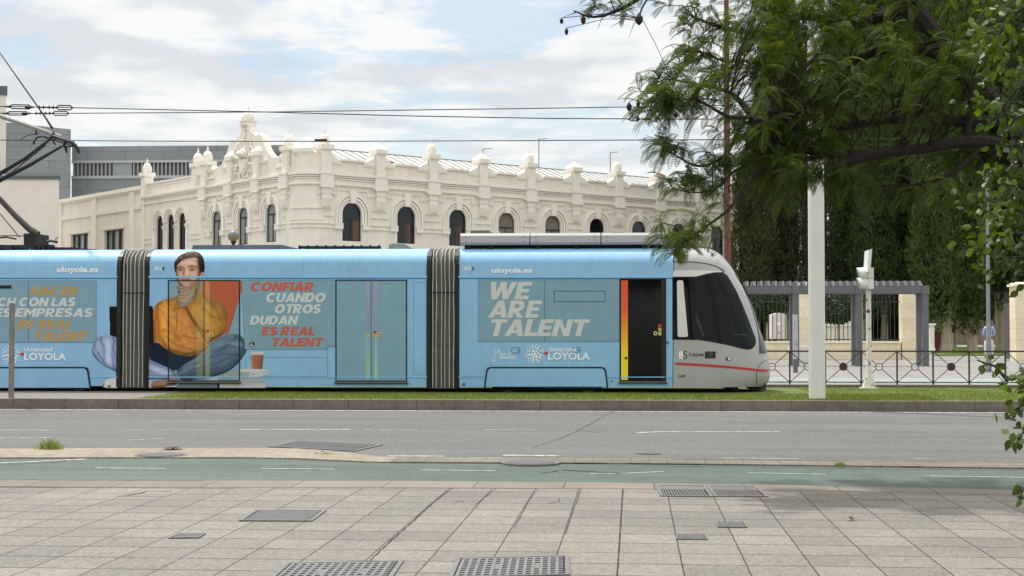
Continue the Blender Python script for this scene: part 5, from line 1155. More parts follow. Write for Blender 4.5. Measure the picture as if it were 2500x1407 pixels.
# roofs
m = MB(R_); m.add([(1.5,-.5,10.6),(34.3,-.5,10.6),(34.3,-4.2,12.0),(1.5,-4.2,12.0),(34.3,-12.5,10.6),(1.5,-12.5,10.6)], [(0,1,2,3),(3,2,4,5),(1,4,2)]); rf = m.build('roof', M_lead, bld)
m = MB(R_); x = 1.9
while x < 34: m.tube([(x,-.5,10.61),(x,-4.2,12.01)], .018, 4); x += .62
m.tube([(1.5,-4.2,12.0),(34.3,-4.2,12.0)], .05, 6); m.build('roof_seam', M_seam, rf)
for a in (20.4, 25.6): m = MB(R_); m.box(a, a+1.8, -6.0, -5.0, 11.4, 12.12); m.build('roof_vent', M_seam, rf)
m = MB(L_); m.add([(2,-.5,10.5),(20,-.5,10.5),(20,-6.5,11.4),(2,-6.5,11.4),(20,-12,10.4),(2,-12,10.4)], [(0,1,2,3),(3,2,4,5)]); m.build('roof', M_lead, bld)
m = MB(L_); m.box(19.7, 20.0, -12, -.02, 0, 10.7); m.build('end_wall', M_pl, bld)
# roof aerials
M_al = mat('grey aerial metal', (120, 122, 124), .5, .1, 5, metal=.4)
for i, (px, py, s, lab, h) in enumerate(((1340, 379, 20.2, 'tallest thin roof aerial with a bent top above the lead roof', 1.9), (1238, 400, 15.6, 'short thin roof aerial between two pinnacles, nearest the corner gable', .9), (1522, 401, 26.5, 'thin roof aerial beside the domed pinnacle, nearest the trees', 1.5))):
    a = R_(s, -4.3, 12.0); m = MB(); top = 12.0+h
    m.tube([a, (a[0], a[1], top)], .03, 5); m.tube([(a[0], a[1], top), (a[0]+.55, a[1]-.1, top+.02)], .025, 5); m.box(a[0]+.1, a[0]+.13, a[1]-.2, a[1]+.05, top-.02, top+.02)
    rooted(m, 'roof_aerial', M_al, a, lab, 'aerial', 'aerials on the lead roof')
a = L_(7.8, -1.2, 10.9); m = MB(); m.tube([a, (a[0], a[1], 13.55)], .035, 5); rooted(m, 'lightning_rod', M_al, a, 'thin upright rod behind the scrolled gable', 'rod')
# low wing continuing from the left front
wing = thing('low_wing', 'plain cream wing with shallow pilasters and square windows left of the ornate front', 'building', L_(26, 0, 0))
m = MB(L_); cur = 20.04
for s0, s1 in ((22.85, 25.9), (28.6, 31.6)):
    m.box(cur, s0, -.4, 0, 0, 10.55); m.box(s0, s1, -.4, 0, 0, 6.4); m.box(s0, s1, -.4, 0, 8.2, 10.55); cur = s1
m.box(cur, 35.5, -.4, 0, 0, 10.55); m.box(35.2, 35.5, -9, -.4, 0, 10.5); m.build('wall', M_pl, wing)
m = MB(L_)
for s in (21.4, 27.4, 33.4): m.box(s-.35, s+.35, 0, .14, 0, 10.52)
m.box(20.04, 35.5, 0, .12, 9.3, 9.62); m.box(20.04, 35.5, -.45, .22, 10.56, 10.8); m.box(20.04, 35.5, -.4, .12, 10.45, 10.56)
for s0, s1 in ((22.85, 25.9), (28.6, 31.6)): m.box(s0-.25, s1+.4, 0, .08, 8.24, 8.34)
m.box(20.04, 21.0, 0, .08, 9.2, 9.26); m.build('moulding', M_plm, wing)
for s0, s1 in ((22.85, 25.9), (28.6, 31.6)):
    f = MB(L_); f.box(s0, s1, -.26, -.18, 8.12, 8.2); f.box(s0, s1, -.26, -.18, 6.4, 6.48)
    for u in (0, .31, .36, .66, .71, .97): a = s0+(s1-s0)*u; f.box(a, a+.08, -.26, -.18, 6.48, 8.12)
    w = f.build('window', M_wframe, wing); p = MB(L_); p.box(s0, s1, -.30, -.27, 6.4, 8.2); p.build('pane', M_pane2, w)
m = MB(L_); m.add([(20.04,-.4,10.5),(35.5,-.4,10.5),(35.5,-9,10.7),(20.04,-9,10.7)], [(0,1,2,3)]); m.build('roof', M_lead, wing)
# cream blocks at the left edge
def XZ(px, py, Y): p = atY(px, py, Y); return p.x, p.z
M_pl2 = mat('smooth cream render', (222, 216, 204), .9, .04, 1.5, .05, 20, var2=.05, scale2=.2, spec=.2); M_cap = mat('grey metal capping', (92, 96, 100), .5, .1, 3)
def block(name, label, x0, x1, y0, ztop, Y, dep, cap, skew=.0):
    a, _ = XZ(x0, 600, Y); b, _ = XZ(x1, 600, Y); _, zt = XZ(x1, ztop, Y); root = thing(name, label, 'building', ((a+b)/2, Y, 0))
    k = (Y+dep)/Y; m = MB(); m.slab([(a, Y-skew), (b, Y), (b*k-.4, Y+dep), (a*k, Y+dep)], 0, zt); m.build('wall', M_pl2, root)
    m = MB(); m.slab([(a-.1, Y-skew-.08), (b+.1, Y-.08), (b*k-.35, Y+dep), (a*k, Y+dep)], zt+.002, zt+cap); m.build('parapet_cap', M_cap, root); return root
block('rendered_block', 'low plain cream block with a dark grey roof edge at the left, behind the pantograph', -700, 143, 0, 438, 88, 10, .22, 1.5)
block('rendered_tower', 'tall narrow cream block with a dark cap at the left picture edge', -400, 12, 0, 232, 90, 7, .55)
# grey metal-clad buildings behind
M_zinc = tiles('zinc cladding', (134, 138, 142), (144, 148, 152), 3.4, 1.15, .018, (88, 92, 96), offset=.4, var=.03, bscale=3, bump=.05, rough=.5, big=.06)
# object coordinates of upright walls: lay the courses along z
def upright(mt):
    t = mt.node_tree; mp = [n for n in t.nodes if n.type == 'MAPPING'][0]; co = [n for n in t.nodes if n.type == 'TEX_COORD'][0]
    s = t.nodes.new('ShaderNodeSeparateXYZ'); c = t.nodes.new('ShaderNodeCombineXYZ'); t.links.new(co.outputs['Object'], s.inputs[0]); ad = t.nodes.new('ShaderNodeMath'); t.links.new(s.outputs[0], ad.inputs[0]); t.links.new(s.outputs[1], ad.inputs[1])
    t.links.new(ad.outputs[0], c.inputs[0]); t.links.new(s.outputs[2], c.inputs[1]); t.links.new(c.outputs[0], mp.inputs[0])
upright(M_zinc)
Yz = 122
a, zt = XZ(12, 302, Yz); b, zt2 = XZ(178, 318, Yz+4); root = thing('zinc_clad_building', 'tall grey metal-clad block with horizontal seams behind the pantograph', 'building', ((a+b)/2, Yz, 0))
m = MB(); p0, p1 = (a-6, Yz), (b, Yz+3.5)
m.add([(p0[0], p0[1], 0), (p1[0], p1[1], 0), (p1[0]*1.08-.4, p1[1]+9, 0), (p0[0], p1[1]+9, 0), (p0[0], p0[1], zt+.8), (p1[0], p1[1], zt2), (p1[0]*1.08-.4, p1[1]+9, zt2), (p0[0], p1[1]+9, zt+.8)], [(0,1,5,4),(1,2,6,5),(2,3,7,6),(3,0,4,7),(4,5,6,7)]); m.build('wall', M_zinc, root)
Yl = 128
root = thing('zinc_clad_building', 'long low grey metal-clad building with a louvred window band behind the cream front', 'building', (-30, Yl, 0))
x0, zt = XZ(176, 358, Yl); x1, _ = XZ(720, 356, Yl); zA = XZ(300, 397, Yl)[1]; zB2 = XZ(300, 428, Yl)[1]
zl = XZ(300, 392, Yl)[1]
m = MB()
for z0, z1, n in ((0, zB2-.25, 0), (zA, zt-1.0, 0), (zt-1.0, zt, .0)): m.box(x0, x1, Yl-n, Yl+8, z0+.002, z1)
m.build('wall', M_zinc, root)
m = MB(); m.box(x0, x1, Yl-.12, Yl+.2, zA-.04, zA+.18); m.box(x0, x1, Yl-.12, Yl+.2, zB2-.3, zB2-.05); m.build('band_frame', mat('pale grey frame', (176, 180, 182), .5, .05, 3), root)
m = MB(); m.box(x0, x1, Yl+.35, Yl+.5, zB2-.25, zA); m.build('band_glass', M_pane2, root)
m = MB(); x = x0+.1; rnd = random.Random(4)
while x < x1:
    g = (x-x0)/(x1-x0)
    if not (.19 < g < .27): m.box(x, x+(.13 if g < .62 else .22), Yl-.02, Yl+.2, zB2-.05, zA-.04)
    x += .36
o = m.build('louvre_band', mat('pale louvre', (156, 160, 162), .5, .1, 3), root)
m = MB(); m.box(x0+.19*(x1-x0), x0+.27*(x1-x0), Yl+.0, Yl+.2, zB2-.05, zA-.04); m.build('blank_panel', mat('blank louvre panel', (150, 154, 158), .5, .05, 3), root)
# ------------------------------------------------------------------ street furniture
M_pole = mat('white painted pole', (210, 211, 202), .38, .05, 1.2, .04, 20, var2=.05, scale2=5, stretch=(1, 1, .4)); M_wht = mat('white enamel', (214, 216, 212), .45, .06, 6); M_chip = mat('chipped white paint', (198, 196, 186), .7, .12, 14)
def flaking():
    m = mat('flaking white paint', (202, 200, 190), .7, .1, 10); t = m.node_tree; b = t.nodes['Principled BSDF']; l = b.inputs['Base Color'].links[0].from_socket
    n = t.nodes.new('ShaderNodeTexNoise'); n.inputs['Scale'].default_value = 9; n.inputs['Detail'].default_value = 5; co = t.nodes.new('ShaderNodeTexCoord'); t.links.new(co.outputs['Object'], n.inputs['Vector'])
    r = t.nodes.new('ShaderNodeMapRange'); r.inputs['From Min'].default_value = .58; r.inputs['From Max'].default_value = .63; t.links.new(n.outputs['Fac'], r.inputs['Value'])
    x = t.nodes.new('ShaderNodeMix'); x.data_type = 'RGBA'; t.links.new(r.outputs[0], x.inputs['Factor']); t.links.new(l, x.inputs['A']); x.inputs['B'].default_value = (.10, .08, .06, 1); t.links.new(x.outputs['Result'], b.inputs['Base Color']); return m
M_flake = flaking()
p = atZ(1995, 975, GZ); p.y = max(p.y, KY+.36)
pole = thing('catenary_pole', 'thick white round pole standing in the grass, its top lost in the foliage', 'pole', (p.x, p.y, GZ))
rb = 39.5/2/F*p.y; m = MB(); m.lathe(p.x, p.y, [(rb*1.005, GZ-.05), (rb, 1.5), (rb*.975, 4.8), (rb*.93, 8.2), (rb*.9, 8.25), (.02, 8.3)], 40); m.build('shaft', M_pole, pole, smooth=True)
m = MB(); m.lathe(p.x, p.y, [(rb*1.12, GZ-.02), (rb*1.12, GZ+.015), (rb*1.02, GZ+.02)], 40); m.build('base_ring', M_conc, pole)
# post at the left
p = atZ(28, 972, GZ); p.y = KY+.26; m = MB(); w = .045; zt = atY(28, 741, p.y)[2]
x_ = atY(28, 900, p.y).x; m.frustum(x_, p.y, GZ-.03, zt, w, w, .03, .03); rooted(m, 'sign_post', mat('galvanised post', (128, 124, 116), .6, .25, 14, metal=.2, stretch=(1, 1, .4)), (x_, p.y, GZ), 'bare grey metal post standing on the kerb at the far left', 'post')
# traffic light
TY = 34.1
def tl(px, py, dy=0): return atY(px, py, TY+dy)
b = tl(2122, 944); t = thing('traffic_light', 'white two-lamp tram signal seen from the side on a flaking white pole', 'traffic light', (b.x, TY, GZ))
m = MB(); r = .058; zt = tl(2122, 700).z; m.lathe(b.x, TY, [(.075, GZ+.22), (r, GZ+.26), (r*.98, zt)], 14); m.build('pole', M_flake, t, smooth=True)
m = MB(); m.frustum(b.x, TY, GZ-.02, GZ+.02, .2, .19); m.frustum(b.x, TY, GZ+.02, GZ+.27, .14, .07); m.build('base', M_flake, t)
x0, x1 = tl(2117, 700).x, tl(2130, 700).x; z0, z1 = tl(2120, 706).z, tl(2120, 654).z
m = MB(); m.box(x0, x1, TY-.17, TY+.17, z0, z1); hd = m.build('signal_housing', M_wht, t)
m = MB(); zm = (z0+z1)/2; m.box(x0-.002, x1+.002, TY-.172, TY+.172, zm-.006, zm+.006); m.build('housing_seam', M_blk, hd)
for zc, nm in (((z0*3+z1)/4-.01, 0), ((z0+z1*3)/4-.02, 1)):
    m = MB(); n = 18; L0 = tl(2089, 680).x; vs = []
    for x, r in ((x0, .155), (L0+.02, .14)):
        for rr in (r, r-.012):
            vs += [(x+(-.0 if x == x0 else .10*(1-math.cos(a))*.5), TY+rr*math.sin(a), zc+rr*math.cos(a)) for a in [-2.45+4.9*i/n for i in range(n+1)]]
    k = n+1; fs = []
    for i in range(n): fs += [(i, i+1, 2*k+i+1, 2*k+i), (k+i, 3*k+i, 3*k+i+1, k+i+1), (2*k+i, 2*k+i+1, 3*k+i+1, 3*k+i)]
    m.add(vs, fs); v = m.build('visor', M_wht, t, smooth=True)
    m = MB(); m.add([(x0-.012, TY+.13*math.sin(a), zc+.13*math.cos(a)) for a in [i*.3307 for i in range(19)]]+[(x0-.04, TY, zc)], [(i, (i+1) % 19, 19) for i in range(19)]); m.build('lens', M_blackt, v)
m = MB(); a, c = tl(2108, 668), tl(2113, 655); d, e = tl(2122, 610), tl(2115, 611.5)
m.add([(tl(2112,666).x, TY-.3, tl(2112,666).z), (tl(2119,664).x, TY-.3, tl(2119,664).z), (tl(2123.5,609.5).x, TY-.3, tl(2123.5,609.5).z), (tl(2115.5,612).x, TY-.3, tl(2115.5,612).z), (tl(2112,666).x+.01, TY+.3, tl(2112,666).z), (tl(2119,664).x+.01, TY+.3, tl(2119,664).z), (tl(2123.5,609.5).x+.01, TY+.3, tl(2123.5,609.5).z), (tl(2115.5,612).x+.01, TY+.3, tl(2115.5,612).z)], [(0,1,2,3),(7,6,5,4),(0,4,5,1),(1,5,6,2),(2,6,7,3),(3,7,4,0)]); m.build('backboard', M_wht, t)
# railing
RY = 36.1; M_rail = mat('black brown railing paint', (52, 48, 44), .55, .15, 10)
rl = thing('railing', 'low dark metal railing with crossed bars and discs along the far kerb', 'railing', (atY(2100, 900, RY).x, RY, FZ))
x0 = atY(1928, 900, RY).x; x1 = atY(2278, 900, RY).x; dx = (x1-x0)/4; zt = atY(2100, 858, RY).z; zb = atY(2100, 933.5, RY).z; zg = FZ
PXS = [x0+dx*i for i in range(-4, 13)]
m = MB(); m.box(PXS[0], PXS[-1], RY-.02, RY+.02, zt-.018, zt+.018); m.build('top_rail', M_rail, rl); m = MB(); m.box(PXS[0], PXS[-1], RY-.012, RY+.012, zb-.012, zb+.012); m.build('bottom_rail', M_rail, rl)
for i, x in enumerate(PXS):
    m = MB(); m.box(x-.018, x+.018, RY-.018, RY+.018, zg-.05, zt-.02); m.build('post', M_rail, rl)
    if i == len(PXS)-1: break
    xb = PXS[i+1]; xc = (x+xb)/2; zc = (zt+zb)/2; rr = .085; m = MB(); solid = (i-4) % 3 == 1
    for sx in (-1, 1):
        for sz in (-1, 1):
            d = Vector((sx*(dx/2-.02), sz*((zt-zb)/2-.015))); u = d.normalized()
            m.tube([(xc+u.x*rr, RY, zc+u.y*rr), (xc+d.x, RY, zc+d.y)], .011, 5)
    ang = [i*2*math.pi/18 for i in range(18)]
    if solid: m.add([(xc+(rr+.015)*math.cos(a), RY+s*.012, zc+(rr+.015)*math.sin(a)) for s in (-1, 1) for a in ang], [tuple(range(18)), tuple(range(18, 36))]+[(j, (j+1) % 18, 18+(j+1) % 18, 18+j) for j in range(18)])
    else: m.tube([(xc+rr*math.cos(a), RY, zc+rr*math.sin(a)) for a in ang+[0, .01]], .011, 5, cap=False)
    m.build('brace_panel', M_rail, rl)
# pergola
M_perg = mat('grey painted steel', (98, 99, 102), .5, .08, 3)
PY = 55.0; pg = thing('pergola', 'grey steel pergola with stepped rafters in front of the stone wall', 'pergola', (atY(2098, 895, PY).x, PY, FZ))
def px_(px): return atY(px, 800, PY).x
zT = atY(2100, 698.5, PY).z; zU = atY(2100, 717, PY).z; DEP = 1.1
m = MB(); m.box(px_(1690), px_(2267), PY-.1, PY+.1, zU, zT); m.build('front_beam', M_perg, pg); m = MB(); m.box(px_(1690), px_(2267), PY+DEP-.1, PY+DEP+.1, zU, zT); m.build('back_beam', M_perg, pg)
m = MB(); xe = px_(2267); m.box(xe-.2, xe, PY+.102, PY+DEP-.102, zU, zT); m.build('end_beam', M_perg, pg)
for px in (1780, 1944, 2098, 2260):
    for y in (PY, PY+DEP):
        m = MB(); x = px_(px); m.box(x-.12 if y == PY else x-.10, x+.09 if y == PY else x+.06, y-.11, y+.11, FZ-.05, zU-.002 if y > PY else zU+.0); m.build('post', M_perg, pg)
        m = MB(); m.box(x-.15, x+.12, y-.14, y+.14, zU-.02, zT+.012) if y == PY else m.box(x-.14, x+.1, y-.14, y+.14, zU-.02, zT+.01); m.build('post_cap', M_perg, pg)
x = px_(1700); i = 0
while x < px_(2248):
    m = MB(); w = .1
    prf = [(PY-.02, zT+.014), (PY+.12, zT+.19), (PY+DEP-.1, zT+.19), (PY+DEP+.05, zT+.014)]
    m.add([(x+a, y, z) for a in (0, w) for y, z in prf], [(0,1,2,3),(7,6,5,4)]+[(j, (j+1) % 4, 4+(j+1) % 4, 4+j) for j in range(4)])
    m.build('rafter', M_perg, pg); x += .262
# stone boundary wall, iron fence
M_st = tiles('dressed stone', (222, 208, 180), (230, 217, 190), 4.0, .46, .007, (176, 160, 132), offset=.0, var=.05, bscale=12, bump=.1, big=.08); upright(M_st)
M_stc = mat('stone coping', (232, 222, 198), .85, .08, 4); M_ironf = mat('dark iron bars', (46, 46, 48), .6, .15, 8)
WY = 67.0
bw = thing('boundary_wall', 'low sandy stone wall with tall square piers, carrying the park fence', 'wall', (atY(2100, 878, WY).x, WY, FZ))
def wx(px): return atY(px, 800, WY).x
zl = atY(2100, 838, WY).z; zc = atY(2100, 834.5, WY).z
m = MB(); m.box(wx(1500), wx(2197), WY-.25, WY+.25, FZ-.05, zl); m.build('low_wall', M_st, bw); m = MB(); m.box(wx(1500), wx(2197), WY-.3, WY+.3, zl+.002, zc+.02); m.build('coping', M_stc, bw)
for a, b in ((1948, 1990), (2199, 2243), (1700, 1735)):
    m = MB(); zp = atY(2220, 700, WY).z; m.box(wx(a), wx(b), WY-.4, WY+.4, FZ-.05, zp); pr = m.build('pier', M_st, bw)
    m = MB(); m.box(wx(a)-.06, wx(b)+.06, WY-.46, WY+.46, zp+.002, zp+.12); m.frustum((wx(a)+wx(b))/2, WY, zp+.12, zp+.2, (wx(b)-wx(a))/2, (wx(b)-wx(a))/2-.15, .38, .25); m.build('pier_cap', M_stc, pr)
fe = thing('iron_fence', 'dark iron fence of spear-topped bars standing on the low stone wall', 'fence', (wx(2100), WY, zc))
zr1, zr2 = atY(2100, 737, WY).z, atY(2100, 829, WY).z; zt_ = atY(2100, 716, WY).z
for a, b in ((1737, 1946), (1992, 2197)):
    m = MB(); m.box(wx(a), wx(b), WY-.02, WY+.02, zr1-.025, zr1+.025); m.box(wx(a), wx(b), WY-.02, WY+.02, zr2-.02, zr2+.02); x = wx(a)+.1; i = 0
    while x < wx(b)-.05:
        tall = i % 2 == 0; z = zt_ if tall else zt_-.12
        m.frustum(x, WY, zr2-.1, z, .016, .016); m.frustum(x, WY, z-.02, z+.06, .022, .045, .022, .03); m.frustum(x, WY, z+.06, z+.22, .045, .003, .03, .003)
        if tall: m.box(x-.13, x+.13, WY-.012, WY+.012, zr1+.17, zr1+.20)
        x += .188; i += 1
    m.build('bar_panel', M_ironf, fe)
gpr = thing('gate_pier', 'square sandy stone gate pier with a moulded cap at the right edge', 'pier', (atY(2500, 870, 64).x, 64, FZ))
def gx(px): return atY(px, 800, 64).x
zp = atY(2480, 700, 64).z; m = MB(); m.box(gx(2473), gx(2530), 63.6, 64.5, FZ-.05, zp); m.build('shaft', M_st, gpr); m = MB(); m.box(gx(2473)-.08, gx(2530)+.08, 63.5, 64.6, zp+.002, zp+.1); m.frustum((gx(2473)+gx(2530))/2, 64.05, zp+.1, zp+.18, (gx(2530)-gx(2473))/2+.02, (gx(2530)-gx(2473))/2-.1, .5, .4); m.build('cap', M_stc, gpr)
gt = thing('park_gate', 'dark grey metal gate leaf standing open against the right stone pier', 'gate', (gx(2468), 64.3, FZ))
m = MB(); q0 = (atY(2451, 800, 66.6).x, 66.6); q1 = (atY(2471, 800, 64.4).x, 64.4); zg1 = atY(2460, 740, 65).z
m.slab([q0, (q0[0]+.08, q0[1]+.05), (q1[0]+.08, q1[1]+.05), q1], FZ+.06, zg1); lf = m.build('leaf', mat('gate grey', (74, 77, 82), .5, .1, 3), gt)
m = MB()
for i in range(6):
    u = .05+.18*i; x = q0[0]+(q1[0]-q0[0])*u; y = q0[1]+(q1[1]-q0[1])*u; m.frustum(x+.04, y, zg1-.02, zg1+.55-.3*abs(u-.2), .025, .02)
m.build('leaf_spikes', M_ironf, gt)
# graffiti kiosk seen through the fence, white block, scrawled bollard
def graffiti(name, base, cols, scale=3.0):
    m = mat(name, base, .7, .06, 6); t = m.node_tree; b = t.nodes['Principled BSDF']; cur = b.inputs['Base Color'].links[0].from_socket; co = t.nodes.new('ShaderNodeTexCoord')
    for i, (c, lo) in enumerate(cols):
        n = t.nodes.new('ShaderNodeTexNoise'); n.inputs['Scale'].default_value = scale*(1+.6*i); n.inputs['Detail'].default_value = 3; n.inputs['Distortion'].default_value = 1.5; mp = t.nodes.new('ShaderNodeMapping'); mp.inputs['Location'].default_value = (7.3*i, 2.1*i, 4*i); t.links.new(co.outputs['Object'], mp.inputs[0]); t.links.new(mp.outputs[0], n.inputs['Vector'])
        r = t.nodes.new('ShaderNodeMapRange'); r.inputs['From Min'].default_value = lo; r.inputs['From Max'].default_value = lo+.05; r.inputs['To Max'].default_value = .8; t.links.new(n.outputs['Fac'], r.inputs['Value'])
        x = t.nodes.new('ShaderNodeMix'); x.data_type = 'RGBA'; t.links.new(r.outputs[0], x.inputs['Factor']); t.links.new(cur, x.inputs['A']); x.inputs['B'].default_value = (*lin(c), 1); cur = x.outputs['Result']
    t.links.new(cur, b.inputs['Base Color']); return m
KYY = 71
def kp(px, py): q = atY(px, py, KYY); return q.x, q.z
a = kp(1885, 769); b = kp(1920, 769); zlo = kp(1900, 828)[1]; top = kp(1902, 764)[1]
kk = thing('kiosk', 'white arched-top cabinet daubed with red graffiti behind the iron fence', 'kiosk', ((a[0]+b[0])/2, KYY, FZ))
pr_ = [(a[0], zlo), (b[0], zlo)]+[(b[0]+(a[0]-b[0])*i/8, a[1]+(top-a[1])*math.sin(math.pi*i/8)) for i in range(9)]
m = MB(); m.prism(pr_, KYY, KYY+1.2); m.build('body', graffiti('daubed white panel', (210, 204, 200), [((176, 60, 84), .60), ((140, 130, 170), .62)], 1.4), kk)
m = MB(); m.box(a[0], a[0]+.06, KYY+.1, KYY+.2, FZ-.02, zlo); m.box(b[0]-.06, b[0], KYY+.1, KYY+.2, FZ-.02, zlo); m.build('stand', M_wht, kk)
m = MB(); u = kp(1897, 787); v = kp(1906, 795); m.box(u[0], v[0], KYY-.015, KYY-.002, v[1], u[1]); m.build('notice', M_white, kk)
y = 60; a = atY(1931, 850, y); b = atY(1975, 888, y); m = MB(); m.box(a.x, b.x, y, y+.8, FZ+.02, atY(1940, 845, y).z); m.box(a.x+.05, b.x-.05, y+.1, y+.7, FZ-.03, FZ+.02)
rooted(m, 'concrete_block', mat('white painted concrete', (212, 210, 204), .8, .08, 4, .1, 20), (a.x, y, FZ), 'white painted concrete block beside the scrawled post, partly behind the white pole', 'block')
y = 46.5; a = atY(1942, 898, y); root = thing('bollard', 'slim square post covered in pale stickers and scrawls, standing before the white block', 'post', (a.x, y, FZ))
zs = atY(1942, 877, y).z; zt = atY(1942, 768, y).z; w = .066; m = MB(); m.frustum(a.x, y, FZ-.02, zs, w, w); m.build('bare_foot', M_perg, root); m = MB(); m.frustum(a.x, y, zs, zt, w+.004, w+.004); m.build('pasted_upper', graffiti('pasted post', (176, 178, 182), [((92, 134, 140), .58), ((150, 140, 168), .6), ((60, 64, 70), .66)], 6), root)
# park lamp post in front of the walker
y = 47.5; a = atY(2414, 902, y); root = thing('lamp_post', 'slender grey lamp post in front of the walking man', 'lamp post', (a.x, y, FZ))
m = MB(); m.lathe(a.x, y, [(.085, FZ-.02), (.08, 1.2), (.075, 1.25), (.06, 1.3), (.05, 6.2)], 12); sh_ = m.build('shaft', mat('grey lamp paint', (124, 128, 132), .5, .06, 4), root, smooth=True)
m = MB(); m.lathe(a.x, y, [(.05, 6.2), (.1, 6.25), (.22, 6.5), (.2, 6.75), (.03, 6.85)], 14); m.build('lamp_head', M_wht, root)
m = MB()
for z in (2.62, 2.72, 2.82, 2.95): m.lathe(a.x, y, [(.0545, z), (.0545, z+.05)], 12)
m.build('black_marks', M_blk, sh_)
# globe lamp behind the tram
y = 47; a = atY(570, 577, y); root = thing('globe_lamp', 'globe street lamp with a grey upper half and amber lower half above the tram roof', 'street lamp', (a.x, y, FZ)); r = .182
m = MB(); m.lathe(a.x, y, [(r*math.cos(t), a.z+r*math.sin(t)) for t in [-1.35+i*1.35/7 for i in range(8)]], 20); m.build('lower_globe', mat('amber frosted globe', (172, 164, 118), .3, .1, 8, transl=(.5, (1, .95, .7))), root, smooth=True)
m = MB(); m.lathe(a.x, y, [(r*1.03, a.z-.01)]+[(r*1.03*math.cos(t), a.z+r*1.03*math.sin(t)) for t in [i*1.5/7 for i in range(8)]], 20); m.build('upper_cap', mat('grey lamp cap', (112, 118, 118), .4, .1, 5), root, smooth=True)
m = MB(); m.lathe(a.x, y, [(.06, FZ), (.05, a.z-r-.06), (.09, a.z-r-.04), (.09, a.z-r+.01)], 10); m.build('post', M_blackt, root)
# rusty pole
y = 40.5; a = atY(1776, 640, y); root = thing('rusty_pole', 'tall reddish brown mast standing behind the tram cab', 'pole', (a.x, y, FZ))
m = MB(); m.lathe(a.x, y, [(.11, FZ), (.092, 2.5), (.088, 7), (.065, 10.5), (.055, 14)], 14); m.build('shaft', mat('rust red mast paint', (106, 64, 57), .7, .2, 6, stretch=(2, 2, .15), var2=.12, scale2=3), root, smooth=True)
m = MB(); m.lathe(a.x, y, [(.18, FZ-.02), (.18, FZ+.04), (.1, FZ+.05)], 14); m.build('base_plate', M_conc, root)
# ------------------------------------------------------------------ overhead line
M_wire = mat('dark wire', (30, 31, 33), .6, 0); M_ins = mat('black insulator', (24, 25, 28), .5, .1, 10)
def wire(label, pts, r, name='overhead_wire'):
    m = MB(); v = [Vector(p) for p in pts]; m.tube(v, r, 6); c = v[len(v)//2]; return rooted(m, name, M_wire, (c.x, c.y, c.z), label, 'wire')
def sag(a, b, s, n=16): return [tuple(Vector(a).lerp(Vector(b), i/n)-Vector((0, 0, s*4*(i/n)*(1-i/n)))) for i in range(n+1)]
wire('lowest overhead wire, running straight across just above the pantograph head', [atY(-700, 342, YC)]+[atY(x, y_, YC) for x, y_ in ((0, 342.5), (400, 345), (770, 345.5), (1200, 344), (1700, 341.5), (2600, 338))], .0105)
yA, yB = YC+1.2, YC+4.2
wa = wire('middle overhead wire, sloping down towards the trees on the right', [atY(x, y_, yA) for x, y_ in ((-700, 252), (0, 260), (168, 263), (640, 273.5), (1000, 283.5), (1340, 289.5), (1650, 291), (2600, 291))], .012)
wb = wire('upper overhead wire, sloping up towards the trees on the right', [atY(x, y_, yB) for x, y_ in ((-700, 278), (0, 277), (168, 277), (640, 273.8), (1340, 264.5), (1880, 256), (2600, 247))], .012)
def strain(label, x0, y0, x1, y1, yy, x2=None):
    m = MB(); a, b = atY(x0, y0, yy), atY(x1, y1, yy); d = b-a
    def pt(u): return a+d*u
    def ring(u0, u1, h):
        for s in (-1, 1): m.tube([pt(u0), pt(u0+(u1-u0)*.15)+Vector((0, 0, s*h)), pt(u0+(u1-u0)*.85)+Vector((0, 0, s*h)), pt(u1)], .016, 5)
    ring(.08, .42, .045); m.tube([pt(.0), pt(.1)], [.014, .035], 6); m.tube([pt(.32), pt(.44)], [.05, .02], 6)
    for u in (.52, .58, .66, .72): m.tube([pt(u-.008), pt(u), pt(u+.008)], [.02, .05, .02], 8)
    m.tube([pt(.5), pt(.76)], .022, 6); ring(.76, 1.0, .05); c = pt(.5)
    return rooted(m, 'strain_insulator', M_ins, (c.x, c.y, c.z), label, 'insulator', 'insulators on the overhead wires')
strain('black strain insulator on the upper one of the paired wires at the left', 8, 260.3, 178, 263.5, yA-.02); strain('black strain insulator on the lower one of the paired wires at the left', 2, 277, 168, 277, yB-.02)
strain('dark insulator on the wire at the left fringe of the foliage', 1530, 290.5, 1606, 291, yA-.02)
cb = thing('catenary_bracket', 'pale steel cantilever tube holding the wires over the pantograph', 'bracket', atY(-260, 190, YC+.2)); yb = YC+.15
m = MB(); m.tube([atY(-260, 192, yb), atY(0, 284, yb), atY(150, 335, yb)], [.05, .052, .05], 10); m.build('cantilever_tube', mat('weathered galvanised tube', (150, 146, 138), .5, .25, 10, metal=.2), cb, smooth=True)
m = MB(); m.tube([atY(-260, -160, yb), atY(0, 130, yb), atY(110, 286, yb), atY(128, 314, yb)], [.012, .012, .02, .03], 6); m.build('stay_cable', M_wire, cb)
m = MB(); m.tube([atY(130, 322, yb), atY(132, 338, yb), atY(182, 348, yb)], [.03, .03, .02], 6); m.tube([atY(88, 312, yb), atY(88, 327, yb)], .02, 6); m.lathe(atY(88, 328, yb).x, yb, [(.02, atY(88, 330, yb).z), (.03, atY(88, 328, yb).z), (.02, atY(88, 326, yb).z)], 8); m.tube([atY(50, 342, yb), atY(64, 332, yb), atY(96, 325, yb)], .01, 5); m.build('drop_arm', M_ins, cb)
m = MB(); q = atY(-260, 300, yb); m.lathe(q.x, yb, [(.16, GZ), (.14, 9.5), (.02, 9.55)], 16); rooted(m, 'catenary_mast', M_pole, (q.x, yb, GZ), 'pale mast carrying the cantilever tube, just beyond the left picture edge', 'pole')
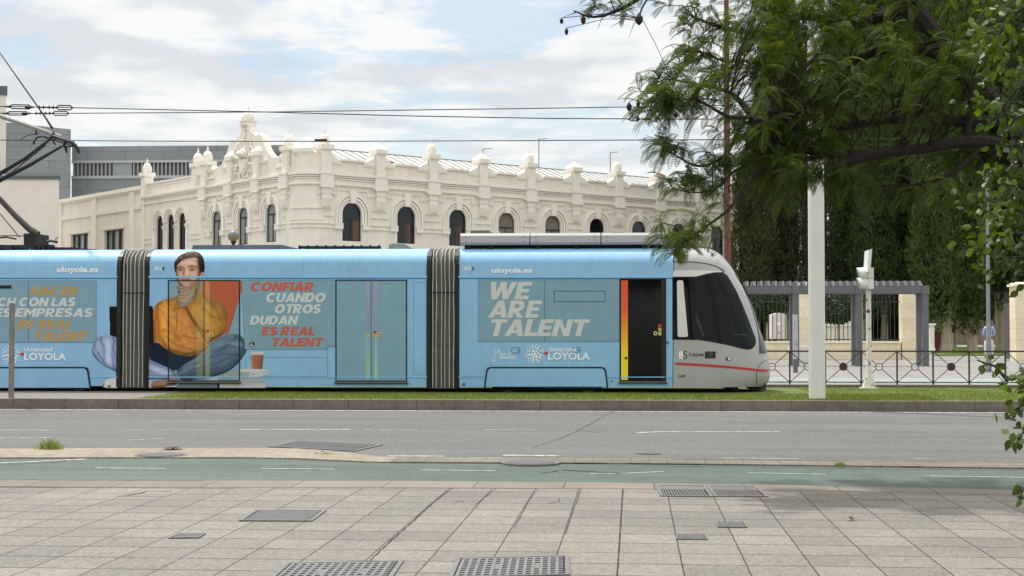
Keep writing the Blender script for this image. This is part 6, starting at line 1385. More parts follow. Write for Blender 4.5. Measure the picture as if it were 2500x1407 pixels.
m = MB(); a = atY(784, 344, YC-.04); m.box(a.x-.14, a.x+.14, YC-.1, YC-.05, a.z-.012, a.z+.03); rooted(m, 'wire_tag', M_blk, (a.x, YC, a.z), 'small dark plate clipped on the lowest wire above the corner pinnacle', 'tag')
# ------------------------------------------------------------------ walker
def skinned(nodes, edges, rad, root_i=0, sub=1):
    me = bpy.data.meshes.new('skin'); me.from_pydata([tuple(n) for n in nodes], edges, []); o = bpy.data.objects.new('skin', me); COL.objects.link(o)
    md = o.modifiers.new('s', 'SKIN'); md.use_smooth_shade = True
    for i, v in enumerate(me.skin_vertices[0].data): r = rad[i]; v.radius = r if isinstance(r, tuple) else (r, r); v.use_root = i == root_i
    sb = o.modifiers.new('u', 'SUBSURF'); sb.levels = sub; sb.render_levels = sub
    dg = bpy.context.evaluated_depsgraph_get(); ev = o.evaluated_get(dg); r = bpy.data.meshes.new_from_object(ev); bpy.data.objects.remove(o); bpy.data.meshes.remove(me); return r
def skin_part(name, nodes, edges, rad, M, parent, root_i=0):
    me = skinned(nodes, edges, rad, root_i); me.name = name; me.materials.clear(); me.materials.append(M); me.polygons.foreach_set('use_smooth', [True]*len(me.polygons)); o = bpy.data.objects.new(name, me); COL.objects.link(o); o.parent = parent; OFF[o.name] = OFF[parent.name]; return o
y = 71.5; a = atY(2415, 878, y); hz = FZ
pe = thing('person', 'person in pale blue shirt and white trousers walking away into the park', 'person', (a.x, y, hz))
M_skin = mat('skin', (172, 124, 100), .6, .05, 8); S_ = 1.0
N_ = [(0,0,.95),(0,0,1.12),(0,.02,1.32),(0,.01,1.46),(0,.03,1.53),(0,.05,1.64),(0,.05,1.72), (.18,.0,1.43),(.26,.03,1.16),(.21,.16,.98),(.20,.2,.91), (-.18,0,1.43),(-.26,.03,1.16),(-.21,.16,.98),(-.20,.2,.91), (.10,0,.90),(.12,.06,.50),(.12,.10,.08),(.12,.2,.04), (-.10,0,.90),(-.11,-.04,.50),(-.11,-.12,.09),(-.11,-.02,.04)]
E_ = [(0,1),(1,2),(2,3),(3,4),(4,5),(5,6),(3,7),(7,8),(8,9),(9,10),(3,11),(11,12),(12,13),(13,14),(0,15),(15,16),(16,17),(17,18),(0,19),(19,20),(20,21),(21,22)]
Rd = [(.15,.10),(.14,.10),(.16,.11),(.1,.08),.055,(.075,.09),(.06,.075),.06,.042,.03,.036,.06,.042,.03,.036,.085,.06,.04,.035,.085,.06,.04,.035]
for s, h in ((1, 10), (-1, 14)):
    for j, (ox, oz, l) in enumerate(((.018, 0, .06), (.008, -.012, .07), (-.004, -.014, .07), (-.014, -.012, .055), (.03, .02, .045))):
        b_ = len(N_); x, yy_, z = N_[h]; N_ += [(x+s*ox, yy_+.02, z-.03+oz), (x+s*ox*1.3, yy_+.03, z-.03+oz-l)]; E_ += [(h, b_), (b_, b_+1)]; Rd += [.010, .008]
skin_part('body', N_, E_, Rd, M_skin, pe)
sh = [(0,0,.93),(0,0,1.12),(0,.01,1.32),(0,0,1.44),(0,.02,1.5),(.18,0,1.42),(.262,.03,1.17),(.225,.12,1.03),(-.18,0,1.42),(-.262,.03,1.17),(-.225,.12,1.03)]
skin_part('shirt', sh, [(0,1),(1,2),(2,3),(3,4),(3,5),(5,6),(6,7),(3,8),(8,9),(9,10)], [(.175,.125),(.17,.125),(.185,.135),(.12,.1),.07,.08,.065,.055,.08,.065,.055], mat('pale blue shirt', (152, 172, 206), .8, .08, 8), pe)
tr = [(0,0,.97),(0,0,.90),(.12,0,.84),(.15,.06,.48),(.15,.10,.11),(-.12,0,.84),(-.15,-.04,.48),(-.15,-.12,.12)]
skin_part('trousers', tr, [(0,1),(1,2),(2,3),(3,4),(1,5),(5,6),(6,7)], [(.185,.13),(.19,.14),(.135,.13),.115,.10,(.135,.13),.115,.10], mat('off white trousers', (206, 202, 194), .85, .06, 8), pe)
m = MB(); 
for s, yo in ((1, .1), (-1, -.12)): m.frustum(a.x+s*.15, y+yo+.06, hz+.0, hz+.08, .05, .04, .13, .1)
m.build('shoe', mat('dark shoe', (36, 36, 38), .6, .1, 6), pe)
skin_part('hair', [(0,.03,1.66),(0,.04,1.73),(0,.06,1.75)], [(0,1),(1,2)], [(.075,.085),(.075,.09),(.05,.06)], mat('grey hair', (110, 106, 102), .9, .2, 20), pe)
m = MB(); m.box(a.x-.055, a.x+.055, y-.165, y-.135, hz+1.36, hz+1.44); m.box(a.x-.05, a.x+.05, y-.17, y-.14, hz+1.14, hz+1.25); m.tube([(a.x-.02, y-.15, hz+1.25), (a.x-.015, y-.155, hz+1.36)], .014, 5); m.tube([(a.x+.02, y-.15, hz+1.25), (a.x+.015, y-.155, hz+1.36)], .014, 5); m.tube([(a.x-.05, y-.15, hz+1.42), (a.x-.1, y-.06, hz+1.5), (a.x-.1, y+.08, hz+1.46)], .015, 5); m.tube([(a.x+.05, y-.15, hz+1.42), (a.x+.1, y-.06, hz+1.5), (a.x+.1, y+.08, hz+1.46)], .015, 5); m.build('harness', M_blk, pe)
m = MB(); m.lathe(a.x, y, [(.178, hz+.945), (.182, hz+.965), (.178, hz+.985)], 20); m.build('belt', mat('dark belt', (52, 44, 40), .6, .1, 8), pe)
# ------------------------------------------------------------------ park behind the wall
from mathutils import noise as mnoise
M_cyp = mat('cypress sprays', (66, 77, 46), .75, 0, attr='tone', transl=(.15, (1.1, 1.15, .5)), spec=.2)
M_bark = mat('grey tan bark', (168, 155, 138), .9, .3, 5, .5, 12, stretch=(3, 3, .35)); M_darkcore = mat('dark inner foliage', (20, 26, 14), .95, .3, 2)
def spray(m, p, up, side, l, w):
    m.add([p, p+up*l*.45+side*w, p+up*l, p+up*l*.5-side*w], [(0, 1, 2, 3)])
def cypress(label, px, hw, D, zbot, ztop, tone, n, trunkpx=None, seed=0, tr=.3, bulge=.55):
    rn = random.Random(seed); a = atY(px, 850, D); R = hw/F*D; root = thing('cypress_tree', label, 'tree', (a.x, D, FZ), 'cypress trees in the park'); n = int(n*2.3)
    tx = atY(trunkpx, 850, D).x if trunkpx else a.x
    m = MB(); H = zbot+2.5; k = 18; L_ = 9; vs = []; fs = []
    for j in range(L_):
        u = j/(L_-1); z = FZ-.1+H*u
        for i in range(k):
            t = 2*math.pi*i/k; r = tr*(1.25-.35*u+.5*max(0, .12-u)*4)*(1+.14*math.sin(5*t+1.5*u+seed)+.07*math.sin(9*t-2*u)); vs.append((tx+r*math.cos(t)+.12*math.sin(u*2+seed)*u, D+r*math.sin(t), z))
    for j in range(L_-1):
        for i in range(k): fs.append((j*k+i, j*k+(i+1) % k, (j+1)*k+(i+1) % k, (j+1)*k+i))
    m.add(vs, fs); m.build('trunk', M_bark, root, smooth=True)
    m = MB(); Hc = ztop-zbot
    def rad(u): 
        if u < .12: b = .55+.45*(u/.12)**.6
        elif u < bulge: b = 1
        else: b = max(0, 1-((u-bulge)/(1-bulge))**1.7)
        return R*b
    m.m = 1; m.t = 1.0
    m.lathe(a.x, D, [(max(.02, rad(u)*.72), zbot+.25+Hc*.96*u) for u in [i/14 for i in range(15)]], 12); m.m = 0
    for i in range(n//8):
        u = rn.random()**.92; t = rn.uniform(math.pi*.88, math.pi*2.12) if rn.random() < .82 else rn.uniform(0, 6.28)
        z = zbot+Hc*u; o = Vector((math.cos(t), math.sin(t), 0)); r0 = rad(u); w0 = Vector((a.x+r0*math.cos(t), D+r0*math.sin(t), z+seed*7))
        nz = mnoise.noise(Vector((w0.x*.75, w0.y*.75, w0.z*.42)))*.6+mnoise.noise(Vector((w0.x*1.9, w0.y*1.9, w0.z*1.1)))*.4
        r = r0*(1-.12*rn.random()**2)+.72*nz; p = Vector((a.x+r*math.cos(t), D+r*math.sin(t), z+rn.uniform(-.35, .25)*(u < .06)*3))
        v = rn.uniform(.8, 1.2)*(1+.5*nz); br = rn.random() < .08; s0 = rn.uniform(.7, 1.25)  # tone follows the lumps: shade of the grooves put into the colour
        for j in range(8):
            up = (Vector((0, 0, 1.0))+o*rn.uniform(.0, .8)+Vector((rn.gauss(0, .5), rn.gauss(0, .5), rn.gauss(0, .2)))).normalized(); sd = up.cross(o+Vector((rn.gauss(0, .6), rn.gauss(0, .6), 0))).normalized(); k = v*rn.uniform(.8, 1.25)
            m.t = (tone[0]*k*(1.3 if br else 1), tone[1]*k, tone[2]*k); spray(m, p+Vector((rn.gauss(0, .1), rn.gauss(0, .1), rn.gauss(0, .1))), up, sd, rn.uniform(.15, .34)*s0, rn.uniform(.022, .05)*s0)
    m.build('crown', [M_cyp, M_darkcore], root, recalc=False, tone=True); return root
T1 = (1.08, .92, .92); T2 = (.98, 1.06, .9); T3 = (1.25, 1.4, .95)
for i, (lab, px, hw, D, zb, zt, tone, n, tp_, tr) in enumerate((
    ('brownish dark cypress beside the rusty mast, leftmost of the row', 1838, 44, 88, 2.9, 12.6, T1, 9500, None, .3),
    ('tall brownish dark cypress just left of the white pole', 1912, 53, 90, 2.9, 25, T1, 12000, None, .3),
    ('dark cypress directly behind the white pole', 1990, 42, 97, 2.9, 25, T1, 9000, None, .3),
    ('deep green cypress just right of the white pole', 2062, 48, 91, 2.9, 25, T2, 12000, 2056, .18),
    ('deep green cypress behind the tram signal', 2132, 46, 88, 2.8, 25, T2, 12000, 2117, .2),
    ('deep green cypress above the right end of the pergola', 2196, 46, 93, 2.6, 26, T2, 11000, 2160, .18),
    ('brighter green cypress with a fluted pale trunk, beside the pergola end', 2290, 53, 84, 2.0, 24, T3, 15000, 2309, .23),
    ('green cypress with a leaning fluted trunk left of the walking man', 2368, 37, 87, 2.0, 23, T3, 11000, 2373, .23),
    ('cypress with two tall bare trunks behind the walking man', 2440, 42, 92, 3.6, 24, T2, 11000, 2443, .24),
    ('cypress behind the right gate pier', 2520, 46, 90, 2.6, 24, T2, 9000, None, .4),
    ('cypress farther back, filling the gap between the two brownish ones', 1876, 42, 108, 2.0, 23, T1, 7000, None, .3),
    ('cypress farther back in the gap right of the deep green group', 2238, 42, 110, 2.0, 30, T2, 7000, None, .12),
    ('cypress farther back behind the leaning trunk', 2330, 46, 112, 2.0, 30, T2, 8000, None, .12),
    ('cypress farther back behind the walking man', 2405, 50, 110, 2.0, 30, T2, 8000, None, .12),
    ('cypress farther back at the right edge', 2475, 50, 112, 2.0, 30, T2, 8000, None, .12),
    ('cypress farther back behind the tram signal', 2100, 42, 112, 2.0, 30, T2, 7000, None, .12))):
    cypress(lab, px, hw, D, zb, zt, tone, n, tp_, seed=i+1, tr=tr)
def leafball(m, c, rx, ry, rz, n, l, w, tone, rn, droop=.3):
    for i in range(n):
        d = Vector((rn.gauss(0, 1), rn.gauss(0, 1), rn.gauss(0, 1))).normalized(); k = (1-.45*rn.random()**2)*(1+.22*mnoise.noise(d*2.2+Vector(c)))
        p = Vector((c[0]+d.x*rx*k, c[1]+d.y*ry*k, c[2]+d.z*rz*k)); up = (d+Vector((rn.gauss(0, .5), rn.gauss(0, .5), rn.gauss(0, .5)-droop))).normalized(); sd = up.cross(Vector((rn.gauss(0, 1), rn.gauss(0, 1), rn.gauss(0, 1)))).normalized()
        v = rn.uniform(.6, 1.3); m.t = (tone[0]*v, tone[1]*v, tone[2]*v); spray(m, p, up, sd, rn.uniform(.7, 1.3)*l, w)
rn = random.Random(77)
for lab, px, py, rx, ry, Y in (('small round-headed tree in front of the garden wall, between the pole and the signal', 2046, 752, 46, 36, 72.5), ('small round-headed tree behind the fence beside the tram nose', 1872, 748, 40, 34, 75)):
    c = atY(px, py, Y); root = thing('clipped_tree', lab, 'tree', (c.x, Y, FZ), 'small clipped trees behind the fence'); r1, r2 = rx/F*Y, ry/F*Y
    m = MB(); m.tube([(c.x+.02, Y, FZ-.05), (c.x, Y, c.z-r2*.5), (c.x, Y, c.z)], [.06, .05, .04], 8); m.build('trunk', M_bark, root)
    m = MB(); leafball(m, c, r1, r1, r2, 2600, .16, .05, (.8, 1.0, .6), rn); m.build('crown', M_cyp, root, recalc=False, tone=True)
y = 96; a, b = atY(1840, 800, y), atY(2235, 800, y); zt = atY(2000, 728, y).z
root = thing('hedge', 'tall dark hedge behind the fence and the pergola', 'hedge', ((a.x+b.x)/2, y, FZ)); m = MB()
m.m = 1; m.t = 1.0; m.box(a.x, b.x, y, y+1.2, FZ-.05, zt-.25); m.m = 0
for i in range(9000):
    p = Vector((rn.uniform(a.x, b.x), y-rn.uniform(0, .3), rn.uniform(FZ, zt))); v = rn.uniform(.4, 1.0); m.t = (.6*v, .7*v, .5*v); up = Vector((rn.gauss(0, .6), -rn.random(), rn.gauss(.2, .6))).normalized(); spray(m, p, up, up.orthogonal(), .3, .09)
m.build('foliage', [M_cyp, M_darkcore], root, recalc=False, tone=True)
def wall_box(name, label, cat, x0, x1, yt, Y, dep, M, cop=None):
    a, b = atY(x0, 800, Y), atY(x1, 800, Y); zt = atY((x0+x1)/2, yt, Y).z; root = thing(name, label, cat, ((a.x+b.x)/2, Y, FZ)); m = MB(); m.box(a.x, b.x, Y, Y+dep, FZ-.05, zt); m.build('wall', M, root)
    if cop: m = MB(); m.box(a.x-.06, b.x+.06, Y-.08, Y+dep+.06, zt+.002, zt+cop); m.box(a.x-.03, b.x+.03, Y-.05, Y-.002, FZ+.2, FZ+.42); m.build('coping', M_plm, root)
    return root, a, b, zt
wall_box('garden_wall', 'pale low garden wall with a white coping seen through the fence bars', 'wall', 1996, 2100, 797, 79, .5, M_pl2, .14)
root, a, b, zt = wall_box('pavilion', 'small cream pavilion with a dark window above the garden wall', 'building', 2012, 2106, 708, 83, 1.5, M_pl2, .2)
m = MB(); u, v = atY(2030, 740, 83), atY(2066, 792, 83); m.box(u.x, v.x, 82.93, 82.99, v.z, u.z); m.build('window', M_pane2, root)
wall_box('park_building', 'long tan wall far behind the cypress trunks in the gateway', 'building', 2262, 2640, 762, 132, 3, mat('tan render', (128, 114, 100), .9, .08, 2, var2=.1, scale2=.3))
root, a, b, zt = wall_box('gate_pedestal', 'pale square pedestal at the left of the gateway', 'pedestal', 2270, 2281, 795, 76, .4, M_pl2, .1)
y = 90; a = atY(2287, 838, y); m = MB(); zt = atY(2287, 810, y).z; m.frustum(a.x, y, FZ+.1, zt, .22, .25, .22, .25); m.frustum(a.x, y, zt, zt+.06, .28, .26, .28, .26); m.frustum(a.x, y, FZ-.02, FZ+.1, .1, .1, .1, .1)
rooted(m, 'litter_bin', mat('brown red bin', (110, 56, 44), .6, .1, 6), (a.x, y, FZ), 'brown red litter bin beside the pedestal in the gateway', 'bin')
# ------------------------------------------------------------------ overhanging tree with feathery leaves
M_frond = mat('feathery leaf', (64, 77, 33), .55, 0, attr='tone', transl=(.38, (1.5, 1.5, .4)), spec=.25); M_limb = mat('dark bark', (38, 32, 28), .9, .35, 9, .5, 25); M_pod = mat('dry pod', (40, 34, 28), .8, .2, 20)
jr = thing('jacaranda_tree', 'overhanging tree with feathery leaves and dark crooked limbs, reaching in from the right', 'tree', atZ(2700, 1210, 0))
def B(px, py, Y): return atY(px, py, Y)
limbs = [([ (2770,1216,13.2),(2750,900,13.3),(2715,640,13.7),(2640,480,14.5),(2530,420,15.2),(2440,290,15.3),(2330,150,15.1),(2220,15,14.9),(2150,-120,14.7)], (.25,.20,.19,.18,.16,.14,.12,.10,.085)),
 ([(2715,640,13.7),(2800,400,13.6),(2900,150,13.7),(2960,-60,14)], (.15,.11,.07,.03)), ([(2750,750,13.5),(2860,560,12.8),(2960,400,12.4),(3060,300,12.2)], (.12,.09,.06,.03)), ([(2640,480,14.5),(2660,250,14.8),(2640,0,15.2),(2600,-200,15.4)], (.11,.09,.06,.03)),
 ([(2530,420,15.2),(2450,380,15.1),(2422,353,14.9),(2348,347,14.7),(2266,361,14.5),(2141,376,14.3),(2080,390,14.2),(2045,400,14.2)], (.16,.11,.08,.064,.056,.052,.052,.04)),
 ([(2064,392,14.2),(2042,372,14.3),(1990,384,14.4),(1930,388,14.6)], (.05,.035,.025,.015)),
 ([(2440,300,15.2),(2391,297,15.0),(2235,291,14.7),(2125,300,14.6),(1985,325,14.6),(1900,345,14.7),(1840,352,14.8)], (.09,.07,.05,.04,.03,.022,.012)),
 ([(2330,150,15.1),(2210,110,15),(2100,140,15.2),(1990,170,15.4),(1880,230,15.6)], (.07,.05,.04,.03,.015)),
 ([(2140,376,14.3),(1990,372,14.2),(1871,325,14.3),(1809,250,14.5),(1771,222,14.6),(1700,206,14.8),(1640,195,14.9)], (.05,.04,.034,.028,.02,.014,.007)),
 ([(1990,372,14.2),(1903,275,14.0),(1850,284,13.9),(1778,284,13.9),(1700,245,14),(1610,245,14.1)], (.03,.026,.02,.017,.012,.006)),
 ([(1871,325,14.3),(1818,300,14.3),(1778,369,14.2),(1740,398,14.1),(1700,405,14),(1646,378,14)], (.03,.022,.018,.014,.011,.006)),
 ([(1990,384,14.4),(1880,410,14.0),(1823,447,13.8),(1780,510,13.6),(1730,549,13.5),(1673,590,13.4)], (.026,.022,.018,.014,.011,.006)),
 ([(1900,345,14.7),(1830,400,14.6),(1790,420,14.5),(1740,465,14.5),(1680,470,14.4)], (.022,.016,.012,.009,.005)),
 ([(2220,15,14.9),(2080,60,15.2),(1960,40,15.5),(1850,80,15.8),(1740,60,16),(1670,30,16.1)], (.07,.05,.04,.03,.02,.008)),
 ([(1850,80,15.8),(1790,150,15.9),(1720,130,16)], (.025,.016,.008)), ([(2100,140,15.2),(2000,230,15.3),(1930,210,15.4),(1850,170,15.5)], (.03,.022,.015,.008)),
 ([(2150,-120,14.7),(1950,-160,15),(1740,-110,15.5),(1600,-30,15.8),(1520,20,16),(1450,42,16.1),(1400,26,16.2)], (.07,.06,.045,.03,.022,.014,.006)),
 ([(1600,-30,15.8),(1570,15,15.8),(1560,45,15.8)], (.014,.01,.008)),
 ([(2400,352,14.8),(2330,420,14.6),(2240,450,14.5),(2150,455,14.4)], (.03,.022,.015,.008)), ([(2360,350,14.7),(2370,250,14.8),(2362,180,14.9)], (.035,.028,.018))]
segs = []
for pts, rs in limbs:
    m = MB(); P = [B(*p) for p in pts]; Q = []; RR = []
    for i in range(len(P)-1):
        for j in range(4):
            t = j/4; p0, p1, p2, p3 = P[max(i-1, 0)], P[i], P[i+1], P[min(i+2, len(P)-1)]
            Q.append(.5*((2*p1)+(p2-p0)*t+(2*p0-5*p1+4*p2-p3)*t*t+(3*p1-p0-3*p2+p3)*t**3)); RR.append(rs[i]+(rs[i+1]-rs[i])*t)
    Q.append(P[-1]); RR.append(rs[-1]); m.tube(Q, RR, 8); segs += Q; m.build('limb', M_limb, jr, smooth=True)
SEG = np.array([tuple(q) for q in segs])
fr = MB(); tw = fr; rn = random.Random(21)
def frond(base, d, L, tone):
    """a feathery compound leaf: a drooping midrib with paired narrow leaflets"""
    d = d.normalized(); sd = d.cross(Vector((0, 0, 1)));
    if sd.length < .1: sd = Vector((1, 0, 0))
    sd.normalize(); sd = (sd+Vector((rn.gauss(0, .35), rn.gauss(0, .35), rn.gauss(0, .35)))).normalized(); n = rn.randint(13, 17); p = Vector(base); cur = Vector(d); pts = [p.copy()]; step = L/n
    for i in range(n):
        cur = (cur+Vector((0, 0, -.10))).normalized(); q = p+cur*step; w = L*.26*math.sin(math.pi*min(1, (i+1.4)/(n+1.2)))**.8
        for s in (-1, 1):
            dirn = (sd*s+cur*.55+Vector((0, 0, -.12))).normalized(); e = q+dirn*w; wd = cur*.0055; v = rn.uniform(.8, 1.2); fr.t = (tone[0]*v, tone[1]*v, tone[2]*v)
            mid = q+dirn*w*.5+Vector((0, 0, .004)); fr.add([q-wd*.5, mid-wd, e, mid+wd], [(0, 1, 2, 3)])
        p = q; pts.append(p.copy())
    fr.t = (tone[0]*.8, tone[1]*.8, tone[2]*.6); fr.add([pts[0]-sd*.003, pts[0]+sd*.003, pts[n//2]+sd*.003, pts[n//2]-sd*.003], [(0, 1, 2, 3)]); fr.add([pts[n//2]-sd*.003, pts[n//2]+sd*.003, pts[-1]], [(0, 1, 2)])
def cluster(px, py, rx, ry, n, Y, dY=.5, bright=0, up=.35, left=.3):
    c = B(px, py, Y); sx = rx/F*Y; sy = ry/F*Y
    a = SEG[np.argmin(((SEG-np.array(c))**2).sum(1))]; a = Vector(a)
    for k in range(max(1, n//5)):
        tip = Vector((c.x+rn.gauss(0, .55)*sx, Y+rn.gauss(0, dY), c.z+rn.gauss(0, .5)*sy)); fr.m = 1; fr.t = 1.0; md = a.lerp(tip, .5)+Vector((rn.gauss(0, .04), rn.gauss(0, .04), rn.uniform(0, .08))); tw.tube([a, md, tip], [.008, .006, .003], 4, cap=False); fr.m = 0
        for j in range(8):
            t = rn.uniform(.4, 1); base = (a.lerp(md, t*2) if t < .5 else md.lerp(tip, (t-.5)*2))
            if t < .8: base = base.lerp(tip, .5)
            d = Vector((rn.gauss(-left, .7), rn.gauss(0, .6), rn.gauss(up, .5))); v = rn.uniform(.55, 1.15)
            b = rn.random() < bright; frond(base, d, rn.uniform(.15, .30), (v*(1.9 if b else 1.1), v*(1.8 if b else 1.2), v*(.8 if b else .9)))
EDGE = ((1650,590,42,36,26,13.4),(1612,560,26,18,6,13.4),(1700,560,30,25,7,13.5),(1745,580,16,25,4,13.5),(1640,620,25,25,12,13.4), (1640,366,42,36,26,14),(1700,430,46,40,22,14.4),(1740,395,40,40,16,14.2),(1660,462,30,26,10,14.4),(1760,470,36,36,14,14.2),(1640,240,52,46,40,14.1),(1600,265,42,32,26,14.1),(1662,190,40,46,22,14.9),(1612,200,22,30,8,14.8),(1700,265,50,42,26,14.2),(1730,205,52,48,24,14.6),(1690,60,48,66,26,16),(1680,130,36,52,20,16),(1760,70,60,64,30,16),(1740,150,50,44,22,15.9),(1800,190,60,62,30,15.4),(1790,330,52,56,18,14.3),(1795,420,50,46,22,14.2),(1440,16,40,16,12,16.1),(1500,8,40,12,10,16),(1560,-5,30,10,6,15.9))
for c in EDGE: cluster(c[0], c[1], c[2], c[3], int(c[4]*1.5), c[5], .35, .22)
for i in range(26): cluster(rn.uniform(1940, 2050), rn.uniform(-30, 420), 40, 40, 12, rn.uniform(13.5, 14.8), .3, .2)
for i in range(30): cluster(rn.uniform(1830, 1960), rn.uniform(-30, 430), 45, 40, 12, rn.uniform(13.8, 15.5), .3, .2)
for i in range(190):
    px = rn.uniform(1820, 2440); py = rn.uniform(-40, 450)
    if px < 1880 and py > 430: continue
    if (px-2310)**2+(py-60)**2 < 55**2: continue
    cluster(px, py, 60, 44, rn.choice((8, 10, 14)), rn.uniform(15.0, 16.2) if px > 2010 and 280 < py < 440 else rn.uniform(13.6, 16.2), .25 if px > 2010 and 280 < py < 440 else .4, .16)
for i in range(46): cluster(rn.uniform(2520, 3080), rn.uniform(-320, 420), 80, 60, 12, rn.uniform(12.4, 15.6), .5, .16)
for (px, py) in ((1960,450),(2020,440),(2080,450),(2150,465),(2220,470),(2260,455),(2300,470),(1880,440),(1930,460),(2360,460)): cluster(px, py, 60, 34, 14, rn.uniform(13.8, 15), .35, .3, -.1)
for px, py, s in ((1371,52,.03),(1383,78,.035),(1424,50,.045),(1560,48,.06),(1536,262,.045),(1558,256,.04),(1751,184,.055),(1871,14,.045),(1650,282,.03)):
    m = MB(); c = B(px, py, 15); k = rn.uniform(.5, .8); m.lathe(c.x, c.y, [(.003, c.z+s*1.2), (s*.25, c.z+s*.9), (s*k, c.z+s*.3), (s*k*.9, c.z-s*.4), (.004, c.z-s)], 8); a = Vector(SEG[np.argmin(((SEG-np.array(c))**2).sum(1))]); m.tube([(c.x, c.y, c.z+s*1.1), a.lerp(c, .5)+Vector((0, 0, .06)), a], .004, 4); m.build('seed_pod', M_pod, jr)
fr.m = 1; fr.t = 1.0
for (x0, y0, x1, y1) in ((1500,36,1450,15),(1450,42,1395,35),(1480,40,1460,70),(1560,45,1500,50),(1560,48,1535,92),(1555,50,1490,68),(1440,40,1372,44),(1640,245,1560,255),(1620,205,1578,170),(1640,378,1575,330),(1646,385,1580,375),(1700,440,1640,420),(1690,60,1640,40),(1660,150,1636,110)):
    a, b = B(x0, y0, 15), B(x1, y1, 15); fr.tube([a, a.lerp(b, .5)+Vector((0, 0, .05)), b], [.007, .005, .002], 4)
fr.build('crown', [M_frond, M_limb], jr, recalc=False, tone=True); print('frond faces', len(fr.f))
# ------------------------------------------------------------------ broad-leaved tree at the right edge
M_broad = mat('broad glossy leaf', (64, 84, 30), .42, 0, attr='tone', transl=(.35, (1.7, 1.65, .3)), spec=.35)
br = thing('broadleaf_tree', 'leafy tree with broad glossy leaves hanging in at the right edge', 'tree', atZ(2760, 1330, 0)); lf = MB(); stw = MB(); rn = random.Random(5)
def leaf(p, d, L, tone):
    d = d.normalized(); s = d.cross(Vector((rn.gauss(0, .5), rn.gauss(-1, .5), rn.gauss(0, .6)))).normalized(); nrm = d.cross(s); w = L*.36; c = L*.08
    pts = [p, p+d*L*.25+s*w*.8+nrm*c, p+d*L*.55+s*w*.85+nrm*c, p+d*L, p+d*L*.55-s*w*.85+nrm*c, p+d*L*.25-s*w*.8+nrm*c, p+d*L*.5]
    v = rn.uniform(.75, 1.25); lf.t = (tone[0]*v, tone[1]*v, tone[2]*v); lf.add(pts, [(0, 1, 6), (1, 2, 6), (2, 3, 6), (3, 4, 6), (4, 5, 6), (5, 0, 6)])
TR = [atZ(2760, 1330, 0)+Vector((0, 0, z)) for z in (0, 1, 2, 3, 4.2)]
def bough(pts, Y, n, spread, r0=.012, bright=.4, L=(.05, .085)):
    P = [atY(x, y, Y+rn.gauss(0, .08)) for x, y in pts]; k = len(P); stw = MB(); stw.tube(P, [r0+(.003-r0)*i/(k-1) for i in range(k)], 5); stw.build('bough', M_limb, br, recalc=False)
    for i in range(int(n*(.72 if 200 < pts[-1][1] < 700 else .9))):
        u = rn.random()**.8*(k-1); j = min(int(u), k-2); p = P[j].lerp(P[j+1], u-j)+Vector((rn.gauss(0, spread), rn.gauss(0, spread*1.3), rn.gauss(0, spread))); d = Vector((rn.gauss(-.2, .6), rn.gauss(-.2, .6), rn.gauss(-.55, .5)))
        b = rn.random() < bright; v = 1.35 if b else .62; leaf(p, d, rn.uniform(*L), (v, v, v*.75))
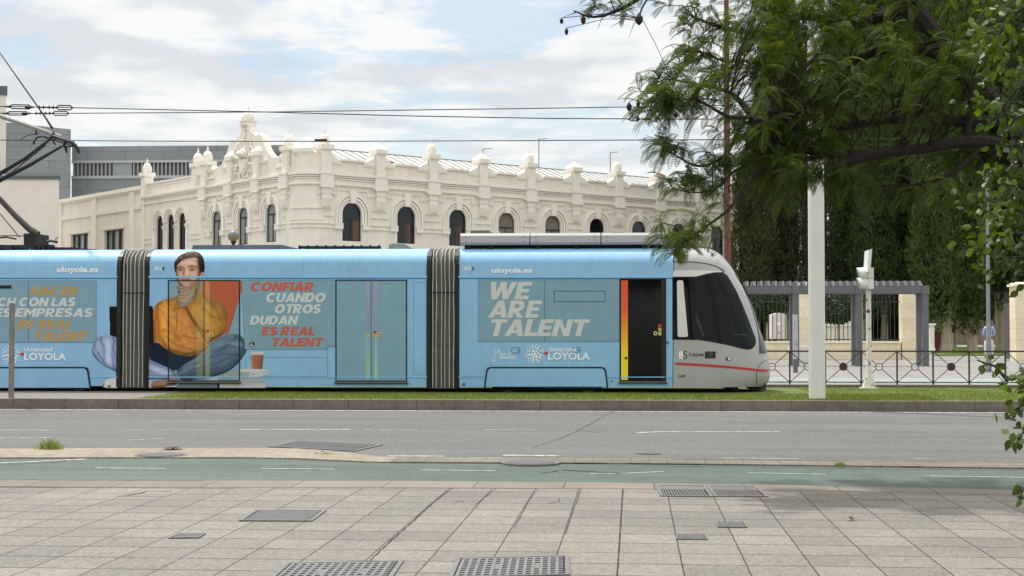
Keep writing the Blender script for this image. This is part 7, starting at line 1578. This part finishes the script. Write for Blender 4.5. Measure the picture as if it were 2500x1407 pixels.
for pts, Y, n, sp, br_ in (
    ([(2700,-60),(2560,-20),(2470,40),(2425,100),(2405,90)], 10.2, 120, .07, .6), ([(2700,60),(2570,80),(2480,130),(2440,180)], 10.0, 110, .07, .6), ([(2700,140),(2560,170),(2480,220),(2450,260),(2425,300)], 10.3, 100, .08, .45), ([(2640,-120),(2520,-60),(2450,-10),(2415,20)], 10.2, 90, .06, .6),
    ([(2720,240),(2560,250),(2480,290),(2420,260),(2360,225)], 10.5, 60, .06, .35), ([(2720,330),(2560,330),(2500,350),(2450,360)], 10.4, 80, .08, .25), ([(2720,420),(2580,430),(2500,440),(2450,470),(2420,490),(2390,500)], 10.4, 120, .09, .3), ([(2720,520),(2580,510),(2500,520),(2440,500),(2400,480)], 10.6, 110, .09, .3),
    ([(2720,600),(2570,570),(2470,570),(2420,590),(2380,600),(2345,605)], 10.2, 100, .055, .65), ([(2720,640),(2580,620),(2480,630),(2440,625)], 10.5, 90, .08, .2), ([(2720,700),(2570,680),(2490,665),(2450,650),(2410,660)], 10.6, 60, .07, .2), ([(2720,560),(2560,540),(2490,560),(2440,545)], 10.8, 130, .12, .12), ([(2720,460),(2580,470),(2500,500),(2460,520)], 10.9, 130, .12, .12), ([(2700,380),(2560,400),(2500,410),(2455,420)], 10.9, 110, .1, .15),
    ([(2760,150),(2880,90),(3020,110)], 9.4, 110, .14, .3),
    ([(2760,300),(2900,240),(3060,260)], 9.2, 120, .14, .3),
    ([(2760,40),(2860,-20),(2960,0)], 9.9, 110, .14, .3),
    ([(2760,450),(2880,390),(3000,410)], 9.3, 90, .14, .3),
    ([(2760,80),(2760,20),(2800,40)], 9.0, 120, .14, .3),
    ([(2760,330),(2740,270),(2700,290)], 8.8, 60, .14, .3),
    ([(2760,200),(2840,140),(2900,160)], 9.9, 120, .14, .3),
    ([(2720,880),(2580,900),(2500,915),(2470,930),(2440,905)], 9.4, 22, .04, .5), ([(2720,960),(2580,960),(2510,980),(2480,1000),(2460,1010)], 9.3, 40, .045, .5), ([(2720,1000),(2580,1020),(2510,1040),(2488,1070),(2478,1085)], 9.3, 26, .03, .6), ([(2720,1120),(2580,1150),(2510,1180),(2496,1200),(2490,1215)], 9.3, 16, .03, .6), ([(2460,930),(2430,895),(2385,880)], 9.4, 8, .02, .4), ([(2720,930),(2560,940),(2500,935),(2475,960)], 9.4, 26, .05, .3)):
    bough(pts, Y, n, sp, .014, br_)
for x, y in ((2700,-60),(2720,240),(2720,420),(2720,600),(2720,880),(2720,1120)):
    a = atY(x, y, 10.2); z = max(.3, min(4.1, a.z-.3)); stw = MB(); stw.tube([TR[0]+Vector((0, 0, z)), a], [.03, .015], 6); stw.build('bough', M_limb, br, recalc=False)
lf.build('crown', M_broad, br, recalc=False, tone=True)
m = MB(); m.tube(TR, [.12, .1, .09, .07, .04], 10); m.build('trunk', M_limb, br, smooth=True)
